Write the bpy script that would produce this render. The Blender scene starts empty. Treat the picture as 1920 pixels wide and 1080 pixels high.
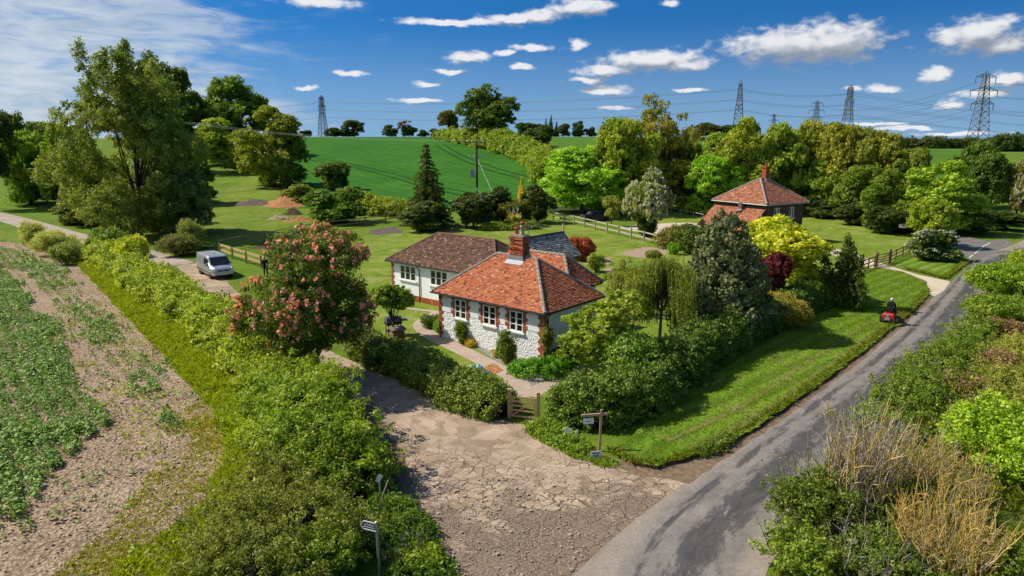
import bpy, bmesh, math, random
import numpy as np
from mathutils import Vector, Matrix
from mathutils.geometry import tessellate_polygon
R = math.radians
LEAF_GAIN = 2.65
random.seed(7)
scene = bpy.context.scene
COL = scene.collection

# ------------------------------------------------------------------ survey of the place
F, HOR, CAMH = 1281.0, 265.0, 12.0           # focal length in 1920-px units, horizon row, camera height (m)
PITCH = math.atan((540 - HOR) / F)
CP, SP = math.cos(PITCH), math.sin(PITCH)

def sstep(t):
    t = np.clip(t, 0, 1)
    return t * t * (3 - 2 * t)

def hz(x, y):
    """height of the land: flat round the cottage, rising to a hill behind"""
    x = np.asarray(x, float); y = np.asarray(y, float)
    az = x / np.maximum(y, 1.0)
    amp = 14.3 - 6.0 * sstep((az - .28) / .3) - 1.5 * sstep((-az - .45) / .3)
    z = amp * sstep((y - 108) / 265.0)
    z = z + .5 * np.sin(x * .02 + 1.3) * sstep((y - 140) / 120) * (1 - sstep((y - 300) / 90))
    return z

def hzf(x, y): return float(hz(x, y))

def at(px, py, z=None):
    """photo pixel -> point on the land (z None) or on the level z"""
    d = np.array([(px - 960) / F, CP - (py - 540) / F * SP, -(py - 540) / F * CP - SP])
    if z is not None:
        t = (z - CAMH) / d[2]
        return Vector((d[0] * t, d[1] * t, z))
    t = 5.0
    while t < 1500:
        if CAMH + d[2] * t <= hzf(d[0] * t, d[1] * t): break
        t += max(.25, t * .004)
    lo, hi = t - max(.3, t * .005), t
    for _ in range(24):
        m = (lo + hi) / 2
        if CAMH + d[2] * m <= hzf(d[0] * m, d[1] * m): hi = m
        else: lo = m
    return Vector((d[0] * hi, d[1] * hi, hzf(d[0] * hi, d[1] * hi)))

def col_at(px, dist):
    """a point on the land 'dist' metres out in the photo column px"""
    x = (px - 960) / F * dist
    y = dist * .985
    return Vector((x, y, hzf(x, y)))

def z_of(px, py, p):
    """world height of photo row py above/below ground point p"""
    d = np.array([(px - 960) / F, CP - (py - 540) / F * SP, -(py - 540) / F * CP - SP])
    return CAMH + d[2] * (p.y / d[1])

def px_m(p):
    return (p.y * CP + (CAMH - p.z) * SP) / F   # metres per photo pixel at p

# ------------------------------------------------------------------ node helpers
class NT:
    def __init__(s, tree): s.t = tree
    def n(s, typ, props=None, **inp):
        nd = s.t.nodes.new(typ)
        for k, v in (props or {}).items(): setattr(nd, k, v)
        for k, v in inp.items():
            key = k.replace('_', ' ')
            sock = nd.inputs[int(k[1:])] if (k[0] == 'i' and k[1:].isdigit()) else nd.inputs[key]
            s.put(sock, v)
        return nd
    def put(s, sock, v):
        if isinstance(v, bpy.types.NodeSocket): s.t.links.new(v, sock)
        elif isinstance(v, bpy.types.Node): s.t.links.new(v.outputs[0], sock)
        elif sock.type == 'RGBA' and isinstance(v, (tuple, list)) and len(v) == 3: sock.default_value = (*v, 1)
        else: sock.default_value = v
    def math(s, op, a, b=0.0, c=None, clamp=False):
        nd = s.t.nodes.new('ShaderNodeMath'); nd.operation = op; nd.use_clamp = clamp
        s.put(nd.inputs[0], a); s.put(nd.inputs[1], b)
        if c is not None: s.put(nd.inputs[2], c)
        return nd.outputs[0]
    def vm(s, op, a, b=None, out=0):
        nd = s.t.nodes.new('ShaderNodeVectorMath'); nd.operation = op
        s.put(nd.inputs[0], a)
        if b is not None: s.put(nd.inputs[1], b)
        return nd.outputs[out]
    def mix(s, f, a, b, blend='MIX'):
        nd = s.t.nodes.new('ShaderNodeMix'); nd.data_type = 'RGBA'; nd.blend_type = blend
        s.put(nd.inputs[0], f); s.put(nd.inputs[6], a); s.put(nd.inputs[7], b)
        return nd.outputs[2]
    def noise(s, vec, scale, detail=4, rough=.55, dist=0.0, out='Fac'):
        nd = s.n('ShaderNodeTexNoise', None, Scale=scale, Detail=detail, Roughness=rough, Distortion=dist)
        if vec is not None: s.put(nd.inputs['Vector'], vec)
        return nd.outputs[out]
    def ramp(s, f, stops, interp='LINEAR'):
        nd = s.t.nodes.new('ShaderNodeValToRGB'); cr = nd.color_ramp; cr.interpolation = interp
        while len(cr.elements) < len(stops): cr.elements.new(.5)
        for e, (p, c) in zip(cr.elements, stops):
            e.position = p; e.color = (*c, 1) if not isinstance(c, (int, float)) else (c, c, c, 1)
        s.put(nd.inputs[0], f)
        return nd.outputs[0]
    def mapr(s, v, a, b, c=0.0, d=1.0, smooth=True):
        nd = s.t.nodes.new('ShaderNodeMapRange'); nd.interpolation_type = 'SMOOTHSTEP' if smooth else 'LINEAR'
        for i, q in enumerate((v, a, b, c, d)): s.put(nd.inputs[i], q)
        return nd.outputs[0]

def new_mat(name):
    m = bpy.data.materials.new(name); m.use_nodes = True
    m.node_tree.nodes.clear()
    return m, NT(m.node_tree)

def finish(m, T, col, rough=.8, spec=.3, metal=0.0, bump=None, bstr=.5, bdist=.02, shader=None):
    out = T.n('ShaderNodeOutputMaterial')
    if shader is None:
        b = T.n('ShaderNodeBsdfPrincipled', None, Base_Color=col, Roughness=rough, Metallic=metal)
        T.put(b.inputs['Specular IOR Level'], spec)
        if bump is not None:
            bn = T.n('ShaderNodeBump', None, Strength=bstr, Distance=bdist, Height=bump)
            T.put(b.inputs['Normal'], bn.outputs[0])
        shader = b.outputs[0]
    T.put(out.inputs['Surface'], shader)
    return m

def gpos(T):
    return T.n('ShaderNodeNewGeometry').outputs['Position']
def opos(T):
    return T.n('ShaderNodeTexCoord').outputs['Object']

def plain(name, col, rough=.6, spec=.3, metal=0.0, var=.12, scale=6.0, bumpy=0.0):
    m, T = new_mat(name)
    nz = T.noise(opos(T), scale, 5)
    c = T.mix(1.0, tuple(col), T.ramp(nz, [(.25, 1 - var), (.75, 1 + var)]), 'MULTIPLY')
    return finish(m, T, c, rough, spec, metal, nz if bumpy else None, bumpy or 0, .02)

def leaf_mat(name, trans=.3, rough=.5, spec=.25, amp=.9):
    m, T = new_mat(name)
    tone = T.n('ShaderNodeAttribute', {'attribute_name': 'tone'}).outputs['Fac']
    oi = T.n('ShaderNodeObjectInfo')
    hs = T.n('ShaderNodeHueSaturation', None, Hue=T.math('MULTIPLY_ADD', tone, -.05, .525), Saturation=T.math('MULTIPLY_ADD', tone, -.15, 1.05),
             Value=T.math('MULTIPLY_ADD', tone, amp, 1.0 - amp * .5), Color=oi.outputs['Color'])
    b = T.n('ShaderNodeBsdfPrincipled', None, Base_Color=hs, Roughness=rough)
    T.put(b.inputs['Specular IOR Level'], spec)
    if trans > 0:
        tc = T.mix(1.0, hs.outputs[0], (1.25, 1.2, .5), 'MULTIPLY')
        tr = T.n('ShaderNodeBsdfTranslucent', None, Color=tc)
        mx = T.n('ShaderNodeMixShader', None, Fac=trans)
        T.put(mx.inputs[1], b.outputs[0]); T.put(mx.inputs[2], tr.outputs[0])
        sh = mx.outputs[0]
    else: sh = b.outputs[0]
    return finish(m, T, None, shader=sh)

def tone_mat(name, stops, rough=.8, spec=.2, scale=3.0, mot=.25, bump=True):
    """colour picked per piece (tile, brick) from the 'tone' attribute"""
    m, T = new_mat(name)
    tone = T.n('ShaderNodeAttribute', {'attribute_name': 'tone'}).outputs['Fac']
    P = opos(T)
    nz = T.noise(P, scale, 6, .65)
    f = T.math('ADD', tone, T.math('MULTIPLY', T.math('SUBTRACT', nz, .5), mot * 2), clamp=True)
    c = T.ramp(f, stops)
    fine = T.noise(P, 30, 3)
    c = T.mix(1.0, c, T.ramp(fine, [(.3, .82), (.7, 1.12)]), 'MULTIPLY')
    return finish(m, T, c, rough, spec, 0, fine if bump else None, .3, .01)

# ------------------------------------------------------------------ objects
def tag(o, label=None, cat=None, group=None, kind=None):
    if label: o['label'] = label
    if cat: o['category'] = cat
    if group: o['group'] = group
    if kind: o['kind'] = kind
    return o

def LEAFY(): return [M[k] for k in ('leaf', 'gloss', 'blade') if k in M]

def link(name, me, mat=None, parent=None, color=None):
    o = bpy.data.objects.new(name, me); COL.objects.link(o)
    if mat is not None and me is not None and not me.materials: me.materials.append(mat)
    if parent: o.parent = parent
    if color:
        g = (1.16, 1.12, .42) if (mat or (me and me.materials and me.materials[0])) in LEAFY() else (1, 1, 1)
        k = LEAF_GAIN if g[0] != 1 else 1.0
        o.color = (*[min(.9, c * k * q) for c, q in zip(color, g)], 1)
    return o

def thing(name, label, cat, loc=(0, 0, 0), rz=0.0, group=None):
    o = bpy.data.objects.new(name, None); COL.objects.link(o)
    o.location = loc; o.rotation_euler = (0, 0, rz); o.empty_display_size = .3
    return tag(o, label, cat, group)

def quads_mesh(name, V, tone=None):
    """V (n,4,3) loose quads"""
    V = np.asarray(V, np.float32); n = len(V)
    me = bpy.data.meshes.new(name)
    me.vertices.add(n * 4); me.vertices.foreach_set('co', V.reshape(-1))
    me.loops.add(n * 4); me.loops.foreach_set('vertex_index', np.arange(n * 4, dtype=np.int32))
    me.polygons.add(n); me.polygons.foreach_set('loop_start', np.arange(0, n * 4, 4, dtype=np.int32))
    me.update(calc_edges=True)
    if tone is not None:
        a = me.attributes.new('tone', 'FLOAT', 'FACE'); a.data.foreach_set('value', np.asarray(tone, np.float32))
    return me

class MB:
    """collects shapes into ONE mesh"""
    def __init__(s): s.v = []; s.f = []; s.t = []
    def add(s, verts, faces, tone=.5):
        o = len(s.v); s.v += [tuple(p) for p in verts]
        for f in faces: s.f.append([i + o for i in f]); s.t.append(tone)
    def box(s, c, d, rot=None, tone=.5, M=None):
        x, y, z = d[0] / 2, d[1] / 2, d[2] / 2
        vs = [Vector((a * x, b * y, e * z)) for a in (-1, 1) for b in (-1, 1) for e in (-1, 1)]
        if rot is not None:
            m = rot if isinstance(rot, Matrix) else Matrix.Rotation(rot, 3, 'Z')
            vs = [m @ v for v in vs]
        vs = [v + Vector(c) for v in vs]
        if M is not None: vs = [M @ v for v in vs]
        s.add(vs, [(0, 1, 3, 2), (4, 6, 7, 5), (0, 4, 5, 1), (2, 3, 7, 6), (0, 2, 6, 4), (1, 5, 7, 3)], tone)
    def bar(s, a, b, w, h=None, tone=.5, up=(0, 0, 1)):
        a, b = Vector(a), Vector(b); h = h or w
        d = (b - a); L = d.length
        if L < 1e-6: return
        d /= L; u = Vector(up)
        if abs(d.dot(u)) > .99: u = Vector((1, 0, 0))
        r = d.cross(u).normalized(); q = r.cross(d)
        vs = [p + r * (i * w / 2) + q * (j * h / 2) for p in (a, b) for i, j in ((-1, -1), (1, -1), (1, 1), (-1, 1))]
        s.add(vs, [(0, 1, 5, 4), (1, 2, 6, 5), (2, 3, 7, 6), (3, 0, 4, 7), (3, 2, 1, 0), (4, 5, 6, 7)], tone)
    def tube(s, pts, rads, k=8, tone=.5, cap=True):
        pts = [Vector(p) for p in pts]
        if not hasattr(rads, '__len__'): rads = [rads] * len(pts)
        rings = []; o = len(s.v)
        ref = None
        for i, p in enumerate(pts):
            d = (pts[min(i + 1, len(pts) - 1)] - pts[max(i - 1, 0)]).normalized()
            if ref is None or abs(d.dot(ref)) > .98:
                ref = Vector((1, 0, 0)) if abs(d.x) < .8 else Vector((0, 1, 0))
            r = d.cross(ref).normalized(); q = d.cross(r); ref = -(d.cross(q)) if False else ref
            for j in range(k):
                a = 2 * math.pi * j / k
                s.v.append(tuple(p + (r * math.cos(a) + q * math.sin(a)) * rads[i]))
        for i in range(len(pts) - 1):
            for j in range(k):
                s.f.append([o + i * k + j, o + i * k + (j + 1) % k, o + (i + 1) * k + (j + 1) % k, o + (i + 1) * k + j]); s.t.append(tone)
        if cap:
            s.f.append([o + j for j in range(k)][::-1]); s.t.append(tone)
            s.f.append([o + (len(pts) - 1) * k + j for j in range(k)]); s.t.append(tone)
    def lathe(s, c, prof, k=16, tone=.5, axis='Z', M=None):
        o = len(s.v)
        for r, z in prof:
            for j in range(k):
                a = 2 * math.pi * j / k
                p = Vector((r * math.cos(a), r * math.sin(a), z))
                if axis == 'Y': p = Vector((p.x, p.z, p.y))
                if axis == 'X': p = Vector((p.z, p.x, p.y))
                p += Vector(c)
                if M is not None: p = M @ p
                s.v.append(tuple(p))
        for i in range(len(prof) - 1):
            for j in range(k):
                s.f.append([o + i * k + j, o + i * k + (j + 1) % k, o + (i + 1) * k + (j + 1) % k, o + (i + 1) * k + j]); s.t.append(tone)
        s.f.append([o + j for j in range(k)][::-1]); s.t.append(tone)
        s.f.append([o + (len(prof) - 1) * k + j for j in range(k)]); s.t.append(tone)
    def poly(s, pts, tone=.5):
        s.add(pts, [list(range(len(pts)))], tone)
    def mesh(s, name, smooth=False):
        me = bpy.data.meshes.new(name); me.from_pydata(s.v, [], s.f); me.update()
        a = me.attributes.new('tone', 'FLOAT', 'FACE'); a.data.foreach_set('value', np.asarray(s.t, np.float32))
        if smooth: me.polygons.foreach_set('use_smooth', [True] * len(me.polygons))
        return me
    def build(s, name, mat, parent=None, smooth=False, bevel=0, color=None):
        o = link(name, s.mesh(name, smooth), mat, parent, color)
        if bevel:
            b = o.modifiers.new('bevel', 'BEVEL'); b.width = bevel; b.segments = 2; b.limit_method = 'ANGLE'
        return o

def ragged(pts, step, amp, seed):
    """closed outline with broken, uneven edges"""
    rg = random.Random(seed); out = []
    n = len(pts)
    for i in range(n):
        a, b = Vector(pts[i][:2]), Vector(pts[(i + 1) % n][:2])
        k = max(1, int((b - a).length / step))
        nrm = Vector((-(b - a).y, (b - a).x)).normalized() if (b - a).length > 0 else Vector((0, 0))
        for j in range(k):
            p = a.lerp(b, j / k)
            if j or amp > 0: p = p + nrm * rg.uniform(-amp, amp)
            out.append(p)
    return out

def smooth_line(pts, per=6):
    """Catmull-Rom through points"""
    P = [Vector(p) for p in pts]; out = []
    for i in range(len(P) - 1):
        p0, p1, p2, p3 = P[max(i - 1, 0)], P[i], P[i + 1], P[min(i + 2, len(P) - 1)]
        for j in range(per):
            t = j / per
            out.append(.5 * ((2 * p1) + (p2 - p0) * t + (2 * p0 - 5 * p1 + 4 * p2 - p3) * t * t + (3 * p1 - p0 - 3 * p2 + p3) * t ** 3))
    out.append(P[-1])
    return out

def sheet(name, pts, z, mat, skirt=0.0, skirt_mat=None, kind='structure', label=None):
    """flat sheet of ground; skirt = a real step down at its edge"""
    vs = [Vector((p[0], p[1], 0)) for p in pts]
    tris = tessellate_polygon([vs])
    me = bpy.data.meshes.new(name)
    V = [(v.x, v.y, hzf(v.x, v.y) + z) for v in vs]; Fs = []
    for t in tris:
        a, b, c = (vs[i] for i in t)
        cr = (b - a).cross(c - a).z
        Fs.append(list(t) if cr > 0 else list(t)[::-1])
    nt = len(Fs)
    if skirt:
        n = len(V)
        V += [(x, y, zz - skirt) for x, y, zz in V]
        area = sum(vs[i].x * vs[(i + 1) % n].y - vs[(i + 1) % n].x * vs[i].y for i in range(n))
        for i in range(n):
            j = (i + 1) % n
            Fs.append([i, n + i, n + j, j] if area > 0 else [j, n + j, n + i, i])
    me.from_pydata(V, [], Fs); me.update()
    me.materials.append(mat)
    if skirt:
        me.materials.append(skirt_mat or mat)
        for p in me.polygons[nt:]: p.material_index = 1
    o = link(name, me); tag(o, kind=kind, label=label)
    return o

def ribbon(name, line, widths, z, mat, kind='structure', uvscale=1.0, across=6):
    """strip along a line with UV (metres along, metres across)"""
    L = [Vector((p[0], p[1])) for p in line]; n = len(L)
    if not hasattr(widths, '__len__'): widths = [(widths / 2, widths / 2)] * n
    V = []; UV = []; s = 0
    for i, p in enumerate(L):
        d = (L[min(i + 1, n - 1)] - L[max(i - 1, 0)]).normalized(); q = Vector((-d.y, d.x))
        if i: s += (L[i] - L[i - 1]).length
        wl, wr = widths[i]
        for j in range(across + 1):
            t = j / across; off = wl + (-wr - wl) * t
            c = p + q * off
            V.append((c.x, c.y, hzf(c.x, c.y) + z)); UV.append((s, off))
    Fs = [[i * (across + 1) + j, (i * (across + 1)) + j + 1, (i + 1) * (across + 1) + j + 1, (i + 1) * (across + 1) + j][::1] for i in range(n - 1) for j in range(across)]
    me = bpy.data.meshes.new(name); me.from_pydata(V, [], Fs); me.update()
    if me.polygons[0].normal.z < 0:
        me.flip_normals()
    uv = me.uv_layers.new(name='UVMap')
    for lp in me.loops: uv.data[lp.index].uv = UV[lp.vertex_index]
    o = link(name, me, mat); tag(o, kind=kind)
    return o
# ------------------------------------------------------------------ foliage
def unit(a): return a / np.maximum(np.linalg.norm(a, axis=-1, keepdims=True), 1e-6)

def leaf_quads(rg, P, N, size, asp=.55, spread=.8, jitter=.55, hang=0.0):
    """kite-shaped leaves at P facing roughly N"""
    n = len(P)
    nr = unit(np.asarray(N) + rg.normal(0, spread, (n, 3)))
    rnd = rg.normal(0, 1, (n, 3)); rnd[:, 2] -= hang
    t = unit(np.cross(nr, rnd)); b = np.cross(nr, t)
    if hang:
        t, b = b, t
    L = (size * (1 + rg.uniform(-jitter, jitter, n)))[:, None]
    W = L * asp
    return np.stack([P - t * L * .5, P + b * W * .5 + t * L * .06, P + t * L * .5, P - b * W * .5 + t * L * .06], 1)

def clumps_to_leaves(rg, C, O, cr, nl, leaf, flat=.75, asp=.6, spread=.7, tone_w=(.45, .4), up=.35):
    """C clump centres, O outward directions, cr clump radius"""
    k = len(C)
    off = rg.normal(0, 1, (k, nl, 3)); off = unit(off) * (rg.uniform(0, 1, (k, nl, 1)) ** .45)
    rad = cr * rg.uniform(.65, 1.3, (k, 1, 1))
    off = off * rad; off[..., 2] *= flat
    P = (C[:, None] + off).reshape(-1, 3)
    N = (unit(off) * .8 + O[:, None] * .7 + np.array([0, 0, up])).reshape(-1, 3)
    ct = np.repeat(rg.uniform(0, 1, k), nl)
    tone = np.clip(.5 + (ct - .5) * tone_w[0] * 2 + rg.normal(0, tone_w[1] * .4, k * nl), 0, 1)
    return leaf_quads(rg, P, unit(N), leaf, asp, spread), tone

def blob_clumps(rg, C, Rr, n, shell=(.72, 1.05), zmin=-.55, cull=.62):
    """clump centres spread over a pile of ellipsoids"""
    C = np.asarray(C, float); Rr = np.asarray(Rr, float)
    w = (Rr[:, 0] * Rr[:, 2]) ** .9; w = w / w.sum()
    idx = rg.choice(len(C), int(n * 1.9), p=w)
    d = unit(rg.normal(0, 1, (len(idx), 3)))
    d = d[:]; idx = idx[d[:, 2] > zmin]; d = d[d[:, 2] > zmin]
    P = C[idx] + Rr[idx] * d * rg.uniform(shell[0], shell[1], (len(idx), 1))
    keep = np.ones(len(P), bool)
    for j in range(len(C)):
        q = np.linalg.norm((P - C[j]) / Rr[j], axis=1)
        keep &= (q > cull) | (idx == j)
    P, d = P[keep][:n], d[keep][:n]
    return P, d

def limbs(mb, rg, base, targets, r0, split=.45, k=7):
    base = Vector(base)
    top = Vector(np.mean(targets, 0)); 
    hgt = max(t[2] for t in targets)
    tz = base.z + (hgt - base.z) * split
    lean = Vector((top.x, top.y, 0)) * .3
    trunk = [base - Vector((0, 0, .25)), base + Vector((0, 0, (tz - base.z) * .15)), base + lean * .4 + Vector((0, 0, (tz - base.z) * .6)), Vector((base.x + lean.x, base.y + lean.y, tz))]
    mb.tube(trunk, [r0 * 1.5, r0 * 1.05, r0 * .85, r0 * .7], k)
    for t in targets:
        t = Vector(t)
        s = trunk[2].lerp(trunk[3], rg.uniform(0, 1))
        mid = s.lerp(t, .5) + Vector((rg.uniform(-.1, .1), rg.uniform(-.1, .1), .08)) * (t - s).length
        r = r0 * rg.uniform(.3, .5)
        mb.tube([s, s.lerp(mid, .55), mid, mid.lerp(t, .6), t], [r, r * .8, r * .6, r * .4, r * .15], 5)

TREE_CACHE = {}
def tree_mesh(kind, var=0):
    """nominal crown 10 m wide, tree 10 m high"""
    key = (kind, var)
    if key in TREE_CACHE: return TREE_CACHE[key]
    import zlib
    rg = np.random.default_rng(zlib.crc32(kind.encode()) % 10000 + var * 17 + 3)
    tb = MB(); extra = None
    K = dict(broad=dict(cb=.7, nb=17, br=(.26, .42), ncl=760, cr=.52, nl=36, leaf=.30),
             airy=dict(cb=1.0, nb=30, br=(.18, .29), ncl=760, cr=.42, nl=30, leaf=.26),
             ovoid=dict(cb=.1, nb=19, br=(.24, .38), ncl=800, cr=.5, nl=34, leaf=.30),
             dome=dict(cb=.2, nb=10, br=(.34, .5), ncl=420, cr=.62, nl=36, leaf=.42),
             mass=dict(cb=0, nb=26, br=(.22, .34), ncl=950, cr=.48, nl=32, leaf=.28),
             round=dict(cb=.5, nb=30, br=(.28, .42), ncl=900, cr=.46, nl=34, leaf=.28),
             mop=dict(cb=4.4, nb=14, br=(.36, .5), ncl=520, cr=.6, nl=34, leaf=.42),
             small=dict(cb=.3, nb=8, br=(.34, .5), ncl=150, cr=.95, nl=24, leaf=.85),
             twiggy=dict(cb=1.5, nb=46, br=(.10, .17), ncl=760, cr=.3, nl=16, leaf=.2),
             ).get(kind)
    if K:
        cb = K['cb']; zc = (cb + 10) / 2; ez = (10 - cb) / 2
        Cs, Rs = [], []
        i = 0
        while len(Cs) < K['nb']:
            d = unit(rg.normal(0, 1, 3)); u = rg.uniform(.45, 1) if len(Cs) > 2 else rg.uniform(0, .3)
            if d[2] < -.9: continue
            f = rg.uniform(*K['br'])
            r = f * 5.0
            taper = 1.0 if kind not in ('ovoid',) else (1 - .28 * max(d[2], 0))
            if kind in ('dome', 'mass'):
                hgt = 10 - r * 1.5; zz = abs(d[2]) if kind == 'dome' else rg.uniform(0, 1)
                q = (math.sqrt(max(0, 1 - zz ** 2.2)) if kind == 'dome' else (.62 + .38 * min(1, zz * 3)) * math.sqrt(max(.02, 1 - max(0, (zz - .42) / .58) ** 2)))
                a_ = rg.uniform(0, 6.28); f_ = rg.uniform(.55, 1) if len(Cs) > 3 else rg.uniform(0, .4)
                Cs.append(np.array([math.cos(a_) * q * f_ * (5 - r), math.sin(a_) * q * f_ * (5 - r), r * .6 + zz * (hgt - r * .2)])); Rs.append([r, r, r * rg.uniform(.75, .95)]); continue
            c = np.array([d[0] * u * (5 - r) * taper, d[1] * u * (5 - r) * taper, zc + d[2] * u * (ez - r * .85)])
            Cs.append(c); Rs.append([r, r, r * rg.uniform(.75, .95)]); i += 1
        Cs = np.array(Cs); Rs = np.array(Rs)
        P, O = blob_clumps(rg, Cs, Rs, K['ncl'])
        V, tone = clumps_to_leaves(rg, P, O, K['cr'], K['nl'], K['leaf'])
        # sparse inner leaves so the heart of the crown is never a hole
        P2, O2 = blob_clumps(rg, Cs, Rs * .6, K['ncl'] // 4, cull=0)
        V2, t2 = clumps_to_leaves(rg, P2, O2, K['cr'], K['nl'] // 2, K['leaf'] * 1.15)
        V = np.concatenate([V, V2]); tone = np.concatenate([tone, t2])
        limbs(tb, rg, (0, 0, 0), [c * np.array([.9, .9, 1]) for c in Cs], .26 if kind != 'twiggy' else .2, .42)
    elif kind == 'conifer':
        tb.tube([(0, 0, -.2), (0, 0, 5), (0, 0, 9.9)], [.3, .18, .03], 7)
        P, O = [], []
        z = .5
        while z < 9.8:
            Rz = 5 * (1 - z / 10) ** .85 * rg.uniform(.8, 1.1)
            nb = max(4, int(13 * (1 - z / 11)))
            a0 = rg.uniform(0, 6.3)
            for j in range(nb):
                a = a0 + 6.283 * j / nb + rg.normal(0, .15); L = Rz * rg.uniform(.65, 1.12)
                m = max(2, int(L / .42))
                for q in range(m):
                    u = (q + .8) / m
                    P.append((math.cos(a) * L * u, math.sin(a) * L * u, z - .28 * L * u * u + .1 * L * u)); O.append((math.cos(a), math.sin(a), .5))
                tb.tube([(0, 0, z), (math.cos(a) * L * .9, math.sin(a) * L * .9, z - .15 * L)], [.06, .015], 4)
            z += rg.uniform(.34, .5)
        V, tone = clumps_to_leaves(rg, np.array(P), np.array(O), .4, 22, .36, .5, .32, .9)
    elif kind == 'cypress':                                   # ragged upright evergreen shrub
        tb.tube([(0, 0, -.2), (0, 0, 6)], [.25, .05], 6)
        P, O = [], []
        for s in range(16):
            a = rg.uniform(0, 6.28); rr = rg.uniform(0, 3.6); H = 10 - rr * .9 - rg.uniform(0, 3)
            for z in np.arange(.5, H, .5):
                w = 1.25 * (1 - (z / H) ** 3) + .25
                lean = rr * (.7 + .4 * z / H)
                for _ in range(3):
                    b = rg.uniform(0, 6.28)
                    P.append((math.cos(a) * lean + math.cos(b) * w * .8, math.sin(a) * lean + math.sin(b) * w * .8, z)); O.append((math.cos(b), math.sin(b), .6))
        V, tone = clumps_to_leaves(rg, np.array(P), np.array(O), .6, 20, .5, .9, .4, .8)
    elif kind == 'cone':                                       # dense grey-green holm oak, broad cone
        tb.tube([(0, 0, -.2), (0, 0, 7)], [.35, .06], 7)
        Cs, Rs = [], []
        for z, rr, m in ((2.0, 3.2, 7), (3.8, 2.6, 6), (5.6, 1.8, 5), (7.3, 1.0, 3), (8.6, .3, 1)):
            for j in range(m):
                a = 6.28 * j / m + rg.uniform(-.3, .3); q = rr * rg.uniform(.75, 1.05)
                r = (1.9 if m > 5 else 1.5) * (1 if m > 1 else .75)
                Cs.append((math.cos(a) * q, math.sin(a) * q, z + rg.uniform(-.3, .3))); Rs.append((r, r, r * .95))
        Cs, Rs = np.array(Cs), np.array(Rs)
        P, O = blob_clumps(rg, Cs, Rs, 900, zmin=-.8)
        V, tone = clumps_to_leaves(rg, P, O, .5, 40, .3, .8, .55, .8)
    elif kind == 'weeping':
        Cs = []
        for j in range(15):
            a = rg.uniform(0, 6.28); q = 4.2 * rg.uniform(.15, 1) ** .7
            Cs.append((math.cos(a) * q, math.sin(a) * q, 8.8 - q * q * .12 + rg.uniform(-.6, .4)))
        limbs(tb, rg, (0, 0, 0), Cs, .22, .6)
        Pp, Nn, tt = [], [], []
        for s in range(900):
            c = np.array(Cs[rg.integers(len(Cs))]); d = rg.normal(0, 1, 3); d[2] = abs(d[2]) * .35
            p = c + d * np.array([.85, .85, .5]); L = rg.uniform(1.2, 5.2) * (.6 + .4 * min(1, np.hypot(p[0], p[1]) / 3)); st = rg.uniform(0, 1)
            m = int(L * 9)
            out = p[:2] / max(np.hypot(*p[:2]), .3)
            for q in range(m):
                u = q / m
                if p[2] - L * u < .9: break
                Pp.append((p[0] + out[0] * .4 * math.sin(u * 1.6) + rg.normal(0, .06), p[1] + out[1] * .4 * math.sin(u * 1.6) + rg.normal(0, .06), p[2] - L * u))
                Nn.append((out[0], out[1], .3)); tt.append(np.clip(st * .7 + rg.uniform(0, .3), 0, 1))
        V = leaf_quads(rg, np.array(Pp), np.array(Nn), .3, .45, .7, .3, hang=1.6); tone = np.array(tt)
    elif kind == 'tiered':                                     # small spreading tree with open layered boughs
        Cs, Rs = [], []
        for j in range(24):
            a = rg.uniform(0, 6.28); z = rg.uniform(1.6, 9.3); q = rg.uniform(.5, 4.0) * (1.1 - .055 * z)
            Cs.append((math.cos(a) * q, math.sin(a) * q, z)); r = rg.uniform(.9, 1.7); Rs.append((r, r, r * .6))
        Cs, Rs = np.array(Cs), np.array(Rs)
        limbs(tb, rg, (0, 0, 0), Cs, .26, .3)
        P, O = blob_clumps(rg, Cs, Rs, 680, zmin=-.4)
        V, tone = clumps_to_leaves(rg, P, O, .38, 30, .27, .6)
    elif kind == 'feather':                                    # large soft tree with upswept feathery tips
        Cs, Rs = [], []
        # main mass: overlapping boughs, low skirts spreading wide
        for j in range(62):
            a = rg.uniform(0, 6.28); z = rg.uniform(.9, 8.2)
            w = 3.9 * (1 - max(0, (z - 3.4) / 8.6) ** 1.3)
            q = w * rg.uniform(.25, .95); r = rg.uniform(.75, 1.35)
            Cs.append((math.cos(a) * q, math.sin(a) * q, z)); Rs.append((r, r, r * .72))
        for j in range(14):                                    # upright plumes on top
            a = rg.uniform(0, 6.28); q = rg.uniform(.4, 2.9); z = 9.6 - q * .3 + rg.uniform(-.7, .5)
            Cs.append((math.cos(a) * q, math.sin(a) * q, z)); Rs.append((.26, .26, 1.0))
        Cs, Rs = np.array(Cs), np.array(Rs)
        limbs(tb, rg, (0, 0, 0), Cs[::4], .15, .34)
        P, O = blob_clumps(rg, Cs, Rs, 3100, zmin=-.8, cull=.45)
        V, tone = clumps_to_leaves(rg, P, O, .27, 40, .125, .9, .5, .9)
    rad = np.percentile(np.hypot(V[..., 0], V[..., 1]), 97.5); top = np.percentile(V[..., 2], 99.8)
    sc3 = np.array([4.9 / rad, 4.9 / rad, 9.95 / top])
    V = V * sc3; tb.v = [tuple(np.array(v) * sc3) for v in tb.v]
    V[..., 2] = np.maximum(V[..., 2], .0)
    tm = tb.mesh(kind + '_trunk', True); tm.materials.append(M['bark'])
    cm = quads_mesh(kind + '_crown', V, tone); cm.materials.append(M['leaf'])
    TREE_CACHE[key] = (tm, cm)
    return TREE_CACHE[key]

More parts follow.
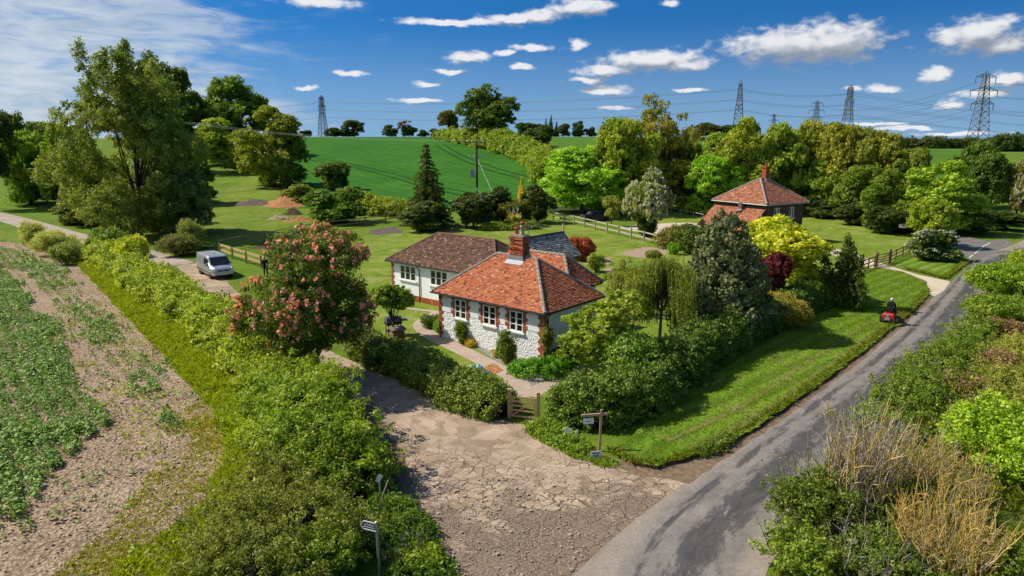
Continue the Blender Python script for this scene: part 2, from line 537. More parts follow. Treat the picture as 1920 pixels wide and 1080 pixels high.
def tree(name, label, cat, p, H, W, color, kind, var=0, group=None, rz=None, parts=True, leafmat=None):
    p = Vector(p)
    if rz is None: rz = (p.x * 12.9 + p.y * 7.7) % 6.28
    tm, cm = tree_mesh(kind, var)
    t = thing(name, label, cat, p, rz, group)
    t.scale = (W / 10, W / 10, H / 10)
    link('trunk', tm, None, t)
    c = link('crown', cm, None, t, color)
    if leafmat:
        c.material_slots[0].link = 'OBJECT'; c.material_slots[0].material = leafmat
    return t

def tree_px(name, label, cat, base, top, wpx, color, kind, var=0, group=None, dist=None, **k):
    """tree from its photo column, its foot (or distance), its top row and its width"""
    p = col_at(base[0], dist) if dist else at(*base)
    H = z_of(base[0], top, p) - p.z
    return tree(name, label, cat, p, H, wpx * px_m(p), color, kind, var, group, **k)

def bloom(t, n, seed, col, size, mat, name='blossom', top=True, R3=(5, 5, 5), c=(0, 0, 5.4), per=7):
    """flower heads over the crown surface of a nominal tree"""
    rg = np.random.default_rng(seed)
    cm = [o for o in t.children if o.name.startswith('crown')][0].data
    nf = len(cm.polygons); co = np.empty(len(cm.vertices) * 3, np.float32); cm.vertices.foreach_get('co', co)
    co = co.reshape(-1, 4, 3).mean(1)
    q = (co - np.array(c)) / np.array(R3); rr = np.linalg.norm(q, axis=1)
    w = np.clip(rr - .55, 0, 1) * (1.0 + (q[:, 2] > -.3))
    idx = rg.choice(nf, n, replace=False, p=w / w.sum())
    C = co[idx]; O = unit(q[idx])
    P = (C + O * size * .6)[:, None] + rg.normal(0, .42, (n, per, 3)) * size * np.array([.7, .7, 1.1])
    V = leaf_quads(rg, P.reshape(-1, 3), np.repeat(O, per, 0), size, .8, .9)
    me = quads_mesh(name, V, rg.uniform(0, 1, len(V)))
    o = link(name, me, mat, t, col); o['kind'] = 'stuff'
    return o

def add_shoots(rg, P, O, n, leaf, asp, hm, V, tone, long_=1.0):
    """leafy young shoots standing out of the outline"""
    mb = MB(); LP_, LN_ = [], []
    for i in rg.choice(len(P), min(n, len(P)), replace=False):
        if O[i, 2] < -.05: continue
        Ls = rg.uniform(.35, 1.0) * (.35 + .25 * hm) * long_; d_ = unit(O[i] + rg.normal(0, .35, 3) + np.array([0, 0, .55])); a_ = P[i] - O[i] * .25; b_ = a_ + d_ * (Ls + .25)
        m2 = (a_ + b_) / 2 + rg.normal(0, .05, 3); mb.tube([a_, m2, b_], [.012, .009, .004], 3, cap=False)
        for u in np.arange(.3, 1.01, .085):
            LP_.append(a_ + (b_ - a_) * u + rg.normal(0, leaf * .45, 3)); LN_.append(unit(rg.normal(0, 1, 3) + d_ * .4))
    if LP_:
        V2 = leaf_quads(rg, np.array(LP_), np.array(LN_), leaf * .95, asp); V = np.concatenate([V, V2]); tone = np.concatenate([tone, rg.uniform(.45, 1, len(V2))])
    return V, tone, mb

def hedge(name, label, line, w, h, color, seed, leaf=.13, dens=1.0, group=None, lump=.16, shag=.12, cat='hedge', asp=.6, round_=2.6, tone_w=(.45, .4), leafmat=None, core=True, zoff=0.0, shoots=0, holes=.0):
    """clipped or shaggy hedge along a ground line: leaves over a lumpy body with a twiggy core"""
    rg = np.random.default_rng(seed)
    L = np.array([(p[0], p[1]) for p in line], float); seg = np.linalg.norm(np.diff(L, axis=0), axis=1); cum = np.r_[0, np.cumsum(seg)]
    T = cum[-1]; n = len(L)
    W = np.interp(np.linspace(0, 1, 50), np.linspace(0, 1, len(w)), w) if hasattr(w, '__len__') else np.full(50, w)
    Hh = np.interp(np.linspace(0, 1, 50), np.linspace(0, 1, len(h)), h) if hasattr(h, '__len__') else np.full(50, h)
    ph = rg.uniform(0, 6.28, 8)
    def prof(s, a, k=1.0):
        """s metres along, a angle 0..pi over the top"""
        u = np.clip(s / T, 0, 1)
        ww = np.interp(u, np.linspace(0, 1, 50), W); hh = np.interp(u, np.linspace(0, 1, 50), Hh)
        end = np.clip(np.minimum(s, T - s) / (ww * .5), 0, 1); end = np.sqrt(np.clip(1 - (1 - end) ** 2, .0, 1))
        lum = 1 + lump * (np.sin(s * 1.9 + ph[0]) * .5 + np.sin(s * .83 + a * 2 + ph[1]) * .6 + np.sin(s * 3.7 + a * 3 + ph[2]) * .3 + np.sin(s * .31 + ph[3]) * .5)
        ca, sa = np.cos(a), np.sin(a)
        e = 2 / round_
        px_ = np.sign(ca) * np.abs(ca) ** e * ww / 2 * lum * k * (.35 + .65 * end)
        pz = np.abs(sa) ** e * hh * (.5 + .5 * lum) * k * (.45 + .55 * end)
        x = np.interp(s, cum, L[:, 0]); y = np.interp(s, cum, L[:, 1])
        x2 = np.interp(s + .3, cum, L[:, 0]); y2 = np.interp(s + .3, cum, L[:, 1]); x1 = np.interp(s - .3, cum, L[:, 0]); y1 = np.interp(s - .3, cum, L[:, 1])
        d = unit(np.stack([x2 - x1, y2 - y1], -1)); q = np.stack([d[..., 1], -d[..., 0]], -1)
        X = x + q[..., 0] * px_; Y = y + q[..., 1] * px_
        return np.stack([X, Y, hz(X, Y) + pz + zoff], -1), q, ca, sa
    hm = float(np.mean(Hh)); wm = float(np.mean(W))
    area = T * (2 * hm + wm * .8) + wm * hm * 2
    cr = max(.16, leaf * 2.0)
    nl = 26
    ncl = int(area * dens * 3.6 / (nl * leaf * leaf * asp * .55))
    s = rg.uniform(0, T, ncl); a = rg.uniform(.02, math.pi - .02, ncl)
    # more clumps where the perimeter is longer
    P, q, ca, sa = prof(s, a, 1.0)
    O = unit(np.stack([q[:, 0] * ca, q[:, 1] * ca, sa + .15], -1))
    P = P + rg.normal(0, cr * .35, P.shape) + O * (np.clip(rg.exponential(1.0, (len(P), 1)) - .9, 0, 3) * shag * hm * .35)
    if holes:
        hn = np.sin(P[:, 0] * 2.3 + ph[4]) * np.sin(P[:, 1] * 2.1 + ph[5]) + .7 * np.sin(P[:, 2] * 3.4 + P[:, 0] * 1.1 + ph[6]) + .5 * np.sin(P[:, 0] * 5.1 - P[:, 1] * 4.3)
        kp = hn > np.quantile(hn, holes); P, O = P[kp], O[kp]
    V, tone = clumps_to_leaves(rg, P, O, cr, nl, leaf, .85, asp, .7, tone_w)
    sm_ = None
    if shoots:
        V, tone, sm_ = add_shoots(rg, P, O, shoots, leaf, asp, hm, V, tone)
    t = thing(name, label, cat, (L[0][0], L[0][1], hzf(*L[0])), 0, group)
    base = np.array([L[0][0], L[0][1], hzf(*L[0])])
    V = V - base
    link('foliage', quads_mesh('foliage', V, tone), leafmat or M['leaf'], t, color)
    if sm_ and sm_.v:
        sm_.v = [tuple(np.array(v) - base) for v in sm_.v]; sm_.build('shoots', M['bark'], t)['kind'] = 'stuff'
    if core:
        ms = max(4, int(T / .8)); mb = MB(); A = np.linspace(0, math.pi, 9)
        rows = []
        for sv in np.linspace(0, T, ms):
            pp, _, _, _ = prof(np.full(9, sv), A, .72); rows.append(pp - base)
        o = len(mb.v)
        for r_ in rows: mb.v += [tuple(p) for p in r_]
        for i in range(ms - 1):
            for j in range(8):
                mb.f.append([i * 9 + j, i * 9 + j + 1, (i + 1) * 9 + j + 1, (i + 1) * 9 + j]); mb.t.append(.5)
        mb.build('branchwork', M['twig'], t)
    return t

def shrub(name, label, p, w, h, color, seed, leaf=.12, dens=1.0, cat='shrub', group=None, nb=6, lat=None, leafmat=None, asp=.6, tone_w=(.45, .4), open_=False, stems=True, shoots=0):
    """free-standing bush: several mounds of leaves on stems"""
    rg = np.random.default_rng(seed); p = Vector(p); d = lat or w
    Cs, Rs = [], []
    for j in range(nb):
        a = rg.uniform(0, 6.28); q = rg.uniform(.1, .55)
        r = rg.uniform(.26, .36)
        Cs.append((math.cos(a) * q * w * .6, math.sin(a) * q * d * .6, h * rg.uniform(.35, .68))); Rs.append((r * w, r * d, h * rg.uniform(.26, .34)))
    Cs.append((0, 0, h * .4)); Rs.append((w * .36, d * .36, h * .42))
    Cs, Rs = np.array(Cs), np.array(Rs)
    area = 3.2 * (w + d) / 2 * h + w * d
    cr = max(leaf * 2.0, .12); nl = 26
    ncl = max(12, int(area * dens * 3.2 / (nl * leaf * leaf * asp * .55)))
    P, O = blob_clumps(rg, Cs, Rs, ncl, zmin=-.9, cull=.5 if not open_ else 0, shell=(.75, 1.05) if not open_ else (.3, 1.1))
    V, tone = clumps_to_leaves(rg, P, O, cr, nl, leaf, .85, asp, .75, tone_w)
    if shoots: V, tone, smb = add_shoots(rg, P, O, shoots, leaf, asp, h, V, tone, 1.3)
    V[..., 2] = np.maximum(V[..., 2], .02)
    t = thing(name, label, cat, p, 0, group)
    if shoots and smb.v: smb.build('shoots', M['bark'], t)['kind'] = 'stuff'
    link('foliage', quads_mesh('foliage', V, tone), leafmat or M['leaf'], t, color)
    if stems:
        mb = MB()
        for c in Cs:
            c = Vector(c); mb.tube([(c.x * .15, c.y * .15, -.1), c * .6 + Vector((0, 0, .05 * h)), c + Vector((0, 0, h * .15))], [.035 + .008 * h, .025, .01], 5)
        mb.build('stems', M['bark'], t)
    return t

def scatter_in(rg, poly, n):
    """n random points inside a ground polygon"""
    poly = np.array([(p[0], p[1]) for p in poly]); lo, hi = poly.min(0), poly.max(0); out = []
    while sum(map(len, out)) < n:
        p = rg.uniform(lo, hi, (n * 2, 2)); ins = np.zeros(len(p), bool); j = len(poly) - 1
        for i in range(len(poly)):
            a, b = poly[i], poly[j]
            with np.errstate(divide='ignore', invalid='ignore'):
                c = ((a[1] > p[:, 1]) != (b[1] > p[:, 1])) & (p[:, 0] < (b[0] - a[0]) * (p[:, 1] - a[1]) / (b[1] - a[1]) + a[0])
            ins ^= c; j = i
        out.append(p[ins])
    return np.concatenate(out)[:n]

def vnoise(p, scale, seed):
    """cheap smooth 2-D value noise in 0..1"""
    rg = np.random.default_rng(seed); g = rg.uniform(0, 1, (64, 64))
    q = np.asarray(p) * scale; i = np.floor(q).astype(int); f = q - i; f = f * f * (3 - 2 * f)
    a = g[i[:, 0] % 64, i[:, 1] % 64]; b = g[(i[:, 0] + 1) % 64, i[:, 1] % 64]; c = g[i[:, 0] % 64, (i[:, 1] + 1) % 64]; d = g[(i[:, 0] + 1) % 64, (i[:, 1] + 1) % 64]
    return (a * (1 - f[:, 0]) + b * f[:, 0]) * (1 - f[:, 1]) + (c * (1 - f[:, 0]) + d * f[:, 0]) * f[:, 1]

def blades(name, pts, h, w, per, seed, color, mat, lean=.5, kind='stuff', z=0.0, label=None, hv=None):
    """tufts of grass"""
    rg = np.random.default_rng(seed); n = len(pts)
    P = np.repeat(pts, per, 0) + rg.normal(0, .05, (n * per, 2)); N = len(P)
    base = np.c_[P, hz(P[:, 0], P[:, 1]) + z]
    H = h * rg.uniform(.5, 1.3, (N, 1))
    if hv is not None: H *= np.repeat(hv, per)[:, None]
    a = rg.uniform(0, 6.28, N); s = np.stack([np.cos(a), np.sin(a), 0 * a], -1) * w / 2
    tip = base + np.concatenate([rg.normal(0, lean, (N, 2)) * H, H], 1)
    mid = base + (tip - base) * np.array([.35, .35, .6])
    V = np.stack([base - s, base + s, mid + s * .8, tip], 1)
    ct = np.repeat(rg.uniform(0, 1, n), per)
    me = quads_mesh(name, V, np.clip(ct * .6 + rg.uniform(0, .4, N), 0, 1))
    o = link(name, me, mat, None, color); tag(o, kind=kind, label=label)
    return o
# ------------------------------------------------------------------ camera, sun, sky
cam = bpy.data.cameras.new('camera'); camo = bpy.data.objects.new('camera', cam); COL.objects.link(camo)
cam.sensor_width = 36; cam.lens = 36 * F / 1920; cam.clip_end = 20000; cam.clip_start = .5
camo.location = (0, 0, CAMH); camo.rotation_euler = (math.pi / 2 - PITCH, 0, 0)
scene.camera = camo

SUN = Vector((-.97, .2, 0)).normalized(); SUN_EL = R(46)
S3 = Vector((SUN.x * math.cos(SUN_EL), SUN.y * math.cos(SUN_EL), math.sin(SUN_EL)))
sl = bpy.data.lights.new('sun', 'SUN'); sl.energy = 4.8; sl.angle = R(.5); sl.color = (1, .93, .80)
so = bpy.data.objects.new('sun', sl); COL.objects.link(so); so.rotation_euler = S3.to_track_quat('Z', 'Y').to_euler()
so.location = (-60, 20, 80)

world = bpy.data.worlds.new('World'); scene.world = world; world.use_nodes = True
T = NT(world.node_tree); world.node_tree.nodes.clear()
gen = T.n('ShaderNodeTexCoord').outputs['Generated']
nrm = T.vm('NORMALIZE', gen)
sp = T.n('ShaderNodeSeparateXYZ', None, Vector=nrm)
X, Y, Z = sp.outputs
zup = T.math('ADD', T.math('MULTIPLY', T.math('MAXIMUM', Z, 0.0), 1.1), .16)
sv = T.n('ShaderNodeCombineXYZ', None, X=X, Y=Y, Z=zup)
sky = T.n('ShaderNodeTexSky', {'sky_type': 'NISHITA', 'sun_disc': False, 'sun_elevation': SUN_EL,
          'sun_rotation': math.atan2(SUN.x, SUN.y), 'altitude': 100, 'air_density': 1.0, 'dust_density': .3, 'ozone_density': 2.5},
          Vector=T.vm('NORMALIZE', sv))
hs = T.n('ShaderNodeHueSaturation', None, Saturation=1.22, Value=1.0, Color=sky.outputs[0])
skyc = T.mix(1.0, hs.outputs[0], (.20, .62, .86), 'MULTIPLY')
az = T.math('ARCTAN2', X, Y); el = T.math('ARCSINE', Z)
# a paler band of air close to the horizon
hband = T.mapr(el, .0, .17, 1, 0)
skyc = T.mix(T.math('MULTIPLY', hband, .6), skyc, (2.7, 3.9, 5.0))
ae = T.n('ShaderNodeCombineXYZ', None, X=az, Y=el, Z=0.0).outputs[0]
def skydir(px, py):
    d = Vector(((px - 960) / F, CP - (py - 540) / F * SP, -(py - 540) / F * CP - SP)).normalized()
    return math.atan2(d.x, d.y), math.asin(d.z)
CL = [(1500, 85, 140, 34), (1560, 80, 90, 40), (1840, 66, 66, 30), (1885, 82, 40, 18), (1225, 113, 105, 22), (1285, 122, 50, 14), (1135, 133, 60, 13), (1105, 149, 50, 7), (1137, 168, 50, 10), (877, 109, 48, 12), (842, 134, 38, 6), (1005, 89, 44, 8), (945, 100, 26, 6), (975, 126, 26, 7),
      (1084, 83, 24, 9), (1090, 14, 60, 17), (1258, 6, 20, 7), (850, 42, 135, 8), (960, 34, 60, 9), (1010, 30, 42, 13), (800, 157, 27, 6), (788, 189, 55, 4), (1295, 168, 32, 4), (1757, 141, 30, 13), (1882, 149, 36, 13), (1655, 166, 32, 9), (1597, 166, 17, 6), (1775, 195, 24, 10), (1852, 175, 48, 8),
      (572, 165, 28, 5), (1155, 203, 32, 4), (600, 5, 70, 10), (655, 138, 35, 5), (1700, 240, 60, 4), (1790, 250, 70, 4), (1640, 232, 50, 3)]
warp = T.noise(T.vm('MULTIPLY', nrm, (30, 30, 55)), 1.0, 4, .55, out='Color')
aew = T.vm('ADD', ae, T.vm('MULTIPLY', T.vm('SUBTRACT', warp, (.5, .5, .5)), (.030, .014, 0)))
def field(vec):
    r = None
    for px, py, hw, hh in CL:
        a, e = skydir(px, py); ia, ie = F / hw * .95, F / hh * .95
        nd = T.n('ShaderNodeVectorMath', {'operation': 'MULTIPLY_ADD'})
        T.put(nd.inputs[0], vec); nd.inputs[1].default_value = (ia, ie, 0); nd.inputs[2].default_value = (-a * ia, -e * ie, 0)
        ln = T.vm('LENGTH', nd.outputs[0], None, out=1)
        r = ln if r is None else T.math('MINIMUM', r, ln)
    return r
r0 = field(aew); r1 = field(T.vm('ADD', aew, (-.006, .011, 0)))
fine = T.noise(T.vm('MULTIPLY', nrm, (52, 52, 95)), 1.0, 5, .55)
dens = T.mapr(T.math('ADD', T.math('SUBTRACT', 1.05, r0), T.math('MULTIPLY', T.math('SUBTRACT', fine, .5), 1.5)), .0, .70)
lit = T.mapr(T.math('ADD', T.math('SUBTRACT', r1, r0), T.math('MULTIPLY', T.math('SUBTRACT', fine, .5), .7)), -.30, .50)
ccol = T.mix(lit, (2.3, 2.6, 3.1), (7.0, 7.0, 7.1))
# long thin veils on the left
vst = T.vm('MULTIPLY', ae, (2.6, 15, 1))
wv = T.noise(vst, 1.5, 6, .6, .9)
fv = T.noise(T.vm('MULTIPLY', ae, (9, 42, 1)), 1.6, 5, .6, .6)
lm = T.mapr(T.math('ADD', az, T.math('MULTIPLY', el, .35)), -.52, -.06, 1, 0)
vd = T.math('MULTIPLY', T.mapr(T.math('ADD', T.math('ADD', wv, T.math('MULTIPLY', fv, .45)), T.math('MULTIPLY', lm, .40)), .84, 1.16), T.math('ADD', T.math('MULTIPLY', lm, .70), .05))
vcol = T.mix(T.mapr(fv, .3, .7), (3.6, 4.3, 4.9), (5.8, 6.1, 6.2))
c1 = T.mix(vd, skyc, vcol)
c2 = T.mix(T.math('MULTIPLY', dens, .92), c1, ccol)
bg = T.n('ShaderNodeBackground', None, Color=c2, Strength=.1)
wo = T.n('ShaderNodeOutputWorld'); T.put(wo.inputs['Surface'], bg.outputs[0])
world.cycles.sampling_method = 'MANUAL'; world.cycles.sample_map_resolution = 512

scene.view_settings.view_transform = 'Standard'; scene.view_settings.look = 'None'
scene.view_settings.exposure = .35; scene.view_settings.gamma = 1; scene.view_settings.use_curve_mapping = False
scene.cycles.max_bounces = 5; scene.cycles.diffuse_bounces = 3; scene.cycles.transmission_bounces = 3; scene.cycles.transparent_max_bounces = 4
scene.cycles.use_adaptive_sampling = True; scene.cycles.adaptive_threshold = .02

# ------------------------------------------------------------------ materials
M = {}
m, T = new_mat('bark'); nz = T.noise(T.vm('MULTIPLY', opos(T), (6, 6, 1.2)), 2, 6, .7)
M['bark'] = finish(m, T, T.ramp(nz, [(.3, (.035, .026, .018)), (.7, (.13, .105, .08))]), .9, .1, 0, nz, .8, .05)
M['leaf'] = leaf_mat('leaf', .4)
M['gloss'] = leaf_mat('glossy_leaf', .2, .5, .22)
M['petal'] = leaf_mat('petal', .35, .6, .1, .5)
M['blade'] = leaf_mat('grass_blade', .3, .6, .15)
M['twig'] = plain('twig', (.022, .024, .012), .95, .05, 0, .5, 4)
M['rod'] = leaf_mat('bare_rods', 0, .6, .2, .9)

def grass_mat(name, cols, dry=(.16, .145, .055), dryamt=.35, stripes=None, sc=1.0, bd=.06):
    m, T = new_mat(name); P = gpos(T)
    big = T.noise(P, .12 * sc, 4, .6); mid = T.noise(P, .8 * sc, 6, .68); fine = T.noise(P, 9 * sc, 5, .75)
    f = T.math('ADD', T.math('MULTIPLY', big, .45), T.math('MULTIPLY', mid, .55))
    c = T.ramp(f, [(.36, cols[0]), (.5, cols[1]), (.64, cols[2])])
    dm = T.mapr(T.math('ADD', T.noise(P, .38 * sc, 6, .7, .8), T.math('MULTIPLY', T.math('SUBTRACT', fine, .5), .35)), .45, .66)
    c = T.mix(T.math('MULTIPLY', dm, dryamt), c, dry)
    if stripes:
        ang, wd, st = stripes
        mp = T.n('ShaderNodeMapping', {'vector_type': 'TEXTURE'}, Vector=P); mp.inputs['Rotation'].default_value = (0, 0, ang)
        w = T.n('ShaderNodeTexWave', {'wave_type': 'BANDS', 'bands_direction': 'Y', 'wave_profile': 'SIN'}, Vector=mp.outputs[0], Scale=1 / wd * .314, Distortion=2.5, Detail=3.0, Detail_Scale=.6)
        c = T.mix(st, c, T.mix(1.0, c, T.ramp(w.outputs[1], [(.2, .55), (.8, 1.45)]), 'MULTIPLY'))
    c = T.mix(1.0, c, T.ramp(fine, [(.28, .5), (.5, 1.0), (.72, 1.55)]), 'MULTIPLY')
    h = T.math('ADD', fine, T.math('MULTIPLY', mid, 1.5))
    return finish(m, T, c, .95, .08, 0, h, .9, bd)
M['pasture'] = grass_mat('pasture', [(.065, .125, .010), (.105, .175, .013), (.155, .215, .022)], dryamt=.25)
M['lawn'] = grass_mat('lawn_grass', [(.085, .15, .012), (.14, .205, .018), (.19, .25, .034)], dry=(.27, .28, .08), dryamt=.85)
M['verge'] = grass_mat('verge_grass', [(.065, .15, .008), (.11, .20, .012), (.16, .235, .022)], dry=(.23, .20, .08), dryamt=.45, stripes=(R(43), 1.1, .45))
M['wild'] = grass_mat('wild_grass', [(.085, .155, .010), (.14, .21, .016), (.19, .25, .03)], dry=(.25, .26, .08), dryamt=.6, bd=.15)
M['wheat'] = grass_mat('young_wheat', [(.022, .100, .008), (.034, .130, .010), (.055, .160, .014)], dry=(.03, .12, .02), dryamt=.2, sc=.5, stripes=(R(-60), 4, .12))
M['far'] = grass_mat('far_field', [(.05, .13, .012), (.07, .155, .015), (.09, .17, .02)], dryamt=.15, sc=.3)
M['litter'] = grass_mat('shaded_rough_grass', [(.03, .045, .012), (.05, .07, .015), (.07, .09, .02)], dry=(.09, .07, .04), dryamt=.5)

m, T = new_mat('field_soil'); P = gpos(T)
big = T.noise(P, .3, 4); cl = T.noise(P, 6.5, 6, .7); vo = T.n('ShaderNodeTexVoronoi', {'feature': 'F1'}, Vector=P, Scale=8.5, Randomness=1.0)
c = T.ramp(T.math('ADD', T.math('MULTIPLY', cl, .7), T.math('MULTIPLY', big, .3)), [(.35, (.27, .19, .125)), (.5, (.43, .33, .235)), (.66, (.56, .455, .335))])
c = T.mix(T.mapr(vo.outputs['Distance'], .1, .7), T.mix(1.0, c, (1.25, 1.2, 1.15), 'MULTIPLY'), T.mix(1.0, c, (.62, .58, .56), 'MULTIPLY'))
hh = T.math('SUBTRACT', T.math('MULTIPLY', cl, 1.6), vo.outputs['Distance'])
M['soil'] = finish(m, T, c, .95, .05, 0, hh, .8, .09)
m, T = new_mat('garden_soil'); P = gpos(T); cl = T.noise(P, 5, 6, .7)
M['dirt'] = finish(m, T, T.ramp(cl, [(.3, (.16, .10, .07)), (.5, (.34, .24, .18)), (.7, (.48, .37, .30))]), .95, .05, 0, cl, .8, .06)
m, T = new_mat('brown_earth'); P = gpos(T); cl = T.noise(P, 4, 6, .7)
M['brownearth'] = finish(m, T, T.ramp(cl, [(.3, (.10, .07, .045)), (.7, (.27, .19, .13))]), .95, .05, 0, cl, .8, .05)
m, T = new_mat('dark_earth'); P = gpos(T); cl = T.noise(P, 4, 6, .7)
M['earth'] = finish(m, T, T.ramp(cl, [(.3, (.035, .025, .016)), (.7, (.13, .085, .055))]), .95, .05, 0, cl, .8, .06)
m, T = new_mat('orange_spoil'); P = gpos(T); cl = T.noise(P, 3, 6, .7)
M['spoil'] = finish(m, T, T.ramp(cl, [(.3, (.18, .075, .03)), (.5, (.36, .17, .07)), (.7, (.48, .28, .15))]), .95, .05, 0, cl, .9, .15)
m, T = new_mat('mulch'); P = gpos(T); cl = T.noise(P, 5, 6, .75)
M['mulch'] = finish(m, T, T.ramp(cl, [(.3, (.05, .035, .035)), (.6, (.17, .125, .12)), (.75, (.3, .24, .23))]), .95, .05, 0, cl, .8, .08)

# worn lane: grey chippings rubbed into pale wheel tracks, dark tar bleeding through in streaks
m, T = new_mat('worn_asphalt'); P = gpos(T); uv = T.n('ShaderNodeUVMap').outputs[0]
su = T.n('ShaderNodeSeparateXYZ', None, Vector=uv); U_, V_ = su.outputs[0], su.outputs[1]
st = T.noise(T.vm('MULTIPLY', uv, (.28, 1.35, 1)), 1.0, 9, .78, .8); st2 = T.noise(T.vm('MULTIPLY', uv, (.9, 3.2, 1)), 1.0, 6, .72, .5); gr = T.noise(P, 9, 6, .85)
base = T.ramp(T.noise(P, .9, 5, .65), [(.3, (.15, .135, .122)), (.7, (.25, .225, .203))])
trk = T.math('ADD', T.mapr(T.math('ABSOLUTE', T.math('SUBTRACT', V_, -.25)), .15, 1.0, 1, 0), T.mapr(T.math('ABSOLUTE', T.math('SUBTRACT', V_, 1.0)), .05, .3, .8, 0))
tar = T.mapr(T.math('ADD', T.math('ADD', T.math('MULTIPLY', st, .62), T.math('MULTIPLY', st2, .38)), T.math('ADD', T.math('MULTIPLY', trk, .14), T.math('MULTIPLY', T.math('SUBTRACT', gr, .5), .30))), .54, .64)
c = T.mix(tar, base, T.ramp(st2, [(.3, (.045, .043, .045)), (.7, (.10, .094, .094))]))
edge = T.mapr(T.math('ABSOLUTE', V_), 1.25, 1.75)
c = T.mix(T.math('MULTIPLY', edge, .55), c, (.33, .27, .215))
wht = T.math('MULTIPLY', T.mapr(T.noise(P, 3.2, 5, .7), .66, .74), T.mapr(V_, -1.6, -.7, .55, 0))
c = T.mix(wht, c, (.5, .47, .43))
c = T.mix(1.0, c, T.ramp(gr, [(.3, .66), (.7, 1.34)]), 'MULTIPLY')
M['asphalt'] = finish(m, T, c, .92, .15, 0, gr, .5, .012)

# broken concrete apron: tamped ridges, crazy cracks, dirt and gravel
m, T = new_mat('cracked_concrete'); P = gpos(T)
mp = T.n('ShaderNodeMapping', {'vector_type': 'TEXTURE'}, Vector=P); mp.inputs['Rotation'].default_value = (0, 0, R(33))
wob = T.noise(P, .7, 4, .6)
wv_ = T.n('ShaderNodeTexWave', {'wave_type': 'BANDS', 'bands_direction': 'Y', 'wave_profile': 'SIN'}, Vector=mp.outputs[0], Scale=2.3, Distortion=1.2, Detail=4.0, Detail_Scale=1.2, Detail_Roughness=.7)
ridge = wv_.outputs[1]
Pd = T.vm('ADD', P, T.vm('MULTIPLY', T.vm('SUBTRACT', T.noise(P, 1.6, 3, .6, out='Color'), (.5, .5, .5)), (.75, .75, 0)))
v1 = T.n('ShaderNodeTexVoronoi', {'feature': 'DISTANCE_TO_EDGE'}, Vector=Pd, Scale=2.1)
v2 = T.n('ShaderNodeTexVoronoi', {'feature': 'DISTANCE_TO_EDGE'}, Vector=Pd, Scale=.45)
v3 = T.n('ShaderNodeTexVoronoi', {'feature': 'F1'}, Vector=Pd, Scale=1.55)
sx = T.n('ShaderNodeSeparateXYZ', None, Vector=P)
# broken most toward the lane (small y) and along the left wheel line, whole slab near the gate
broke = T.mapr(T.math('ADD', T.math('ADD', sx.outputs[1], T.math('MULTIPLY', sx.outputs[0], -.25)), T.math('MULTIPLY', T.math('SUBTRACT', wob, .5), 9)), 20.5, 26.5, 1, 0)
leftl = T.mapr(T.math('ADD', T.math('ADD', sx.outputs[0], T.math('MULTIPLY', sx.outputs[1], .60)), T.math('MULTIPLY', T.math('SUBTRACT', wob, .5), 2.5)), 12.6, 14.6, 1, 0)
bm = T.math('MAXIMUM', broke, T.math('MULTIPLY', leftl, T.mapr(sx.outputs[1], 23.5, 27, 1, .03)))
v4 = T.n('ShaderNodeTexVoronoi', {'feature': 'DISTANCE_TO_EDGE'}, Vector=Pd, Scale=4.6)
small = T.mapr(T.noise(P, .5, 4, .65), .53, .62)
crack = T.math('MULTIPLY', T.mapr(v1.outputs[0], .012, .055, 1, 0), T.math('MULTIPLY', bm, T.math('SUBTRACT', 1.0, T.math('MULTIPLY', small, .8))))
crack = T.math('MAXIMUM', crack, T.math('MULTIPLY', T.mapr(v4.outputs[0], .02, .10, .8, 0), T.math('MULTIPLY', bm, small)))
crack = T.math('MAXIMUM', crack, T.math('MULTIPLY', T.mapr(v2.outputs[0], .003, .012, 1, 0), .3))
crack = T.math('MULTIPLY', crack, T.mapr(T.noise(P, 1.1, 4, .7), .37, .53, .12, 1.0))
gn = T.noise(P, 12, 5, .75); pn = T.noise(P, .55, 5, .65)
slab = T.ramp(T.math('ADD', T.math('MULTIPLY', pn, .6), T.math('MULTIPLY', v3.outputs['Color'], .4)), [(.3, (.26, .19, .13)), (.5, (.40, .30, .215)), (.7, (.52, .405, .30))])
slab = T.mix(T.math('MULTIPLY', T.mapr(ridge, .0, .55, 1, 0), T.math('SUBTRACT', .5, T.math('MULTIPLY', bm, .4))), slab, (.20, .145, .10))
dirt = T.ramp(gn, [(.3, (.12, .085, .06)), (.55, (.225, .165, .12)), (.75, (.36, .29, .235))])
dm = T.math('MULTIPLY', T.mapr(T.math('ADD', T.noise(P, .42, 6, .72, .6), T.math('MULTIPLY', T.mapr(T.math('ADD', sx.outputs[1], T.math('MULTIPLY', sx.outputs[0], -.1)), 17.5, 24.5, .27, 0), 1)), .56, .68), 1.0)
c = T.mix(crack, slab, (.12, .085, .06))
mpr = T.n('ShaderNodeMapping', {'vector_type': 'TEXTURE'}, Vector=P); mpr.inputs['Rotation'].default_value = (0, 0, R(128))
rut = T.noise(T.vm('MULTIPLY', mpr.outputs[0], (.09, .62, 1)), 1.0, 5, .65, .5)
c = T.mix(T.math('MULTIPLY', T.mapr(rut, .54, .66), .4), c, T.mix(1.0, dirt, (.8, .78, .76), 'MULTIPLY'))
c = T.mix(dm, c, dirt)
grn = T.math('MULTIPLY', T.mapr(T.noise(P, 1.7, 6, .75), .60, .70), .45)
c = T.mix(grn, c, (.09, .10, .035))
c = T.mix(1.0, c, T.ramp(gn, [(.28, .75), (.72, 1.22)]), 'MULTIPLY')
hh = T.math('ADD', T.math('ADD', T.math('MULTIPLY', ridge, .22), T.math('MULTIPLY', gn, .5)), T.math('MULTIPLY', crack, -1.2))
M['concrete'] = finish(m, T, c, .93, .1, 0, hh, .8, .045)
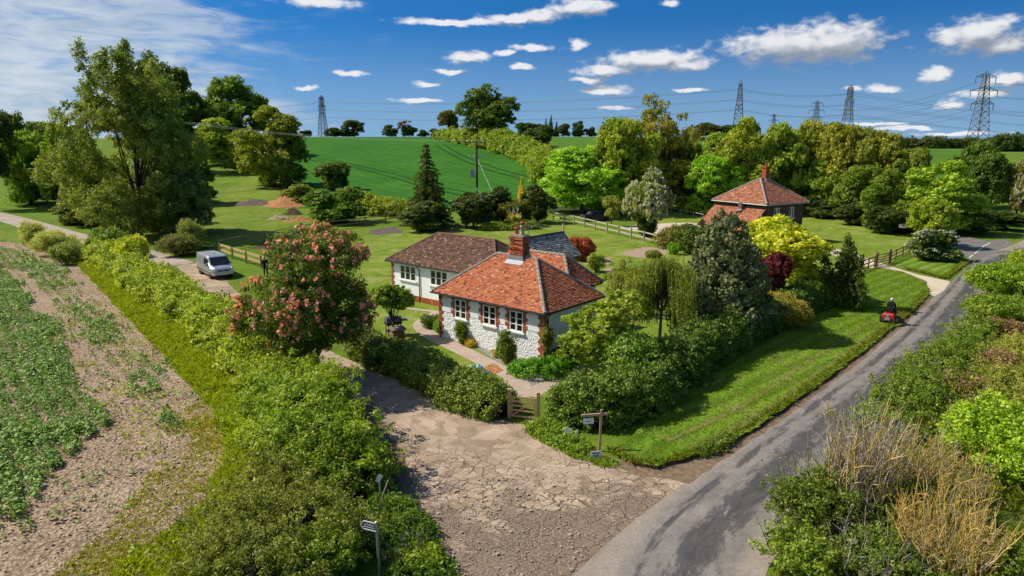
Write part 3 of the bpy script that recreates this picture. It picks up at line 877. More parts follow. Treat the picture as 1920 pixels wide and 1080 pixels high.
m, T = new_mat('earth_track'); P = gpos(T); gn = T.noise(P, 8, 5, .75); pn = T.noise(P, .5, 5, .65)
M['track'] = finish(m, T, T.mix(1.0, T.ramp(pn, [(.3, (.27, .22, .18)), (.7, (.44, .37, .32))]), T.ramp(gn, [(.3, .75), (.7, 1.2)]), 'MULTIPLY'), .95, .08, 0, gn, .5, .03)
m, T = new_mat('path_concrete'); P = gpos(T); gn = T.noise(P, 10, 5, .75); pn = T.noise(P, .9, 5, .65)
M['path'] = finish(m, T, T.mix(1.0, T.ramp(pn, [(.3, (.33, .25, .195)), (.7, (.46, .37, .30))]), T.ramp(gn, [(.3, .8), (.7, 1.15)]), 'MULTIPLY'), .92, .1, 0, gn, .3, .02)
m, T = new_mat('drive_concrete'); P = gpos(T); gn = T.noise(P, 10, 5, .75); pn = T.noise(P, .9, 5, .65)
M['drive'] = finish(m, T, T.mix(1.0, T.ramp(pn, [(.3, (.46, .38, .28)), (.7, (.58, .49, .38))]), T.ramp(gn, [(.3, .85), (.7, 1.1)]), 'MULTIPLY'), .92, .1, 0, gn, .3, .02)
m, T = new_mat('gravel'); P = gpos(T); vo = T.n('ShaderNodeTexVoronoi', None, Vector=P, Scale=16.0)
M['gravel'] = finish(m, T, T.mix(1.0, T.ramp(vo.outputs['Color'], [(.1, (.14, .12, .115)), (.6, (.30, .265, .25)), (1, (.46, .43, .42))]), T.ramp(T.noise(P, 1.2, 5), [(.3, .7), (.7, 1.15)]), 'MULTIPLY'), .95, .1, 0, vo.outputs['Distance'], .8, .04)
M['paint'] = plain('road_paint', (.62, .60, .56), .7, .3, 0, .25, 5)

M['render'] = plain('white_render', (.80, .81, .82), .85, .2, 0, .06, 1.2)
m, T = new_mat('painted_flint'); P = opos(T)
vo = T.n('ShaderNodeTexVoronoi', {'feature': 'SMOOTH_F1'}, Vector=P, Scale=10.0); nz = T.noise(P, 14, 5, .7)
c = T.mix(1.0, T.ramp(nz, [(.25, (.74, .74, .74)), (.7, (.88, .88, .87))]), T.ramp(vo.outputs['Distance'], [(.3, 1.0), (.8, .86)]), 'MULTIPLY')
M['flint'] = finish(m, T, c, .9, .15, 0, T.math('SUBTRACT', T.math('MULTIPLY', nz, .5), vo.outputs['Distance']), 1.0, .05)
BR = [(.0, (.13, .035, .018)), (.35, (.30, .075, .032)), (.7, (.44, .125, .05)), (1, (.52, .24, .13))]
M['brick'] = tone_mat('orange_brick', BR, .85, .2, 3, .2)
m, T = new_mat('brown_brickwork'); P = opos(T)
bt = T.n('ShaderNodeTexBrick', None, Vector=P, Scale=4.4, Color1=(.085, .042, .030), Color2=(.13, .06, .042), Mortar=(.10, .075, .062), Mortar_Size=.02)
M['brownbrick'] = finish(m, T, bt.outputs[0], .9, .15)
M['tile'] = tone_mat('clay_roof_tile', [(.0, (.07, .032, .024)), (.14, (.20, .065, .035)), (.36, (.36, .115, .052)), (.68, (.46, .155, .072)), (.88, (.54, .24, .13)), (1, (.54, .40, .30))], .85, .2, 1.1, .42)
M['tile2'] = tone_mat('weathered_brown_tile', [(.0, (.035, .022, .018)), (.35, (.095, .055, .042)), (.6, (.15, .085, .06)), (.82, (.24, .13, .075)), (1, (.38, .29, .20))], .9, .15, 2.5, .28)
M['tile3'] = tone_mat('mossy_red_tile', [(.0, (.07, .035, .022)), (.3, (.22, .085, .05)), (.55, (.36, .13, .07)), (.8, (.42, .2, .12)), (1, (.42, .32, .26))], .9, .15, 1.2, .32)
M['shingle'] = tone_mat('grey_shingle', [(.0, (.10, .09, .08)), (.5, (.30, .275, .25)), (1, (.55, .53, .49))], .9, .15, 5, .4)
M['ridge'] = plain('mortared_ridge', (.28, .235, .20), .9, .15, 0, .4, 5)
M['ridge2'] = plain('brown_ridge', (.16, .09, .07), .9, .15, 0, .4, 5)
M['black'] = plain('black_plastic', (.012, .012, .014), .45, .4)
M['fascia'] = plain('dark_fascia', (.03, .026, .024), .6, .3)
M['white'] = plain('white_paint', (.72, .72, .69), .5, .4, 0, .05)
M['cream'] = plain('cream_frame', (.80, .80, .74), .5, .4, 0, .05)
M['lead'] = plain('lead_flashing', (.27, .28, .30), .5, .4, .3, .15)
M['pot'] = plain('terracotta_pot', (.36, .10, .06), .8, .2, 0, .2)
M['pot2'] = plain('buff_pot', (.40, .31, .25), .8, .2, 0, .2)
M['metal'] = plain('galvanised_steel', (.34, .35, .37), .45, .5, .6, .15)
M['pylon'] = plain('pylon_steel', (.13, .125, .125), .7, .3, .2, .1)
M['wire'] = plain('wire', (.06, .06, .065), .6, .3, .2)
M['wireb'] = plain('bare_wire', (.50, .50, .50), .45, .5, .5)
m, T = new_mat('window_glass'); b = T.n('ShaderNodeBsdfPrincipled', None, Base_Color=(.018, .022, .024), Roughness=.04); T.put(b.inputs['Specular IOR Level'], .6)
M['glass'] = finish(m, T, None, shader=b.outputs[0])
def wood(name, a, b):
    m, T = new_mat(name); nz = T.noise(T.vm('MULTIPLY', opos(T), (3, 3, 3)), 2.5, 6, .7)
    return finish(m, T, T.ramp(nz, [(.3, a), (.7, b)]), .85, .2, 0, nz, .3, .01)
M['newwood'] = wood('fresh_timber', (.40, .245, .11), (.58, .40, .21))
M['signwood'] = wood('sign_timber', (.30, .20, .12), (.46, .34, .22))
M['oldwood'] = wood('weathered_timber', (.15, .115, .085), (.30, .245, .19))
M['greywood'] = wood('silvered_timber', (.32, .27, .22), (.50, .44, .37))
M['brownwood'] = wood('brown_stained_timber', (.14, .08, .05), (.25, .15, .10))
M['boards'] = wood('grey_weatherboard', (.16, .14, .125), (.34, .31, .29))
M['skin'] = plain('skin', (.50, .30, .22), .6, .3)
# ------------------------------------------------------------------ the ground
def grid_land():
    ys = np.concatenate([np.linspace(-60, 104, 18), np.linspace(108, 420, 66), np.linspace(440, 900, 14), np.array([1200, 1800, 3000, 6000, 12000])])
    us = np.concatenate([np.linspace(-3.2, -.95, 6), np.linspace(-.9, .9, 73), np.linspace(.95, 3.2, 6)])
    V = []
    for y in ys:
        sc = max(y, 130)
        for u in us: V.append((u * sc, y, hzf(u * sc, y)))
    n = len(us)
    Fs = [(i * n + j, i * n + j + 1, (i + 1) * n + j + 1, (i + 1) * n + j) for i in range(len(ys) - 1) for j in range(n - 1)]
    me = bpy.data.meshes.new('ground'); me.from_pydata(V, [], Fs); me.update(); me.polygons.foreach_set('use_smooth', [True] * len(Fs))
    tag(link('ground', me, M['pasture']), kind='structure')
grid_land()

def px_poly(pts): return [at(*p) for p in pts]

# hill field of young wheat behind the cottage
def grid_field(name, left, right, y0, y1, z, mat, ny=40, nx=24):
    V = []
    for i in range(ny + 1):
        y = y0 + (y1 - y0) * i / ny
        a, b = left(y), right(y)
        for j in range(nx + 1):
            x = a + (b - a) * j / nx; V.append((x, y, hzf(x, y) + z))
    Fs = [(i * (nx + 1) + j, i * (nx + 1) + j + 1, (i + 1) * (nx + 1) + j + 1, (i + 1) * (nx + 1) + j) for i in range(ny) for j in range(nx)]
    me = bpy.data.meshes.new(name); me.from_pydata(V, [], Fs); me.update(); me.polygons.foreach_set('use_smooth', [True] * len(Fs))
    tag(link(name, me, mat), kind='structure')
HB = [at(1015, 352), at(1018, 318), at(985, 300), at(930, 283), at(870, 268), at(840, 262)]      # boundary hedge line, near to far
hy = [p.y for p in HB]; hx = [p.x for p in HB]
FR = lambda y: float(np.interp(y, hy, hx))
FL = lambda y: -.315 * y if y > 150 else -.315 * 150 + (150 - y) * .12
grid_field('wheat_field', FL, FR, 124, 372, .05, M['wheat'])
grid_field('far_field', lambda y: FR(y) + 3, lambda y: .20 * y + 12, 225, 372, .05, M['far'])
grid_field('far_field', lambda y: .22 * y, lambda y: .68 * y, 185, 372, .06, M['far'], 30, 20)
M['tram'] = grass_mat('tramline_soil', [(.010, .05, .010), (.014, .062, .012), (.02, .075, .015)], dryamt=.1)
for k, ln in enumerate(([(560, 292), (650, 306), (740, 327), (800, 345), (880, 362)], [(560, 297), (640, 309), (735, 333), (790, 350), (860, 366)], [(815, 272), (850, 292), (905, 315), (980, 337)], [(832, 272), (868, 292), (925, 314), (990, 332)])):
    ribbon('tramline', smooth_line([at(*p).xy.to_3d() for p in ln], 8), .9, .11, M['tram'], across=2)

# left: bean field on bare soil, grass bank, lawn, verge
field_px = [(-260, 520), (-120, 470), (20, 452), (90, 470), (150, 500), (235, 590), (330, 690), (400, 770), (425, 850), (395, 930), (320, 1000), (215, 1085), (150, 1160), (-200, 1400), (-900, 1400), (-900, 700)]
FIELD = px_poly(field_px)
sheet('crop_field', ragged(FIELD, 1.2, .3, 1), .004, M['soil'])
bank_px = [(-60, 425), (0, 432), (110, 463), (200, 507), (300, 575), (400, 660), (470, 730), (540, 800), (600, 900), (560, 1000), (420, 1100), (140, 1180), (215, 1085), (320, 1000), (395, 930), (425, 850), (400, 770), (330, 690), (235, 590), (150, 500), (90, 470), (20, 452), (-60, 447)]
BANK = px_poly(bank_px)
sheet('grass_bank', ragged(BANK, 1.0, .25, 2), .008, M['wild'])
sheet('bare_strip', ragged(px_poly([(118, 498), (165, 530), (240, 610), (320, 705), (372, 775), (352, 790), (300, 720), (215, 620), (140, 540), (105, 505)]), .7, .18, 3), .012, M['soil'])

lawn_px = [(560, 560), (600, 500), (690, 440), (760, 432), (900, 424), (1040, 408), (1250, 450), (1300, 470), (1330, 560), (1300, 640), (1130, 760), (1010, 740), (960, 745), (830, 680), (700, 640), (600, 600)]
sheet('lawn', ragged(px_poly(lawn_px), 1.5, .25, 4), .004, M['lawn'])
sheet('lawn', ragged(px_poly([(1255, 400), (1330, 392), (1600, 400), (1700, 436), (1720, 475), (1605, 520), (1560, 560), (1400, 560), (1310, 480), (1200, 425)]), 1.5, .25, 5), .004, M['lawn'])
sheet('lawn', ragged(px_poly([(345, 395), (470, 330), (540, 345), (600, 390), (720, 400), (745, 412), (640, 430), (500, 455), (420, 460)]), 2, .4, 6), .004, M['wild'])

# verge: a real raised bank with a dark cut edge along the lane
vline = [at(*p) for p in [(1190, 872), (1230, 880), (1300, 860), (1345, 842), (1400, 815), (1450, 783), (1500, 749), (1550, 713), (1600, 675), (1650, 636), (1695, 599), (1725, 572), (1742, 551)]]
vback = [at(*p) for p in [(1735, 530), (1690, 512), (1640, 503), (1605, 520), (1560, 570), (1480, 620), (1360, 680), (1260, 760), (1150, 850)]]
sheet('verge', ragged(vline + vback, .6, .10, 7), .16, M['verge'], .17, M['earth'])
redge = [at(*p) for p in [(1745, 566), (1680, 624), (1600, 690), (1500, 764), (1400, 833), (1290, 908)]]
sheet('earth_margin', ragged([at(1150, 862), at(1195, 893), at(1262, 899)] + redge[::-1] + vline[::-1][:-2], .5, .06, 31), .0145, M['brownearth'])
vline2 = [at(*p) for p in [(1668, 492), (1700, 505), (1775, 524), (1810, 497), (1812, 487), (1800, 470), (1770, 455), (1720, 462)]]
sheet('verge', ragged(vline2, .6, .10, 8), .07, M['verge'], .08, M['brownearth'])
# mown swath
sw = smooth_line([at(*p).xy.to_3d() for p in [(1290, 848), (1400, 796), (1500, 730), (1590, 664), (1655, 617)]], 8)
M['swath'] = grass_mat('mown_swath', [(.11, .15, .02), (.16, .175, .035), (.20, .19, .06)], dry=(.24, .21, .09), dryamt=.6)
ribbon('mown_strip', [p + Vector((.0, .0, 0)) for p in sw], .35, .164, M['swath'], across=2)
ribbon('mown_strip', [p + Vector((-.75, .75, 0)) for p in sw], .3, .164, M['swath'], across=2)

# lane, junction, apron, farm track, paths
rl = [(1.1, 14.0), *[(p.x, p.y) for p in px_poly([(1065, 1080), (1180, 985), (1290, 903), (1400, 829), (1500, 760), (1600, 686), (1680, 622), (1740, 568), (1790, 524), (1830, 488)])], (57, 78), (66, 86.5), (82, 99)]
rr = [(5.0, 13.0), *[(p.x, p.y) for p in px_poly([(1410, 1080), (1465, 1000), (1560, 878), (1625, 800), (1700, 735), (1752, 688), (1797, 640), (1832, 590), (1853, 535), (1885, 480)])], (62, 75.5), (71, 82.5), (88, 94.5)]
def resample(a, n):
    a = np.array(a); d = np.r_[0, np.cumsum(np.linalg.norm(np.diff(a, axis=0), axis=1))]; s = np.linspace(0, d[-1], n)
    return np.stack([np.interp(s, d, a[:, 0]), np.interp(s, d, a[:, 1])], 1)
cl_ = (resample(rl, 60) + resample(rr, 60)) / 2
cl_ = smooth_line([(x, y, 0) for x, y in cl_[::3]], 4)
ROADC = cl_
def near_w(line, p):
    a = np.array(line); best = 1e9
    for i in range(len(a) - 1):
        ab = a[i + 1] - a[i]; t = np.clip(np.dot(np.array(p) - a[i], ab) / np.dot(ab, ab), 0, 1); best = min(best, np.linalg.norm(a[i] + ab * t - np.array(p)))
    return best
wd = [(near_w(rl, (p.x, p.y)) + .05, near_w(rr, (p.x, p.y)) + .25) for p in cl_]
road = ribbon('road', cl_, wd, .012, M['asphalt'], across=8)
tr_px = [(1812, 497), (1792, 478), (1776, 458), (1700, 430), (1660, 422), (1650, 405), (1740, 418), (1800, 441), (1850, 452), (1885, 448), (1900, 455), (1850, 492)]
sheet('side_road', [at(*p) for p in tr_px], .0085, M['asphalt'])
# painted lines at the junction
for ln, w in (([(1806, 493), (1824, 478)], .12), ([(1827, 476), (1843, 464)], .12), ([(1845, 462), (1857, 455)], .12), ([(1833, 470), (1848, 459)], .14)):
    a, b = at(*ln[0]), at(*ln[1])
    ribbon('road_marking', [a, a.lerp(b, .5), b], w, .017, M['paint'], across=1)
ap_px = [(1075, 1085), (1180, 990), (1300, 905), (1262, 895), (1170, 880), (1090, 855), (1000, 800), (955, 790), (870, 765), (760, 718), (690, 692), (640, 668), (600, 652), (540, 612), (500, 590), (440, 545), (420, 520), (365, 492), (330, 500), (395, 555), (470, 610), (560, 665), (612, 690), (690, 770), (752, 880), (792, 960), (820, 1085), (810, 1250), (1000, 1250)]
sheet('driveway', ragged(px_poly(ap_px), .8, .10, 9), .010, M['concrete'])
tk = smooth_line([at(*p).xy.to_3d() for p in [(330, 498), (260, 476), (200, 462), (120, 440), (50, 419), (0, 406), (-80, 388)]], 8)
ribbon('farm_track', tk, 4.0, .010, M['track'], across=4)
sheet('gravel_edge', ragged(px_poly([(1000, 800), (1090, 855), (1170, 882), (1262, 897), (1300, 880), (1240, 878), (1180, 868), (1100, 838), (1020, 800), (980, 782)]), .4, .09, 10), .014, M['brownearth'])
sheet('dirt_edge', ragged(px_poly([(690, 745), (752, 850), (800, 960), (826, 1085), (800, 1085), (770, 960), (730, 880), (680, 780)]), .4, .12, 11), .014, M['brownearth'])

def path(pts, w, seed, mat='path', z=.012):
    ribbon('garden_path', smooth_line([at(*p).xy.to_3d() for p in pts], 6), w, z, M[mat], across=2)
path([(985, 745), (968, 716), (950, 700), (880, 664), (802, 626)], 1.15, 1)
path([(802, 626), (790, 608), (815, 590), (830, 585)], 1.1, 1, z=.016)
path([(990, 742), (1040, 715), (1095, 690), (1140, 672)], .95, 1, z=.016)
path([(760, 578), (830, 586)], .5, 1, z=.022)
sheet('paving', ragged(px_poly([(958, 690), (985, 690), (1030, 712), (1000, 738)]), .4, .06, 12), .008, M['gravel'])
sheet('flower_bed', ragged(px_poly([(808, 615), (832, 600), (1018, 684), (1000, 705), (960, 692), (890, 652)]), .5, .06, 13), .008, M['gravel'])
sheet('bare_patch', ragged(px_poly([(905, 690), (925, 683), (945, 694), (925, 703)]), .3, .05, 14), .021, M['spoil'])
for i, pp in enumerate(([(1095, 495), (1105, 482), (1140, 480), (1150, 492), (1115, 502)], [(1160, 476), (1205, 463), (1255, 466), (1250, 476), (1200, 484)], [(1130, 505), (1150, 502), (1148, 510), (1134, 511)], [(1060, 455), (1085, 452), (1080, 458)])):
    sheet('bare_patch', ragged(px_poly(pp), .6, .25, 15 + i), .009, M['dirt'])
sheet('gravel_yard', ragged(px_poly([(1160, 428), (1205, 420), (1290, 417), (1350, 425), (1300, 440), (1240, 444)]), 1, .2, 20), .008, M['drive'])
sheet('bare_patch', ragged(px_poly([(690, 432), (740, 425), (760, 436), (700, 441)]), .8, .3, 21), .009, M['mulch'])
sheet('bare_patch', ragged(px_poly([(470, 465), (495, 455), (540, 452), (535, 470)]), .8, .3, 22), .009, M['earth'])
# pale concrete drive to the brick house, past its gate
sheet('house_drive', px_poly([(1752, 556), (1723, 548), (1640, 505), (1585, 485), (1500, 462), (1530, 456), (1600, 476), (1662, 497), (1720, 515), (1782, 528), (1770, 545)]), .020, M['drive'])
# shaded ground under the wood and right bank
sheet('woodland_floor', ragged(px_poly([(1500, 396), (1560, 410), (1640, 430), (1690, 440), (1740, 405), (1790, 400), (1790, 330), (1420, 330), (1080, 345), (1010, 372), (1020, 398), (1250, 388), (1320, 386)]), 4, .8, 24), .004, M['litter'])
BANKR = px_poly([(1450, 1085), (1560, 882), (1625, 805), (1700, 740), (1752, 693), (1797, 645), (1835, 592), (1858, 535), (1925, 470), (2300, 480), (2300, 800), (2000, 1200), (1500, 1200)])
sheet('rough_bank', ragged(BANKR, .8, .15, 25), .02, M['wild'])
# ------------------------------------------------------------------ building helpers
def tiled(mb, pts, gauge=.1, tw=.17, th=.026, seed=0, lift=.02, base=True):
    """one roof plane (convex, first edge = eave) covered in individual tiles"""
    rg = random.Random(seed)
    P = [Vector(p) for p in pts]
    ex = (P[1] - P[0]).normalized()
    nrm = Vector((0, 0, 0))
    for i in range(1, len(P) - 1): nrm += (P[i] - P[0]).cross(P[i + 1] - P[0])
    nrm.normalize()
    if nrm.z < 0: nrm = -nrm
    ey = nrm.cross(ex)
    if ey.z < 0: ey = -ey
    loc = [((p - P[0]).dot(ex), (p - P[0]).dot(ey)) for p in P]
    H = max(b for a, b in loc)
    if base: mb.add([p + nrm * (lift - .012) for p in P], [list(range(len(P))) if (P[1] - P[0]).cross(P[2] - P[0]).dot(nrm) > 0 else list(range(len(P)))[::-1]], .35)
    def span(v):
        xs = []
        for i in range(len(loc)):
            (x0, y0), (x1, y1) = loc[i], loc[(i + 1) % len(loc)]
            if (y0 - v) * (y1 - v) <= 0 and abs(y1 - y0) > 1e-9:
                xs.append(x0 + (x1 - x0) * (v - y0) / (y1 - y0))
        return (min(xs), max(xs)) if len(xs) > 1 else None
    r = 0; v = -.03
    while v < H - .01:
        sp_ = span(min(max(v + gauge * .5, 1e-4), H - 1e-4))
        if sp_:
            a, b = sp_; x = a - (tw * .5 if r % 2 else 0)
            while x < b:
                x0, x1 = max(x + .004, a), min(x + tw - .004, b)
                if x1 - x0 > .02:
                    j = rg.uniform(-.006, .006); k = th * rg.uniform(.75, 1.35); tn = min(1, max(0, rg.gauss(.5, .19)))
                    vt = min(v + gauge * 1.25, H)
                    q = [P[0] + ex * x0 + ey * (v + j) + nrm * (lift + k), P[0] + ex * x1 + ey * (v + j) + nrm * (lift + k * rg.uniform(.8, 1.2)),
                         P[0] + ex * x1 + ey * vt + nrm * lift, P[0] + ex * x0 + ey * vt + nrm * lift]
                    q += [q[0] - nrm * (k + .004), q[1] - nrm * (k + .004)]
                    mb.add(q, [(0, 1, 2, 3), (4, 5, 1, 0)], tn)
                x += tw
        v += gauge; r += 1

def ridge_line(mb, a, b, r=.11, seg=.33, seed=0):
    rg = random.Random(seed); a, b = Vector(a), Vector(b); L = (b - a).length; n = max(1, int(L / seg)); d = (b - a) / n
    for i in range(n):
        p = a + d * i; k = r * rg.uniform(.92, 1.1)
        mb.tube([p + Vector((0, 0, -.02)), p + d * 1.04 + Vector((0, 0, -.03))], [k, k * .9], 8, rg.random())

def wall(mb, o, d, L, H, ops, n, depth=.12, z0=0.0, tone=.5):
    """wall face from o along d with real openings and reveals; n = outward normal"""
    o, d, n = Vector(o), Vector(d).normalized(), Vector(n).normalized()
    ss = sorted({0, L, *[q for p in ops for q in p[:2]]}); zs = sorted({z0, H, *[q for p in ops for q in p[2:]]})
    for i in range(len(ss) - 1):
        for j in range(len(zs) - 1):
            a, b, c, e = ss[i], ss[i + 1], zs[j], zs[j + 1]
            if any(p[0] <= a and b <= p[1] and p[2] <= c and e <= p[3] for p in ops): continue
            q = [o + d * a + Vector((0, 0, c)), o + d * b + Vector((0, 0, c)), o + d * b + Vector((0, 0, e)), o + d * a + Vector((0, 0, e))]
            if (q[1] - q[0]).cross(q[2] - q[0]).dot(n) < 0: q = q[::-1]
            mb.poly(q, tone)
    for a, b, c, e in ops:
        f = [o + d * a + Vector((0, 0, c)), o + d * b + Vector((0, 0, c)), o + d * b + Vector((0, 0, e)), o + d * a + Vector((0, 0, e))]
        for i in range(4):
            p, q = f[i], f[(i + 1) % 4]
            mb.poly([p, q, q - n * depth, p - n * depth], tone)

def window(parent, o, d, n, s0, s1, z0, z1, cols, rows, fmat, bar=.03, fr=.06, back=.09, sill=True, leaves=2, dark=None):
    o, d, n = Vector(o), Vector(d).normalized(), Vector(n).normalized()
    pt = lambda s, z, k: o + d * s + Vector((0, 0, z)) + n * k
    f = MB(); k = -back + .03
    def bar_(a, b, c, e, w, t): f.bar(pt(a, b, k), pt(c, e, k), w, t, up=n)
    bar_(s0 + fr / 2, z0, s0 + fr / 2, z1, .06, fr) if False else None
    def rect(a, b, c, e, t=.05):
        q = [pt(a, c, k - t / 2), pt(b, c, k - t / 2), pt(b, e, k - t / 2), pt(a, e, k - t / 2)]
        q2 = [p + n * t for p in q]
        f.add(q + q2, [(4, 5, 6, 7), (0, 1, 5, 4), (1, 2, 6, 5), (2, 3, 7, 6), (3, 0, 4, 7), (3, 2, 1, 0)])
    rect(s0, s0 + fr, z0, z1); rect(s1 - fr, s1, z0, z1); rect(s0 + fr, s1 - fr, z0, z0 + fr); rect(s0 + fr, s1 - fr, z1 - fr, z1)
    for i in range(1, leaves):
        x = s0 + (s1 - s0) * i / leaves; rect(x - fr * .8, x + fr * .8, z0 + fr, z1 - fr, .065)
    lw = (s1 - s0) / leaves
    for i in range(leaves):
        a, b = s0 + lw * i + fr, s0 + lw * (i + 1) - fr
        for c in range(1, cols): x = a + (b - a) * c / cols; rect(x - bar / 2, x + bar / 2, z0 + fr, z1 - fr, .03)
        for r_ in range(1, rows): z = z0 + fr + (z1 - z0 - 2 * fr) * r_ / rows; rect(a, b, z - bar / 2, z + bar / 2, .034)
    w = f.build('window', fmat, parent)
    g = MB(); g.poly([pt(s0, z0, -back), pt(s1, z0, -back), pt(s1, z1, -back), pt(s0, z1, -back)])
    g.build('pane', M['glass'], w)
    if sill:
        sb = MB(); L = (s1 - s0) + .3; c = pt((s0 + s1) / 2, z0 - .04, .02)
        sb.bar(pt(s0 - .15, z0 - .045, .0), pt(s1 + .15, z0 - .045, .0), .24, .085, up=(0, 0, 1)); sb.build('sill', M['white'], w)
    return w

def quoin(mb, o, d, n, s, z0, z1, w0, w1, side, seed=0, t=.035, course=.225):
    """toothed brickwork up one edge of an opening or corner"""
    rg = random.Random(seed); o, d, n = Vector(o), Vector(d).normalized(), Vector(n).normalized()
    z = z0; i = 0
    while z < z1 - .02:
        h = min(course, z1 - z); w = w1 if i % 2 else w0
        rows = max(1, round(h / .075))
        for r_ in range(rows):
            x = 0; zz = z + h * r_ / rows; off = .11 if (r_ % 2) else 0
            while x < w - .01:
                bw = min(.215 if x or not off else .105, w - x)
                a = s + side * x; b = s + side * (x + bw - .012)
                q = [o + d * a + Vector((0, 0, zz + .006)), o + d * b + Vector((0, 0, zz + .006)), o + d * b + Vector((0, 0, zz + h / rows - .006)), o + d * a + Vector((0, 0, zz + h / rows - .006))]
                tt = t * rg.uniform(.75, 1.0); q2 = [p + n * tt for p in q]; q = [p - n * .05 for p in q]
                mb.add(q + q2, [(4, 5, 6, 7), (0, 1, 5, 4), (1, 2, 6, 5), (2, 3, 7, 6), (3, 0, 4, 7)], min(1, max(0, rg.gauss(.55, .2))))
                x += bw
        z += h; i += 1

# ------------------------------------------------------------------ the white cottage
KB = .963
B0 = at(1021.7, 588.5, 2.6); B0 = Vector((B0.x * KB, B0.y * KB, 0))
ang = math.atan2(.763, .647)
cot = thing('cottage', 'white flint cottage with orange hipped roof, red brick quoins and a lower brown-tiled wing', 'house', B0, ang)
X_, Y_ = Vector((1, 0, 0)), Vector((0, 1, 0)); nX, nY = -X_, -Y_
EZ = 2.95; s_ = .29
WIN = [(1.75, 2.73), (3.78, 4.79), (6.15, 7.11)]; WZ = (1.50, 2.68)
fl = MB()
wall(fl, (s_, 0, 0), Y_, 8.5, EZ, [(a, b, *WZ) for a, b in WIN], nX)
# the near-corner stretch starts at the side wall
fl.v = [(x, max(y, s_), z) for x, y, z in fl.v]
fl.build('front_wall', M['flint'], cot)['label'] = 'rough white-painted flint front wall'
# smooth rendered band between the windows (about 12 mm proud)
for a, b in ((.62, 1.40), (3.08, 3.43), (5.14, 5.80), (7.46, 8.2)):
    sm = MB(); sm.box((s_ - .004, (a + b) / 2, 2.34), (.03, b - a, 1.2)); sm.build('render_panel', M['render'], cot)
sd = MB(); wall(sd, (s_, s_, 0), X_, 5.22, EZ, [(3.5, 4.4, .1, 2.2)], nY)
wall(sd, (s_, 8.5, 0), X_, 5.3, EZ, [], Y_); wall(sd, (5.51, s_, 0), Y_, 8.2, EZ, [], X_)
wall(sd, (5.5, 2.7, 0), X_, 3.5, EZ, [], nY); wall(sd, (9.0, 2.7, 0), Y_, 6, EZ, [], X_)
sd.build('side_wall', M['render'], cot)
dr = MB(); dr.box((s_ + 3.95, s_ + .1, 1.14), (.84, .05, 2.08)); dr.build('door', M['brownwood'], cot)
wg = MB(); WW = [(16.88, 18.66), (13.46, 15.26), (9.9, 11.6)]
wall(wg, (5.87, 8.5, 0), Y_, 11.2, EZ, [(a - 8.5, b - 8.5, 1.55, 2.70) for a, b in WW], nX)
wall(wg, (5.87, 19.7, 0), X_, 5.3, EZ, [], Y_); wall(wg, (11.15, 8.5, 0), Y_, 11.2, EZ, [], X_); wall(wg, (5.87, 8.52, 0), X_, 5.3, EZ, [], nY)
wg.build('wing_wall', M['render'], cot)
pl = MB()
for k in range(5):
    y = 8.6
    while y < 19.66:
        pl.box((5.865, y + .105, .05 + k * .09), (.08, .2, .078), tone=random.gauss(.5, .2)); y += .215
pl.build('plinth', M['brick'], cot)
for a, b in WIN: window(cot, (s_, 0, 0), Y_, nX, a, b, *WZ, 1, 3, M['cream'], .034, .066, .035)
for a, b in WW: window(cot, (5.87, 0, 0), Y_, nX, a, b, 1.55, 2.70, 1, 2, M['cream'], .04, .06, .035, leaves=3)
def quoin_part(*a):
    qb = MB(); quoin(qb, *a); qb.build('quoins', M['brick'], cot)
for i, (a, b) in enumerate(WIN):
    quoin_part((s_, 0, 0), Y_, nX, b, 1.50, 2.78, .20, .33, 1, i); quoin_part((s_, 0, 0), Y_, nX, a, 1.50, 2.78, .20, .33, -1, i + 9)
quoin_part((s_, 0, 0), Y_, nX, s_, 0, 2.9, .26, .40, 1, 20); quoin_part((s_, s_, 0), X_, nY, -.036, 0, 2.9, .40, .26, 1, 21)
quoin_part((s_, 0, 0), Y_, nX, 8.5, .0, 2.9, .22, .36, -1, 22); quoin_part((5.87, 0, 0), Y_, nX, 19.7, .4, 2.9, .2, .34, -1, 23)
quoin_part((5.87, 19.7, 0), X_, Y_, 0, .4, 2.9, .3, .2, 1, 24)
for a, b in WIN:   # flat brick heads over the windows
    hd = MB(); y = a - .02
    while y < b + .02:
        hd.box((s_ - .005, y + .035, 2.79), (.07, .066, .2), tone=random.gauss(.35, .2)); y += .075
    hd.build('window_head', M['brick'], cot)
# roofs
rf = MB(); RZ = EZ + 2.31; e0 = EZ
tiled(rf, [(0, 0, e0), (0, 8.8, e0), (2.9, 5.9, RZ), (2.9, 2.9, RZ)], seed=1)
tiled(rf, [(5.8, 0, e0), (0, 0, e0), (2.9, 2.9, RZ)], seed=2)
tiled(rf, [(5.8, 8.8, e0), (5.8, 0, e0), (2.9, 2.9, RZ), (2.9, 5.9, RZ)], gauge=.12, seed=3)
tiled(rf, [(0, 8.8, e0), (5.8, 8.8, e0), (2.9, 5.9, RZ)], seed=4)
ro = rf.build('roof', M['tile'], cot); ro['label'] = 'orange clay tiled hipped roof'
rr_ = MB()
for i, (a, b) in enumerate([((0, 0, e0), (2.9, 2.9, RZ)), ((5.8, 0, e0), (2.9, 2.9, RZ)), ((0, 8.8, e0), (2.9, 5.9, RZ)), ((5.8, 8.8, e0), (2.9, 5.9, RZ)), ((2.9, 2.9, RZ), (2.9, 5.9, RZ))]):
    ridge_line(rr_, Vector(a) + Vector((0, 0, .03)), Vector(b) + Vector((0, 0, .03)), seed=i)
rr_.build('ridge_tiles', M['ridge'], ro)
r2 = MB(); z2 = e0 + 1.8
tiled(r2, [(9.3, 2.3, e0), (5.6, 2.3, e0), (7.45, 4.15, z2)], seed=5)
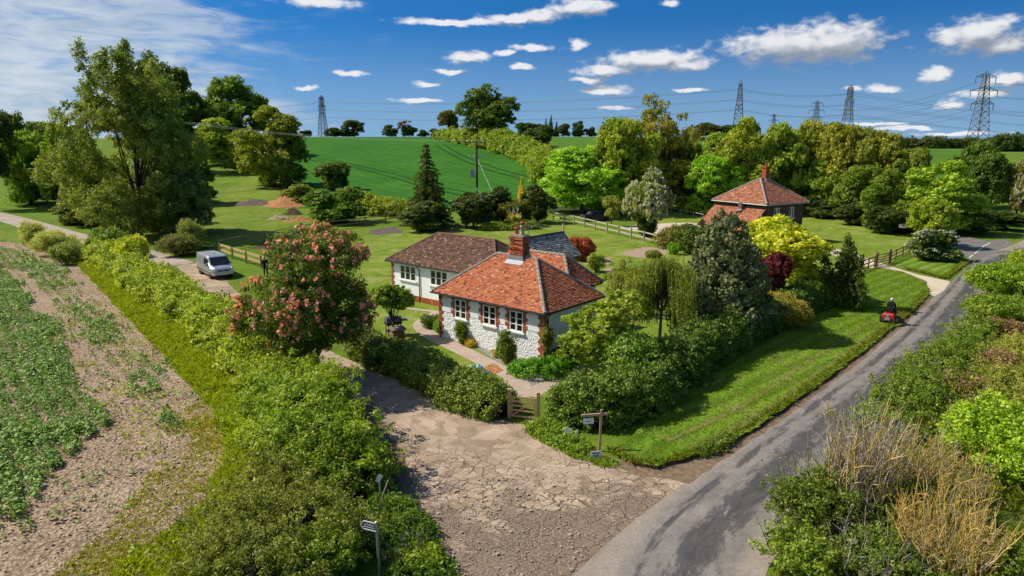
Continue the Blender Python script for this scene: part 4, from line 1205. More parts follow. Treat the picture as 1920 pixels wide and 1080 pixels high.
tiled(r2, [(5.6, 2.3, e0), (5.6, 8.8, e0), (7.45, 8.8, z2), (7.45, 4.15, z2)], seed=6)
tiled(r2, [(9.3, 8.8, e0), (9.3, 2.3, e0), (7.45, 4.15, z2), (7.45, 8.8, z2)], gauge=.12, seed=7)
r2o = r2.build('rear_roof', M['tile'], cot)
r2r = MB()
for i, (a, b) in enumerate([((9.3, 2.3, e0), (7.45, 4.15, z2)), ((5.6, 2.3, e0), (7.45, 4.15, z2)), ((7.45, 4.15, z2), (7.45, 8.8, z2))]): ridge_line(r2r, Vector(a) + Vector((0, 0, .03)), Vector(b) + Vector((0, 0, .03)), seed=i + 8)
r2r.build('ridge_tiles', M['ridge'], r2o)
r3 = MB(); z3 = e0 + 2.05
tiled(r3, [(5.58, 8.3, e0), (5.58, 20.0, e0), (8.5, 17.1, z3), (8.5, 11.2, z3)], tw=.18, seed=11)
tiled(r3, [(5.58, 20.0, e0), (11.4, 20.0, e0), (8.5, 17.1, z3)], tw=.18, seed=12)
tiled(r3, [(11.4, 20.0, e0), (11.4, 8.3, e0), (8.5, 11.2, z3), (8.5, 17.1, z3)], gauge=.14, tw=.2, seed=13)
tiled(r3, [(11.4, 8.3, e0), (5.58, 8.3, e0), (8.5, 11.2, z3)], tw=.18, seed=14)
r3o = r3.build('wing_roof', M['tile2'], cot); r3o['label'] = 'mottled dark brown tiled roof of the wing'
r3r = MB()
for i, (a, b) in enumerate([((5.58, 20, e0), (8.5, 17.1, z3)), ((11.4, 20, e0), (8.5, 17.1, z3)), ((8.5, 17.1, z3), (8.5, 11.2, z3)), ((5.58, 8.3, e0), (8.5, 11.2, z3)), ((11.4, 8.3, e0), (8.5, 11.2, z3))]): ridge_line(r3r, Vector(a) + Vector((0, 0, .03)), Vector(b) + Vector((0, 0, .03)), .1, seed=i + 30)
r3r.build('ridge_tiles', M['ridge2'], r3o)
# eaves boards and gutters
fb = MB()
def eave(a, b, mb, inn):
    a, b = Vector(a), Vector(b); mb.bar(a + Vector((0, 0, -.06)) + Vector(inn) * .06, b + Vector((0, 0, -.06)) + Vector(inn) * .06, .03, .15)
    mb.poly([a + Vector((0, 0, -.13)), b + Vector((0, 0, -.13)), b + Vector(inn) * .34 + Vector((0, 0, -.13)), a + Vector(inn) * .34 + Vector((0, 0, -.13))])
for a, b, i in [((0, 0, e0), (0, 8.8, e0), X_), ((0, 0, e0), (5.8, 0, e0), Y_), ((0, 8.8, e0), (5.8, 8.8, e0), -Y_), ((5.58, 8.8, e0), (5.58, 20, e0), X_), ((5.58, 20, e0), (11.4, 20, e0), -Y_), ((5.8, 2.3, e0), (9.3, 2.3, e0), Y_)]: eave(a, b, fb, i)
fb.build('fascia', M['fascia'], cot)
for a, b in [((-.06, -.1, e0 - .06), (-.06, 8.9, e0 - .06)), ((-.1, -.06, e0 - .06), (5.85, -.06, e0 - .06)), ((5.52, 8.9, e0 - .06), (5.52, 20.05, e0 - .06))]:
    g = MB(); g.tube([a, b], .058, 8); g.build('gutter', M['black'], cot)
for pts in ([(5.52, 16.43, e0 - .08), (5.62, 16.43, e0 - .25), (5.81, 16.43, e0 - .42), (5.81, 16.43, .1)], [(.5, -.06, e0 - .08), (.5, .1, e0 - .25), (.55, .2, e0 - .38), (.55, .22, .1)]):
    g = MB(); g.tube(pts, .038, 8); g.build('downpipe', M['black'], cot)
# chimney stack with oversailing courses, lead, two pots, aerial
ch = MB(); cx_, cy_ = 2.95, 4.22; rg_ = random.Random(3)
def courses(mb, z0, z1, w, d):
    z = z0; i = 0
    while z < z1 - .01:
        for sx_, L_, ax in ((1, w, 'y'), (-1, w, 'y'), (1, d, 'x'), (-1, d, 'x')):
            x = -L_ / 2 - (.055 if i % 2 else 0)
            while x < L_ / 2:
                a, b = max(x, -L_ / 2), min(x + .21, L_ / 2)
                if b - a > .03:
                    c = (a + b) / 2
                    if ax == 'y': mb.box((cx_ + sx_ * (d / 2 - .03), cy_ + c, z + .036), (.06, b - a - .01, .064), tone=min(1, max(0, rg_.gauss(.4, .28))))
                    else: mb.box((cx_ + c, cy_ + sx_ * (w / 2 - .03), z + .036), (b - a - .01, .06, .064), tone=min(1, max(0, rg_.gauss(.4, .28))))
                x += .22
        z += .075; i += 1
    mb.box((cx_, cy_, (z0 + z1) / 2), (d - .03, w - .03, z1 - z0), tone=.9)
courses(ch, 4.5, 5.72, 1.02, .66); courses(ch, 5.72, 5.87, 1.12, .76); courses(ch, 5.87, 6.3, 1.0, .64); courses(ch, 6.3, 6.45, 1.1, .74)
cho = ch.build('chimney', M['brick'], cot)
cc = MB(); cc.box((cx_, cy_, 6.49), (.7, 1.06, .09)); cc.box((cx_, cy_, 6.55), (.5, .85, .06)); cc.build('chimney_cap', M['ridge'], cho)
ld = MB()
ld.box((cx_ - .36, cy_, 5.12), (.05, 1.12, .42)); ld.bar((cx_ - .36, cy_ - .56, 5.02), (cx_ + .3, cy_ - .56, 5.42), .05, .26); ld.add([(cx_ - .36, cy_ - .66, 5.08), (cx_ - .36, cy_ + .66, 5.08), (cx_ - .66, cy_ + .66, 4.86), (cx_ - .66, cy_ - .66, 4.86)], [(0, 1, 2, 3)])
ld.build('flashing', M['lead'], cho)
for dy, mt, h in ((.24, 'pot', .42), (-.2, 'pot2', .55)):
    p = MB(); p.lathe((cx_, cy_ + dy, 6.57), [(.15, 0), (.125, .05), (.115, h - .12), (.14, h - .1), (.14, h), (.11, h)], 14)
    po = p.build('chimney_pot', M[mt], cho, True)
    if mt == 'pot2':
        p = MB(); p.lathe((cx_, cy_ + dy, 6.57 + h), [(.10, 0), (.10, .08), (.15, .09), (.15, .19), (.05, .24)], 12); p.build('cowl', M['pot'], po)
ae_ = MB(); ax_, ay_ = cx_ + .2, cy_ - .52
ae_.tube([(ax_, ay_, 6.0), (ax_, ay_, 7.15)], .018, 6); ae_.bar((ax_ - .1, ay_ + .15, 7.1), (ax_ + .35, ay_ - .75, 7.1), .022)
for t in range(7):
    q = Vector((ax_ - .1, ay_ + .15, 7.1)).lerp(Vector((ax_ + .35, ay_ - .75, 7.1)), t / 6); ae_.bar(q + Vector((-.2, -.1, 0)), q + Vector((.2, .1, 0)), .012)
ae_.build('aerial', M['metal'], cho)

# ------------------------------------------------------------------ the weatherboarded shed
SE = at(1088, 478, 2.25); SR = at(1060, 445, 4.1)
sdir = Vector((.647, .763, 0)).normalized(); sout = Vector((.763, -.647, 0)).normalized()
so_ = Vector((SE.x, SE.y, 0)) - sdir * 5.4
shed = thing('shed', 'dark weatherboarded shed with silver-grey shingled pitched roof behind the cottage', 'shed', so_, math.atan2(sdir.y, sdir.x))
hw = abs((Vector((SR.x, SR.y, 0)) - Vector((SE.x, SE.y, 0))).dot(sout)); hw = max(1.9, min(2.9, hw))
SL, SHE, SHR = 5.4, 2.25, 4.1
# local x along ridge, y away (left); front eave at y=0
b_ = MB()
for y in (.25, 2 * hw - .25):
    z = .02
    while z < SHE:
        b_.bar((.2, y, z + .09), (SL - .2, y, z + .09), .05, .19, tone=random.random()); z += .18
for x in (.2, SL - .2):
    z = .02
    while z < SHR - .1:
        k = 0 if z < SHE else (z - SHE) / (SHR - SHE) * hw
        if hw - k > .1: b_.bar((x, .25 + k, z + .09), (x, 2 * hw - .25 - k, z + .09), .05, .19, tone=random.random())
        z += .18
b_.build('wall', M['boards'], shed)
r_ = MB(); tiled(r_, [(SL, 0, SHE), (0, 0, SHE), (0, hw, SHR), (SL, hw, SHR)], gauge=.2, tw=.26, th=.03, seed=40); tiled(r_, [(0, 2 * hw, SHE), (SL, 2 * hw, SHE), (SL, hw, SHR), (0, hw, SHR)], gauge=.2, tw=.26, th=.03, seed=41)
sro = r_.build('roof', M['shingle'], shed); rr2 = MB(); ridge_line(rr2, (-.05, hw, SHR + .04), (SL + .05, hw, SHR + .04), .1, .5, 3); rr2.build('ridge_tiles', M['fascia'], sro)
for x in (-.02, SL + .02):
    bb = MB(); bb.bar((x, -.05, SHE - .06), (x, hw, SHR - .04), .03, .16); bb.bar((x, 2 * hw + .05, SHE - .06), (x, hw, SHR - .04), .03, .16); bb.build('bargeboard', M['boards'], shed)
sw_ = MB(); sw_.box((SL * .62, .2, 1.5), (1.0, .06, .7)); swo = sw_.build('window', M['greywood'], shed); pn_ = MB(); pn_.box((SL * .62, .17, 1.5), (.86, .02, .56)); pn_.build('pane', M['glass'], swo)
fin = MB(); fin.bar((SL, hw, SHR), (SL, hw, SHR + .75), .13); fo = fin.build('finial_post', M['greywood'], shed)
wv2 = MB(); wv2.tube([(SL, hw, SHR + .7), (SL, hw, SHR + 1.35)], .015, 5); wv2.bar((SL - .25, hw + .2, SHR + 1.2), (SL + .25, hw - .2, SHR + 1.2), .03, .05); wv2.box((SL - .22, hw + .17, SHR + 1.25), (.22, .02, .16)); wv2.build('weather_vane', M['black'], fo)

# ------------------------------------------------------------------ the brick house across the drive
c0 = at(1437.8, 383.7, 4.8); e1 = Vector((-.508, .861, 0)).normalized()
bh = thing('brick_house', 'brown brick house with pyramid red tiled roof and a catslide roof, behind the yellow tree', 'house', (c0.x, c0.y, 0), math.atan2(e1.y, e1.x) )
# local x along e1 (away-left), local y = left of it -> outward of the front-left face is +y ; right face runs along -y
L1, L2 = 8.4, 7.6; q_ = .4; hz_ = 4.8
# house plan: x 0..L1, y 0..-L2
wl = MB()
wall(wl, (q_, -q_, 0), X_, L1 - 2 * q_, hz_, [], Y_)
WB = [(1.55, 2.45), (4.25, 5.1)]
wall(wl, (q_, -q_, 0), -Y_, L2 - 2 * q_, hz_, [(a, b, 2.95, 4.25) for a, b in WB] + [(1.2, 2.5, .9, 2.0), (4.0, 5.4, .9, 2.0)], nX)
wall(wl, (L1 - q_, -q_, 0), -Y_, L2 - 2 * q_, hz_, [], X_); wall(wl, (q_, -L2 + q_, 0), X_, L1 - 2 * q_, hz_, [], nY)
wl.build('wall', M['brownbrick'], bh)
for a, b in WB: window(bh, (q_, -q_, 0), -Y_, nX, a, b, 2.95, 4.25, 1, 1, M['white'], .04, .09, .08)
for a, b in ((1.2, 2.5), (4.0, 5.4)): window(bh, (q_, -q_, 0), -Y_, nX, a, b, .9, 2.0, 1, 1, M['white'], .04, .09, .08)
rb = MB(); RZ2 = hz_ + 2.75
A_, B_, C_, D_ = (0, 0, hz_), (L1, 0, hz_), (L1, -L2, hz_), (0, -L2, hz_); Ra, Rb = (L1 / 2, -L2 / 2 + .5, RZ2), (L1 / 2, -L2 / 2 - .5, RZ2)
Ra, Rb = (3.9, -3.3, RZ2), (3.9, -4.3, RZ2)
tiled(rb, [A_, B_, Ra], .13, .2, .02, 50); tiled(rb, [D_, A_, Ra, Rb], .13, .2, .02, 51); tiled(rb, [B_, C_, Rb, Ra], .15, .22, .02, 52); tiled(rb, [C_, D_, Rb], .13, .2, .02, 53)
rbo = rb.build('roof', M['tile3'], bh); rg2 = MB()
for i, (a, b) in enumerate([(A_, Ra), (B_, Ra), (C_, Rb), (D_, Rb), (Ra, Rb)]): ridge_line(rg2, Vector(a) + Vector((0, 0, .03)), Vector(b) + Vector((0, 0, .03)), .14, .4, i)
rg2.build('ridge_tiles', M['ridge'], rbo)
fc = MB()
for a, b, i in [(A_, B_, -Y_), (A_, D_, X_), (B_, C_, nX), (D_, C_, Y_)]: eave(a, b, fc, i)
fc.build('fascia', M['fascia'], bh)
gt = MB(); gt.tube([(-.07, .07, hz_ - .1), (L1 + .05, .07, hz_ - .1)], .075, 8); gt.build('gutter', M['metal'], bh)
gt = MB(); gt.tube([(-.07, .07, hz_ - .1), (-.07, -L2 - .05, hz_ - .1)], .075, 8); gt.build('gutter', M['metal'], bh)
dp = MB(); dp.tube([(.32, -.32, hz_ - .2), (.32, -.32, .1)], .05, 6); dp.build('downpipe', M['black'], bh)
ln_ = MB(); lo_ = 2.75; zt_, zb_ = 4.25, 1.75
tiled(ln_, [(.35, -q_ + lo_ + .3, zb_), (L1 - .2, -q_ + lo_ + .3, zb_), (L1 - .2, -q_ + .02, zt_), (.35, -q_ + .02, zt_)], .13, .2, .02, 55)
lno = ln_.build('catslide_roof', M['tile3'], bh); lno['label'] = 'red and purple tiled catslide roof'
lw_ = MB(); wall(lw_, (q_ + .1, -q_ + lo_, 0), X_, L1 - 2 * q_ - .2, zb_ + .15, [], Y_)
lw_.add([(q_ + .1, -q_, 0), (q_ + .1, -q_ + lo_, 0), (q_ + .1, -q_ + lo_, zb_ + .12), (q_ + .1, -q_, zt_ - .05)], [(0, 1, 2, 3)])
lw_.add([(L1 - q_ - .1, -q_, 0), (L1 - q_ - .1, -q_ + lo_, 0), (L1 - q_ - .1, -q_ + lo_, zb_ + .12), (L1 - q_ - .1, -q_, zt_ - .05)], [(0, 1, 2, 3)])
lw_.build('outshut_wall', M['brownbrick'], bh)
vg = MB(); vg.bar((.33, -q_ + lo_ + .3, zb_ - .02), (.33, -q_, zt_ - .02), .05, .14); vg.build('verge_board', M['ridge2'], lno)
lt = MB(); lt.box((3.7, .05, 4.25), (.5, .45, 1.0)); lto = lt.build('lower_chimney', M['ridge2'], bh); lf = MB(); lf.box((3.7, .38, 3.82), (.72, .5, .08)); lf.box((3.7, .27, 3.95), (.62, .08, .26)); lf.build('flashing', M['lead'], lto)
hc = MB(); hc.box((3.9, -4.15, RZ2 + .55), (.62, .62, 1.7), tone=.3); hc.box((3.9, -4.15, RZ2 + 1.3), (.74, .74, .14), tone=.2); hco = hc.build('chimney', M['brick'], bh)
hl = MB(); hl.box((3.6, -4.15, RZ2 - .15), (.3, .72, .3)); hl.build('flashing', M['lead'], hco)
hp = MB(); hp.lathe((3.9, -4.15, RZ2 + 1.38), [(.16, 0), (.14, .1), (.13, .4), (.16, .45), (.12, .48)], 12); hp.build('chimney_pot', M['pot'], hco, True)
# ------------------------------------------------------------------ van
M['silver'] = plain('silver_paint', (.50, .51, .52), .28, .6, .55, .03)
M['tyre'] = plain('tyre_rubber', (.015, .015, .016), .9, .2)
M['lamp'] = plain('headlamp_glass', (.55, .58, .62), .12, .6, .2, .05)
M['plate'] = plain('number_plate', (.70, .70, .66), .5, .3)
M['darkglass'] = M['glass']
def van(p, rz):
    t = thing('van', 'silver panel van parked on the track beyond the long yellow-green hedge', 'van', p, rz)
    st = [(-2.43, .42, 1.05, 1.86, .86, .80), (-2.38, .36, 1.08, 1.93, .93, .82), (-1.5, .30, 1.10, 1.96, .955, .83), (0.3, .30, 1.10, 1.96, .955, .83), (.75, .30, 1.10, 1.93, .955, .82), (1.0, .30, 1.10, 1.84, .955, .81),
          (1.72, .30, 1.08, 1.20, .95, .80), (1.85, .30, 1.02, 1.12, .945, .80), (2.3, .33, .93, 1.00, .90, .76), (2.45, .38, .80, .88, .82, .70), (2.5, .42, .62, .66, .78, .66)]
    V, Fs = [], []
    for x, zs, zb, zt, hw_, ht in st:
        r = [(hw_ - .06, zs), (hw_, zs + .12), (hw_, zb - .1 if zb - .1 > zs + .15 else zb), (hw_ - .02, zb), ((hw_ + ht) / 2 if zt - zb > .3 else ht + .03, zb + (zt - zb) * .6), (ht, zt - .05), (ht - .1, zt)]
        ring = [(x, y, z) for y, z in r] + [(x, 0, zt + .02)] + [(x, -y, z) for y, z in r[::-1]] + [(x, 0, zs)]
        V += ring
    n = 16
    for i in range(len(st) - 1):
        for j in range(n): Fs.append((i * n + j, (i + 1) * n + j, (i + 1) * n + (j + 1) % n, i * n + (j + 1) % n))
    Fs += [tuple(range(n)), tuple(range((len(st) - 1) * n, len(st) * n))[::-1]]
    mb = MB(); mb.add(V, Fs)
    for k in range(5):                                        # pressed roof ribs
        y = -.52 + .26 * k; mb.bar((-2.2, y, 1.975), (.45, y, 1.975), .05, .02)
    body = mb.build('body', M['silver'], t)
    bm_ = bmesh.new(); bm_.from_mesh(body.data); bmesh.ops.recalc_face_normals(bm_, faces=bm_.faces); bm_.to_mesh(body.data); bm_.free()
    w = MB(); w.add([(1.04, -.74, 1.81), (1.04, .74, 1.81), (1.73, .80, 1.22), (1.73, -.80, 1.22)], [(0, 3, 2, 1)]); w.v = [(x + .025, y, z + .03) for x, y, z in w.v]; w.build('windscreen', M['glass'], t)
    for y in (-.6, 0): wp = MB(); wp.bar((1.74, y, 1.25), (1.5, y + .5, 1.47), .02); wp.build('wiper', M['black'], t)
    for s in (-1, 1):
        g = MB(); g.poly([(.25, s * .968, 1.16), (1.42, s * .975, 1.16), (1.0, s * .90, 1.72), (.25, s * .905, 1.76)][::s]); g.build('side_window', M['glass'], t)
        pn = MB(); pn.poly([(-2.15, s * .966, 1.2), (.12, s * .968, 1.2), (.12, s * .905, 1.76), (-2.15, s * .90, 1.74)][::s]); pn.build('side_panel', M['metal'], t)
        tr = MB(); tr.bar((-2.3, s * .962, .55), (2.0, s * .962, .55), .02, .09); tr.build('side_trim', M['black'], t)
        d = MB(); d.box((.35, s * .965, 1.02), (.18, .03, .04)); d.build('door_handle', M['black'], t)
        m_ = MB(); m_.box((1.25, s * 1.07, 1.24), (.12, .2, .24)); m_.bar((1.3, s * .95, 1.17), (1.27, s * 1.06, 1.2), .05); m_.build('wing_mirror', M['silver'], t, bevel=.03)
        h = MB(); h.add([(2.47, s * .78, .72), (2.49, s * .48, .74), (2.46, s * .46, .92), (2.28, s * .80, .96), (2.33, s * .88, .80)], [(0, 1, 2, 3, 4) if s > 0 else (4, 3, 2, 1, 0)]); h.v = [(x + .03, y, z) for x, y, z in h.v]; h.build('headlight', M['lamp'], t)
        for x in (-1.45, 1.55):
            wt = MB(); wt.lathe((x, s * .82, .33), [(.2, -.11), (.31, -.11), (.335, -.07), (.335, .07), (.31, .11), (.2, .11)], 24, axis='Y'); wo_ = wt.build('wheel', M['tyre'], t)
            rm = MB(); rm.lathe((x, s * .90, .33), [(.03, -.04), (.21, -.04), (.21, .035), (.17, .04), (.05, .02)], 16, axis='Y'); rm.build('rim', M['metal'], wo_)
            ar = MB(); ar.lathe((x, s * .935, .35), [(.345, -.012), (.40, -.012), (.40, .02), (.345, .02)], 20, axis='Y'); ar.build('wheel_arch', M['black'], t)
    gr = MB()
    for k, z in enumerate((.74, .80, .86)): gr.box((2.515 - k * .01, 0, z), (.03, .98, .035))
    gr.build('grille', M['black'], t)
    gb = MB(); gb.box((2.52, 0, .80), (.03, .16, .16)); gb.build('badge', M['metal'], t)
    bp = MB(); bp.box((2.5, 0, .50), (.14, 1.66, .17)); bp.build('bumper', M['silver'], t, bevel=.03)
    bl = MB(); bl.box((2.5, 0, .36), (.12, 1.6, .13)); bl.build('lower_grille', M['black'], t, bevel=.02)
    np_ = MB(); np_.box((2.575, 0, .49), (.012, .52, .11)); np_.build('number_plate', M['plate'], t)
    rl_ = MB(); rl_.tube([(.2, 0, 1.98), (.2, 0, 2.03)], .07, 8); rl_.build('roof_vent', M['black'], t)
    return t
vp = at(408, 520); vd = Vector((.72, -.69, 0))
van((vp.x - .6, vp.y + 1.0, .012), math.atan2(vd.y, vd.x) - .12)

# ------------------------------------------------------------------ people
def skin_obj(name, pts, edges, rad, mat, parent, sub=2, root=0):
    me = bpy.data.meshes.new(name); me.from_pydata([tuple(p) for p in pts], edges, []); me.update()
    o = link(name, me, mat, parent)
    sm_ = o.modifiers.new('skin', 'SKIN'); sm_.use_smooth_shade = True
    for i, v in enumerate(me.skin_vertices[0].data): v.radius = (rad[i], rad[i]) if not isinstance(rad[i], tuple) else rad[i]; v.use_root = (i == root)
    s_ = o.modifiers.new('sub', 'SUBSURF'); s_.levels = sub; s_.render_levels = sub
    return o
def hand_pts(w, d, side):
    """palm + five unequal fingers from wrist w along d"""
    d = Vector(d).normalized(); sd_ = Vector((0, 0, 1)).cross(d); sd_ = sd_.normalized() if sd_.length > .1 else Vector((1, 0, 0)); up = d.cross(sd_)
    w = Vector(w); palm = w + d * .07; out = [(palm, .024)]
    f = []
    for k, L in enumerate((.068, .078, .072, .055)):
        b = palm + d * .025 + sd_ * (.024 - k * .016) * side; f.append([b, b + d * L * .55 - up * .012, b + d * L * .85 - up * .04])
    b = w + d * .03 + sd_ * .03 * side; f.append([b, b + d * .03 + sd_ * .02 * side, b + d * .06 + sd_ * .015 * side - up * .015])
    return palm, f
def person(name, label, loc, rz, J, cols, hat=None):
    """one continuous skinned body; jacket, trousers and hair over it"""
    t = thing(name, label, 'person', loc, rz)
    keys = ['pelvis', 'waist', 'chest', 'neck', 'chin', 'head', 'crown', 'lsh', 'lel', 'lwr', 'rsh', 'rel', 'rwr', 'lhip', 'lkn', 'lan', 'lto', 'rhip', 'rkn', 'ran', 'rto']
    rad = dict(pelvis=.135, waist=.12, chest=.145, neck=.055, chin=.07, head=.092, crown=.06, lsh=.062, lel=.042, lwr=.030, rsh=.062, rel=.042, rwr=.030, lhip=.09, lkn=.06, lan=.042, lto=.036, rhip=.09, rkn=.06, ran=.042, rto=.036)
    P = [Vector(J[k]) for k in keys]; Rd = [rad[k] for k in keys]; ix = {k: i for i, k in enumerate(keys)}
    E = [(ix[a], ix[b]) for a, b in [('pelvis', 'waist'), ('waist', 'chest'), ('chest', 'neck'), ('neck', 'chin'), ('chin', 'head'), ('head', 'crown'), ('chest', 'lsh'), ('lsh', 'lel'), ('lel', 'lwr'), ('chest', 'rsh'), ('rsh', 'rel'), ('rel', 'rwr'), ('pelvis', 'lhip'), ('lhip', 'lkn'), ('lkn', 'lan'), ('lan', 'lto'), ('pelvis', 'rhip'), ('rhip', 'rkn'), ('rkn', 'ran'), ('ran', 'rto')]]
    for s, a, b in ((1, 'lel', 'lwr'), (-1, 'rel', 'rwr')):
        w = Vector(J[b]); palm, fs = hand_pts(w, w - Vector(J[a]), s)
        i0 = len(P); P.append(palm); Rd.append(.026); E.append((ix[b], i0))
        for f in fs:
            prev = i0
            for q in f: P.append(q); Rd.append(.009); E.append((prev, len(P) - 1)); prev = len(P) - 1
    body = skin_obj('body', P, E, Rd, M['skin'], t)
    hd = Vector(J['head']); fw = Vector((1, 0, 0))
    def bit(nm, c, prof, mat): q = MB(); q.lathe(c, prof, 8); q.build(nm, mat, t, True)
    bit('nose', hd + Vector((.095, 0, -.02)), [(.002, .03), (.012, .0), (.016, -.02), (.004, -.03)], M['skin'])
    for s in (-1, 1):
        bit('ear', hd + Vector((0, s * .09, 0)), [(.004, -.035), (.02, -.01), (.022, .02), (.006, .035)], M['skin'])
        bit('eye', hd + Vector((.083, s * .034, .012)), [(.002, -.012), (.011, 0), (.002, .012)], M['black'])
    q = MB(); q.bar(hd + Vector((.088, -.025, -.062)), hd + Vector((.088, .025, -.062)), .008); q.build('mouth', M['lips'], t)
    j = ['waist', 'chest', 'neck', 'lsh', 'lel', 'lwr', 'rsh', 'rel', 'rwr', 'pelvis']; jr = dict(waist=.16, chest=.205, neck=.095, lsh=.115, lel=.062, lwr=.048, rsh=.115, rel=.062, rwr=.048, pelvis=.16)
    ji = {k: i for i, k in enumerate(j)}
    pp = [Vector(J[k]) for k in j]
    pp[ji['neck']] = Vector(J['neck']).lerp(Vector(J['chin']), .75)
    for k in ('lwr', 'rwr'): pp[ji[k]] = Vector(J[k]).lerp(Vector(J[k[0] + 'el']), .12)
    skin_obj('jacket', pp, [(ji[a], ji[b]) for a, b in [('pelvis', 'waist'), ('waist', 'chest'), ('chest', 'neck'), ('chest', 'lsh'), ('lsh', 'lel'), ('lel', 'lwr'), ('chest', 'rsh'), ('rsh', 'rel'), ('rel', 'rwr')]], [jr[k] for k in j], cols[0], t, root=ji['pelvis'])
    j = ['pelvis', 'lhip', 'lkn', 'lan', 'rhip', 'rkn', 'ran']; jr = dict(pelvis=.15, lhip=.11, lkn=.08, lan=.065, rhip=.11, rkn=.08, ran=.065); ji = {k: i for i, k in enumerate(j)}
    skin_obj('trousers', [Vector(J[k]) for k in j], [(ji[a], ji[b]) for a, b in [('pelvis', 'lhip'), ('lhip', 'lkn'), ('lkn', 'lan'), ('pelvis', 'rhip'), ('rhip', 'rkn'), ('rkn', 'ran')]], [jr[k] for k in j], cols[1], t)
    for s in 'lr':
        a, b = Vector(J[s + 'an']), Vector(J[s + 'to']); m_ = MB(); m_.bar(a + Vector((-.06, 0, -.03)), b + Vector((.03, 0, -.005)), .095, .085); m_.build('shoe', M['black'], t, bevel=.025)
    h = MB(); c = hd + Vector((-.012, 0, .02))
    prof = [(.112 * math.sin(a), .125 * math.cos(a)) for a in np.linspace(2.05, .05, 8)]
    h.lathe(c, prof, 14); h.build('hair' if not hat else 'cap', cols[2], t, True)
    if hat:
        pk = MB(); pk.box(hd + Vector((.13, 0, .055)), (.12, .15, .018)); pk.build('cap_peak', cols[2], t, bevel=.005)
    return t
M['lips'] = plain('lips', (.36, .14, .11), .5, .3)
M['navy'] = plain('dark_navy_cloth', (.012, .012, .018), .9, .1, 0, .2)
M['dark'] = plain('dark_trousers', (.014, .013, .014), .9, .1, 0, .2)
M['pale'] = plain('pale_cap', (.62, .58, .50), .8, .1)
M['darkhair'] = plain('dark_hair', (.02, .016, .016), .7, .2)
M['red'] = plain('red_bodywork', (.42, .012, .008), .4, .5, 0, .06)

mp_ = at(1668, 607); mdir = math.atan2(.74, .67)
def mower(p, rz):
    t = thing('ride_on_mower', 'red and black ride-on lawn mower cutting the verge beside the lane', 'mower', p, rz)
    d = MB(); d.add([(-.75, -.5, .12), (.85, -.5, .12), (.95, -.35, .12), (.95, .35, .12), (.85, .5, .12), (-.75, .5, .12), (-.7, -.46, .3), (.8, -.46, .3), (.88, -.32, .3), (.88, .32, .3), (.8, .46, .3), (-.7, .46, .3)],
                    [(6, 7, 8, 9, 10, 11), (0, 1, 7, 6), (1, 2, 8, 7), (2, 3, 9, 8), (3, 4, 10, 9), (4, 5, 11, 10), (5, 0, 6, 11)]); d.build('cutting_deck', M['black'], t)
    b = MB(); b.add([(-.72, -.40, .42), (-.10, -.36, .40), (-.10, .36, .40), (-.72, .40, .42), (-.66, -.34, .72), (-.12, -.30, .74), (-.12, .30, .74), (-.66, .34, .72), (-.74, -.28, .60), (-.74, .28, .60)],
                    [(4, 5, 6, 7), (0, 1, 5, 4), (2, 3, 7, 6), (1, 2, 6, 5), (0, 4, 8), (3, 9, 7), (0, 8, 9, 3), (8, 4, 7, 9)]); b.build('rear_body', M['red'], t, bevel=.04)
    g = MB(); g.box((-.76, .02, .58), (.04, .2, .2)); g.build('rear_badge', M['metal'], t)
    en = MB(); en.box((-.78, 0, .34), (.16, .34, .18)); en.bar((-.82, -.2, .28), (-.82, .2, .28), .06); en.lathe((-.84, .02, .30), [(.03, -.03), (.05, 0), (.03, .03)], 10, axis='X'); en.build('tow_hitch', M['metal'], t)
    f = MB(); f.add([(.25, -.26, .35), (.98, -.22, .35), (.98, .22, .35), (.25, .26, .35), (.28, -.24, .72), (.85, -.2, .68), (.85, .2, .68), (.28, .24, .72)], [(4, 5, 6, 7), (0, 1, 5, 4), (1, 2, 6, 5), (2, 3, 7, 6), (3, 0, 4, 7)]); f.build('bonnet', M['red'], t, bevel=.05)
    s = MB(); s.box((-.2, 0, .78), (.42, .44, .09)); s.box((-.42, 0, .98), (.09, .42, .34)); s.build('seat', M['black'], t, bevel=.03)
    w = MB(); w.tube([(.32, 0, .72), (.2, 0, .98)], .02, 6); 
    ring = [Vector((.2 + .06 * math.cos(a), .17 * math.sin(a), .98 + .13 * math.cos(a) * .6)) for a in np.linspace(0, 6.283, 17)]; w.tube(ring, .016, 6, cap=False); w.build('steering_wheel', M['black'], t)
    for x, r, y, wd_ in ((-.45, .24, .46, .2), (.7, .17, .42, .14)):
        for sg in (-1, 1):
            o = MB(); o.lathe((x, sg * y, r), [(r * .6, -wd_ / 2), (r * .95, -wd_ / 2), (r, -wd_ / 3), (r, wd_ / 3), (r * .95, wd_ / 2), (r * .6, wd_ / 2)], 20, axis='Y'); wo_ = o.build('wheel', M['tyre'], t)
            q = MB(); q.lathe((x, sg * (y + .01), r), [(.02, -wd_ / 2), (r * .58, -wd_ / 2), (r * .58, wd_ / 2), (.02, wd_ / 2)], 14, axis='Y'); q.build('rim', M['metal'], wo_)
    return t
mower((mp_.x, mp_.y, .165), mdir).scale = (.92, .92, .92)
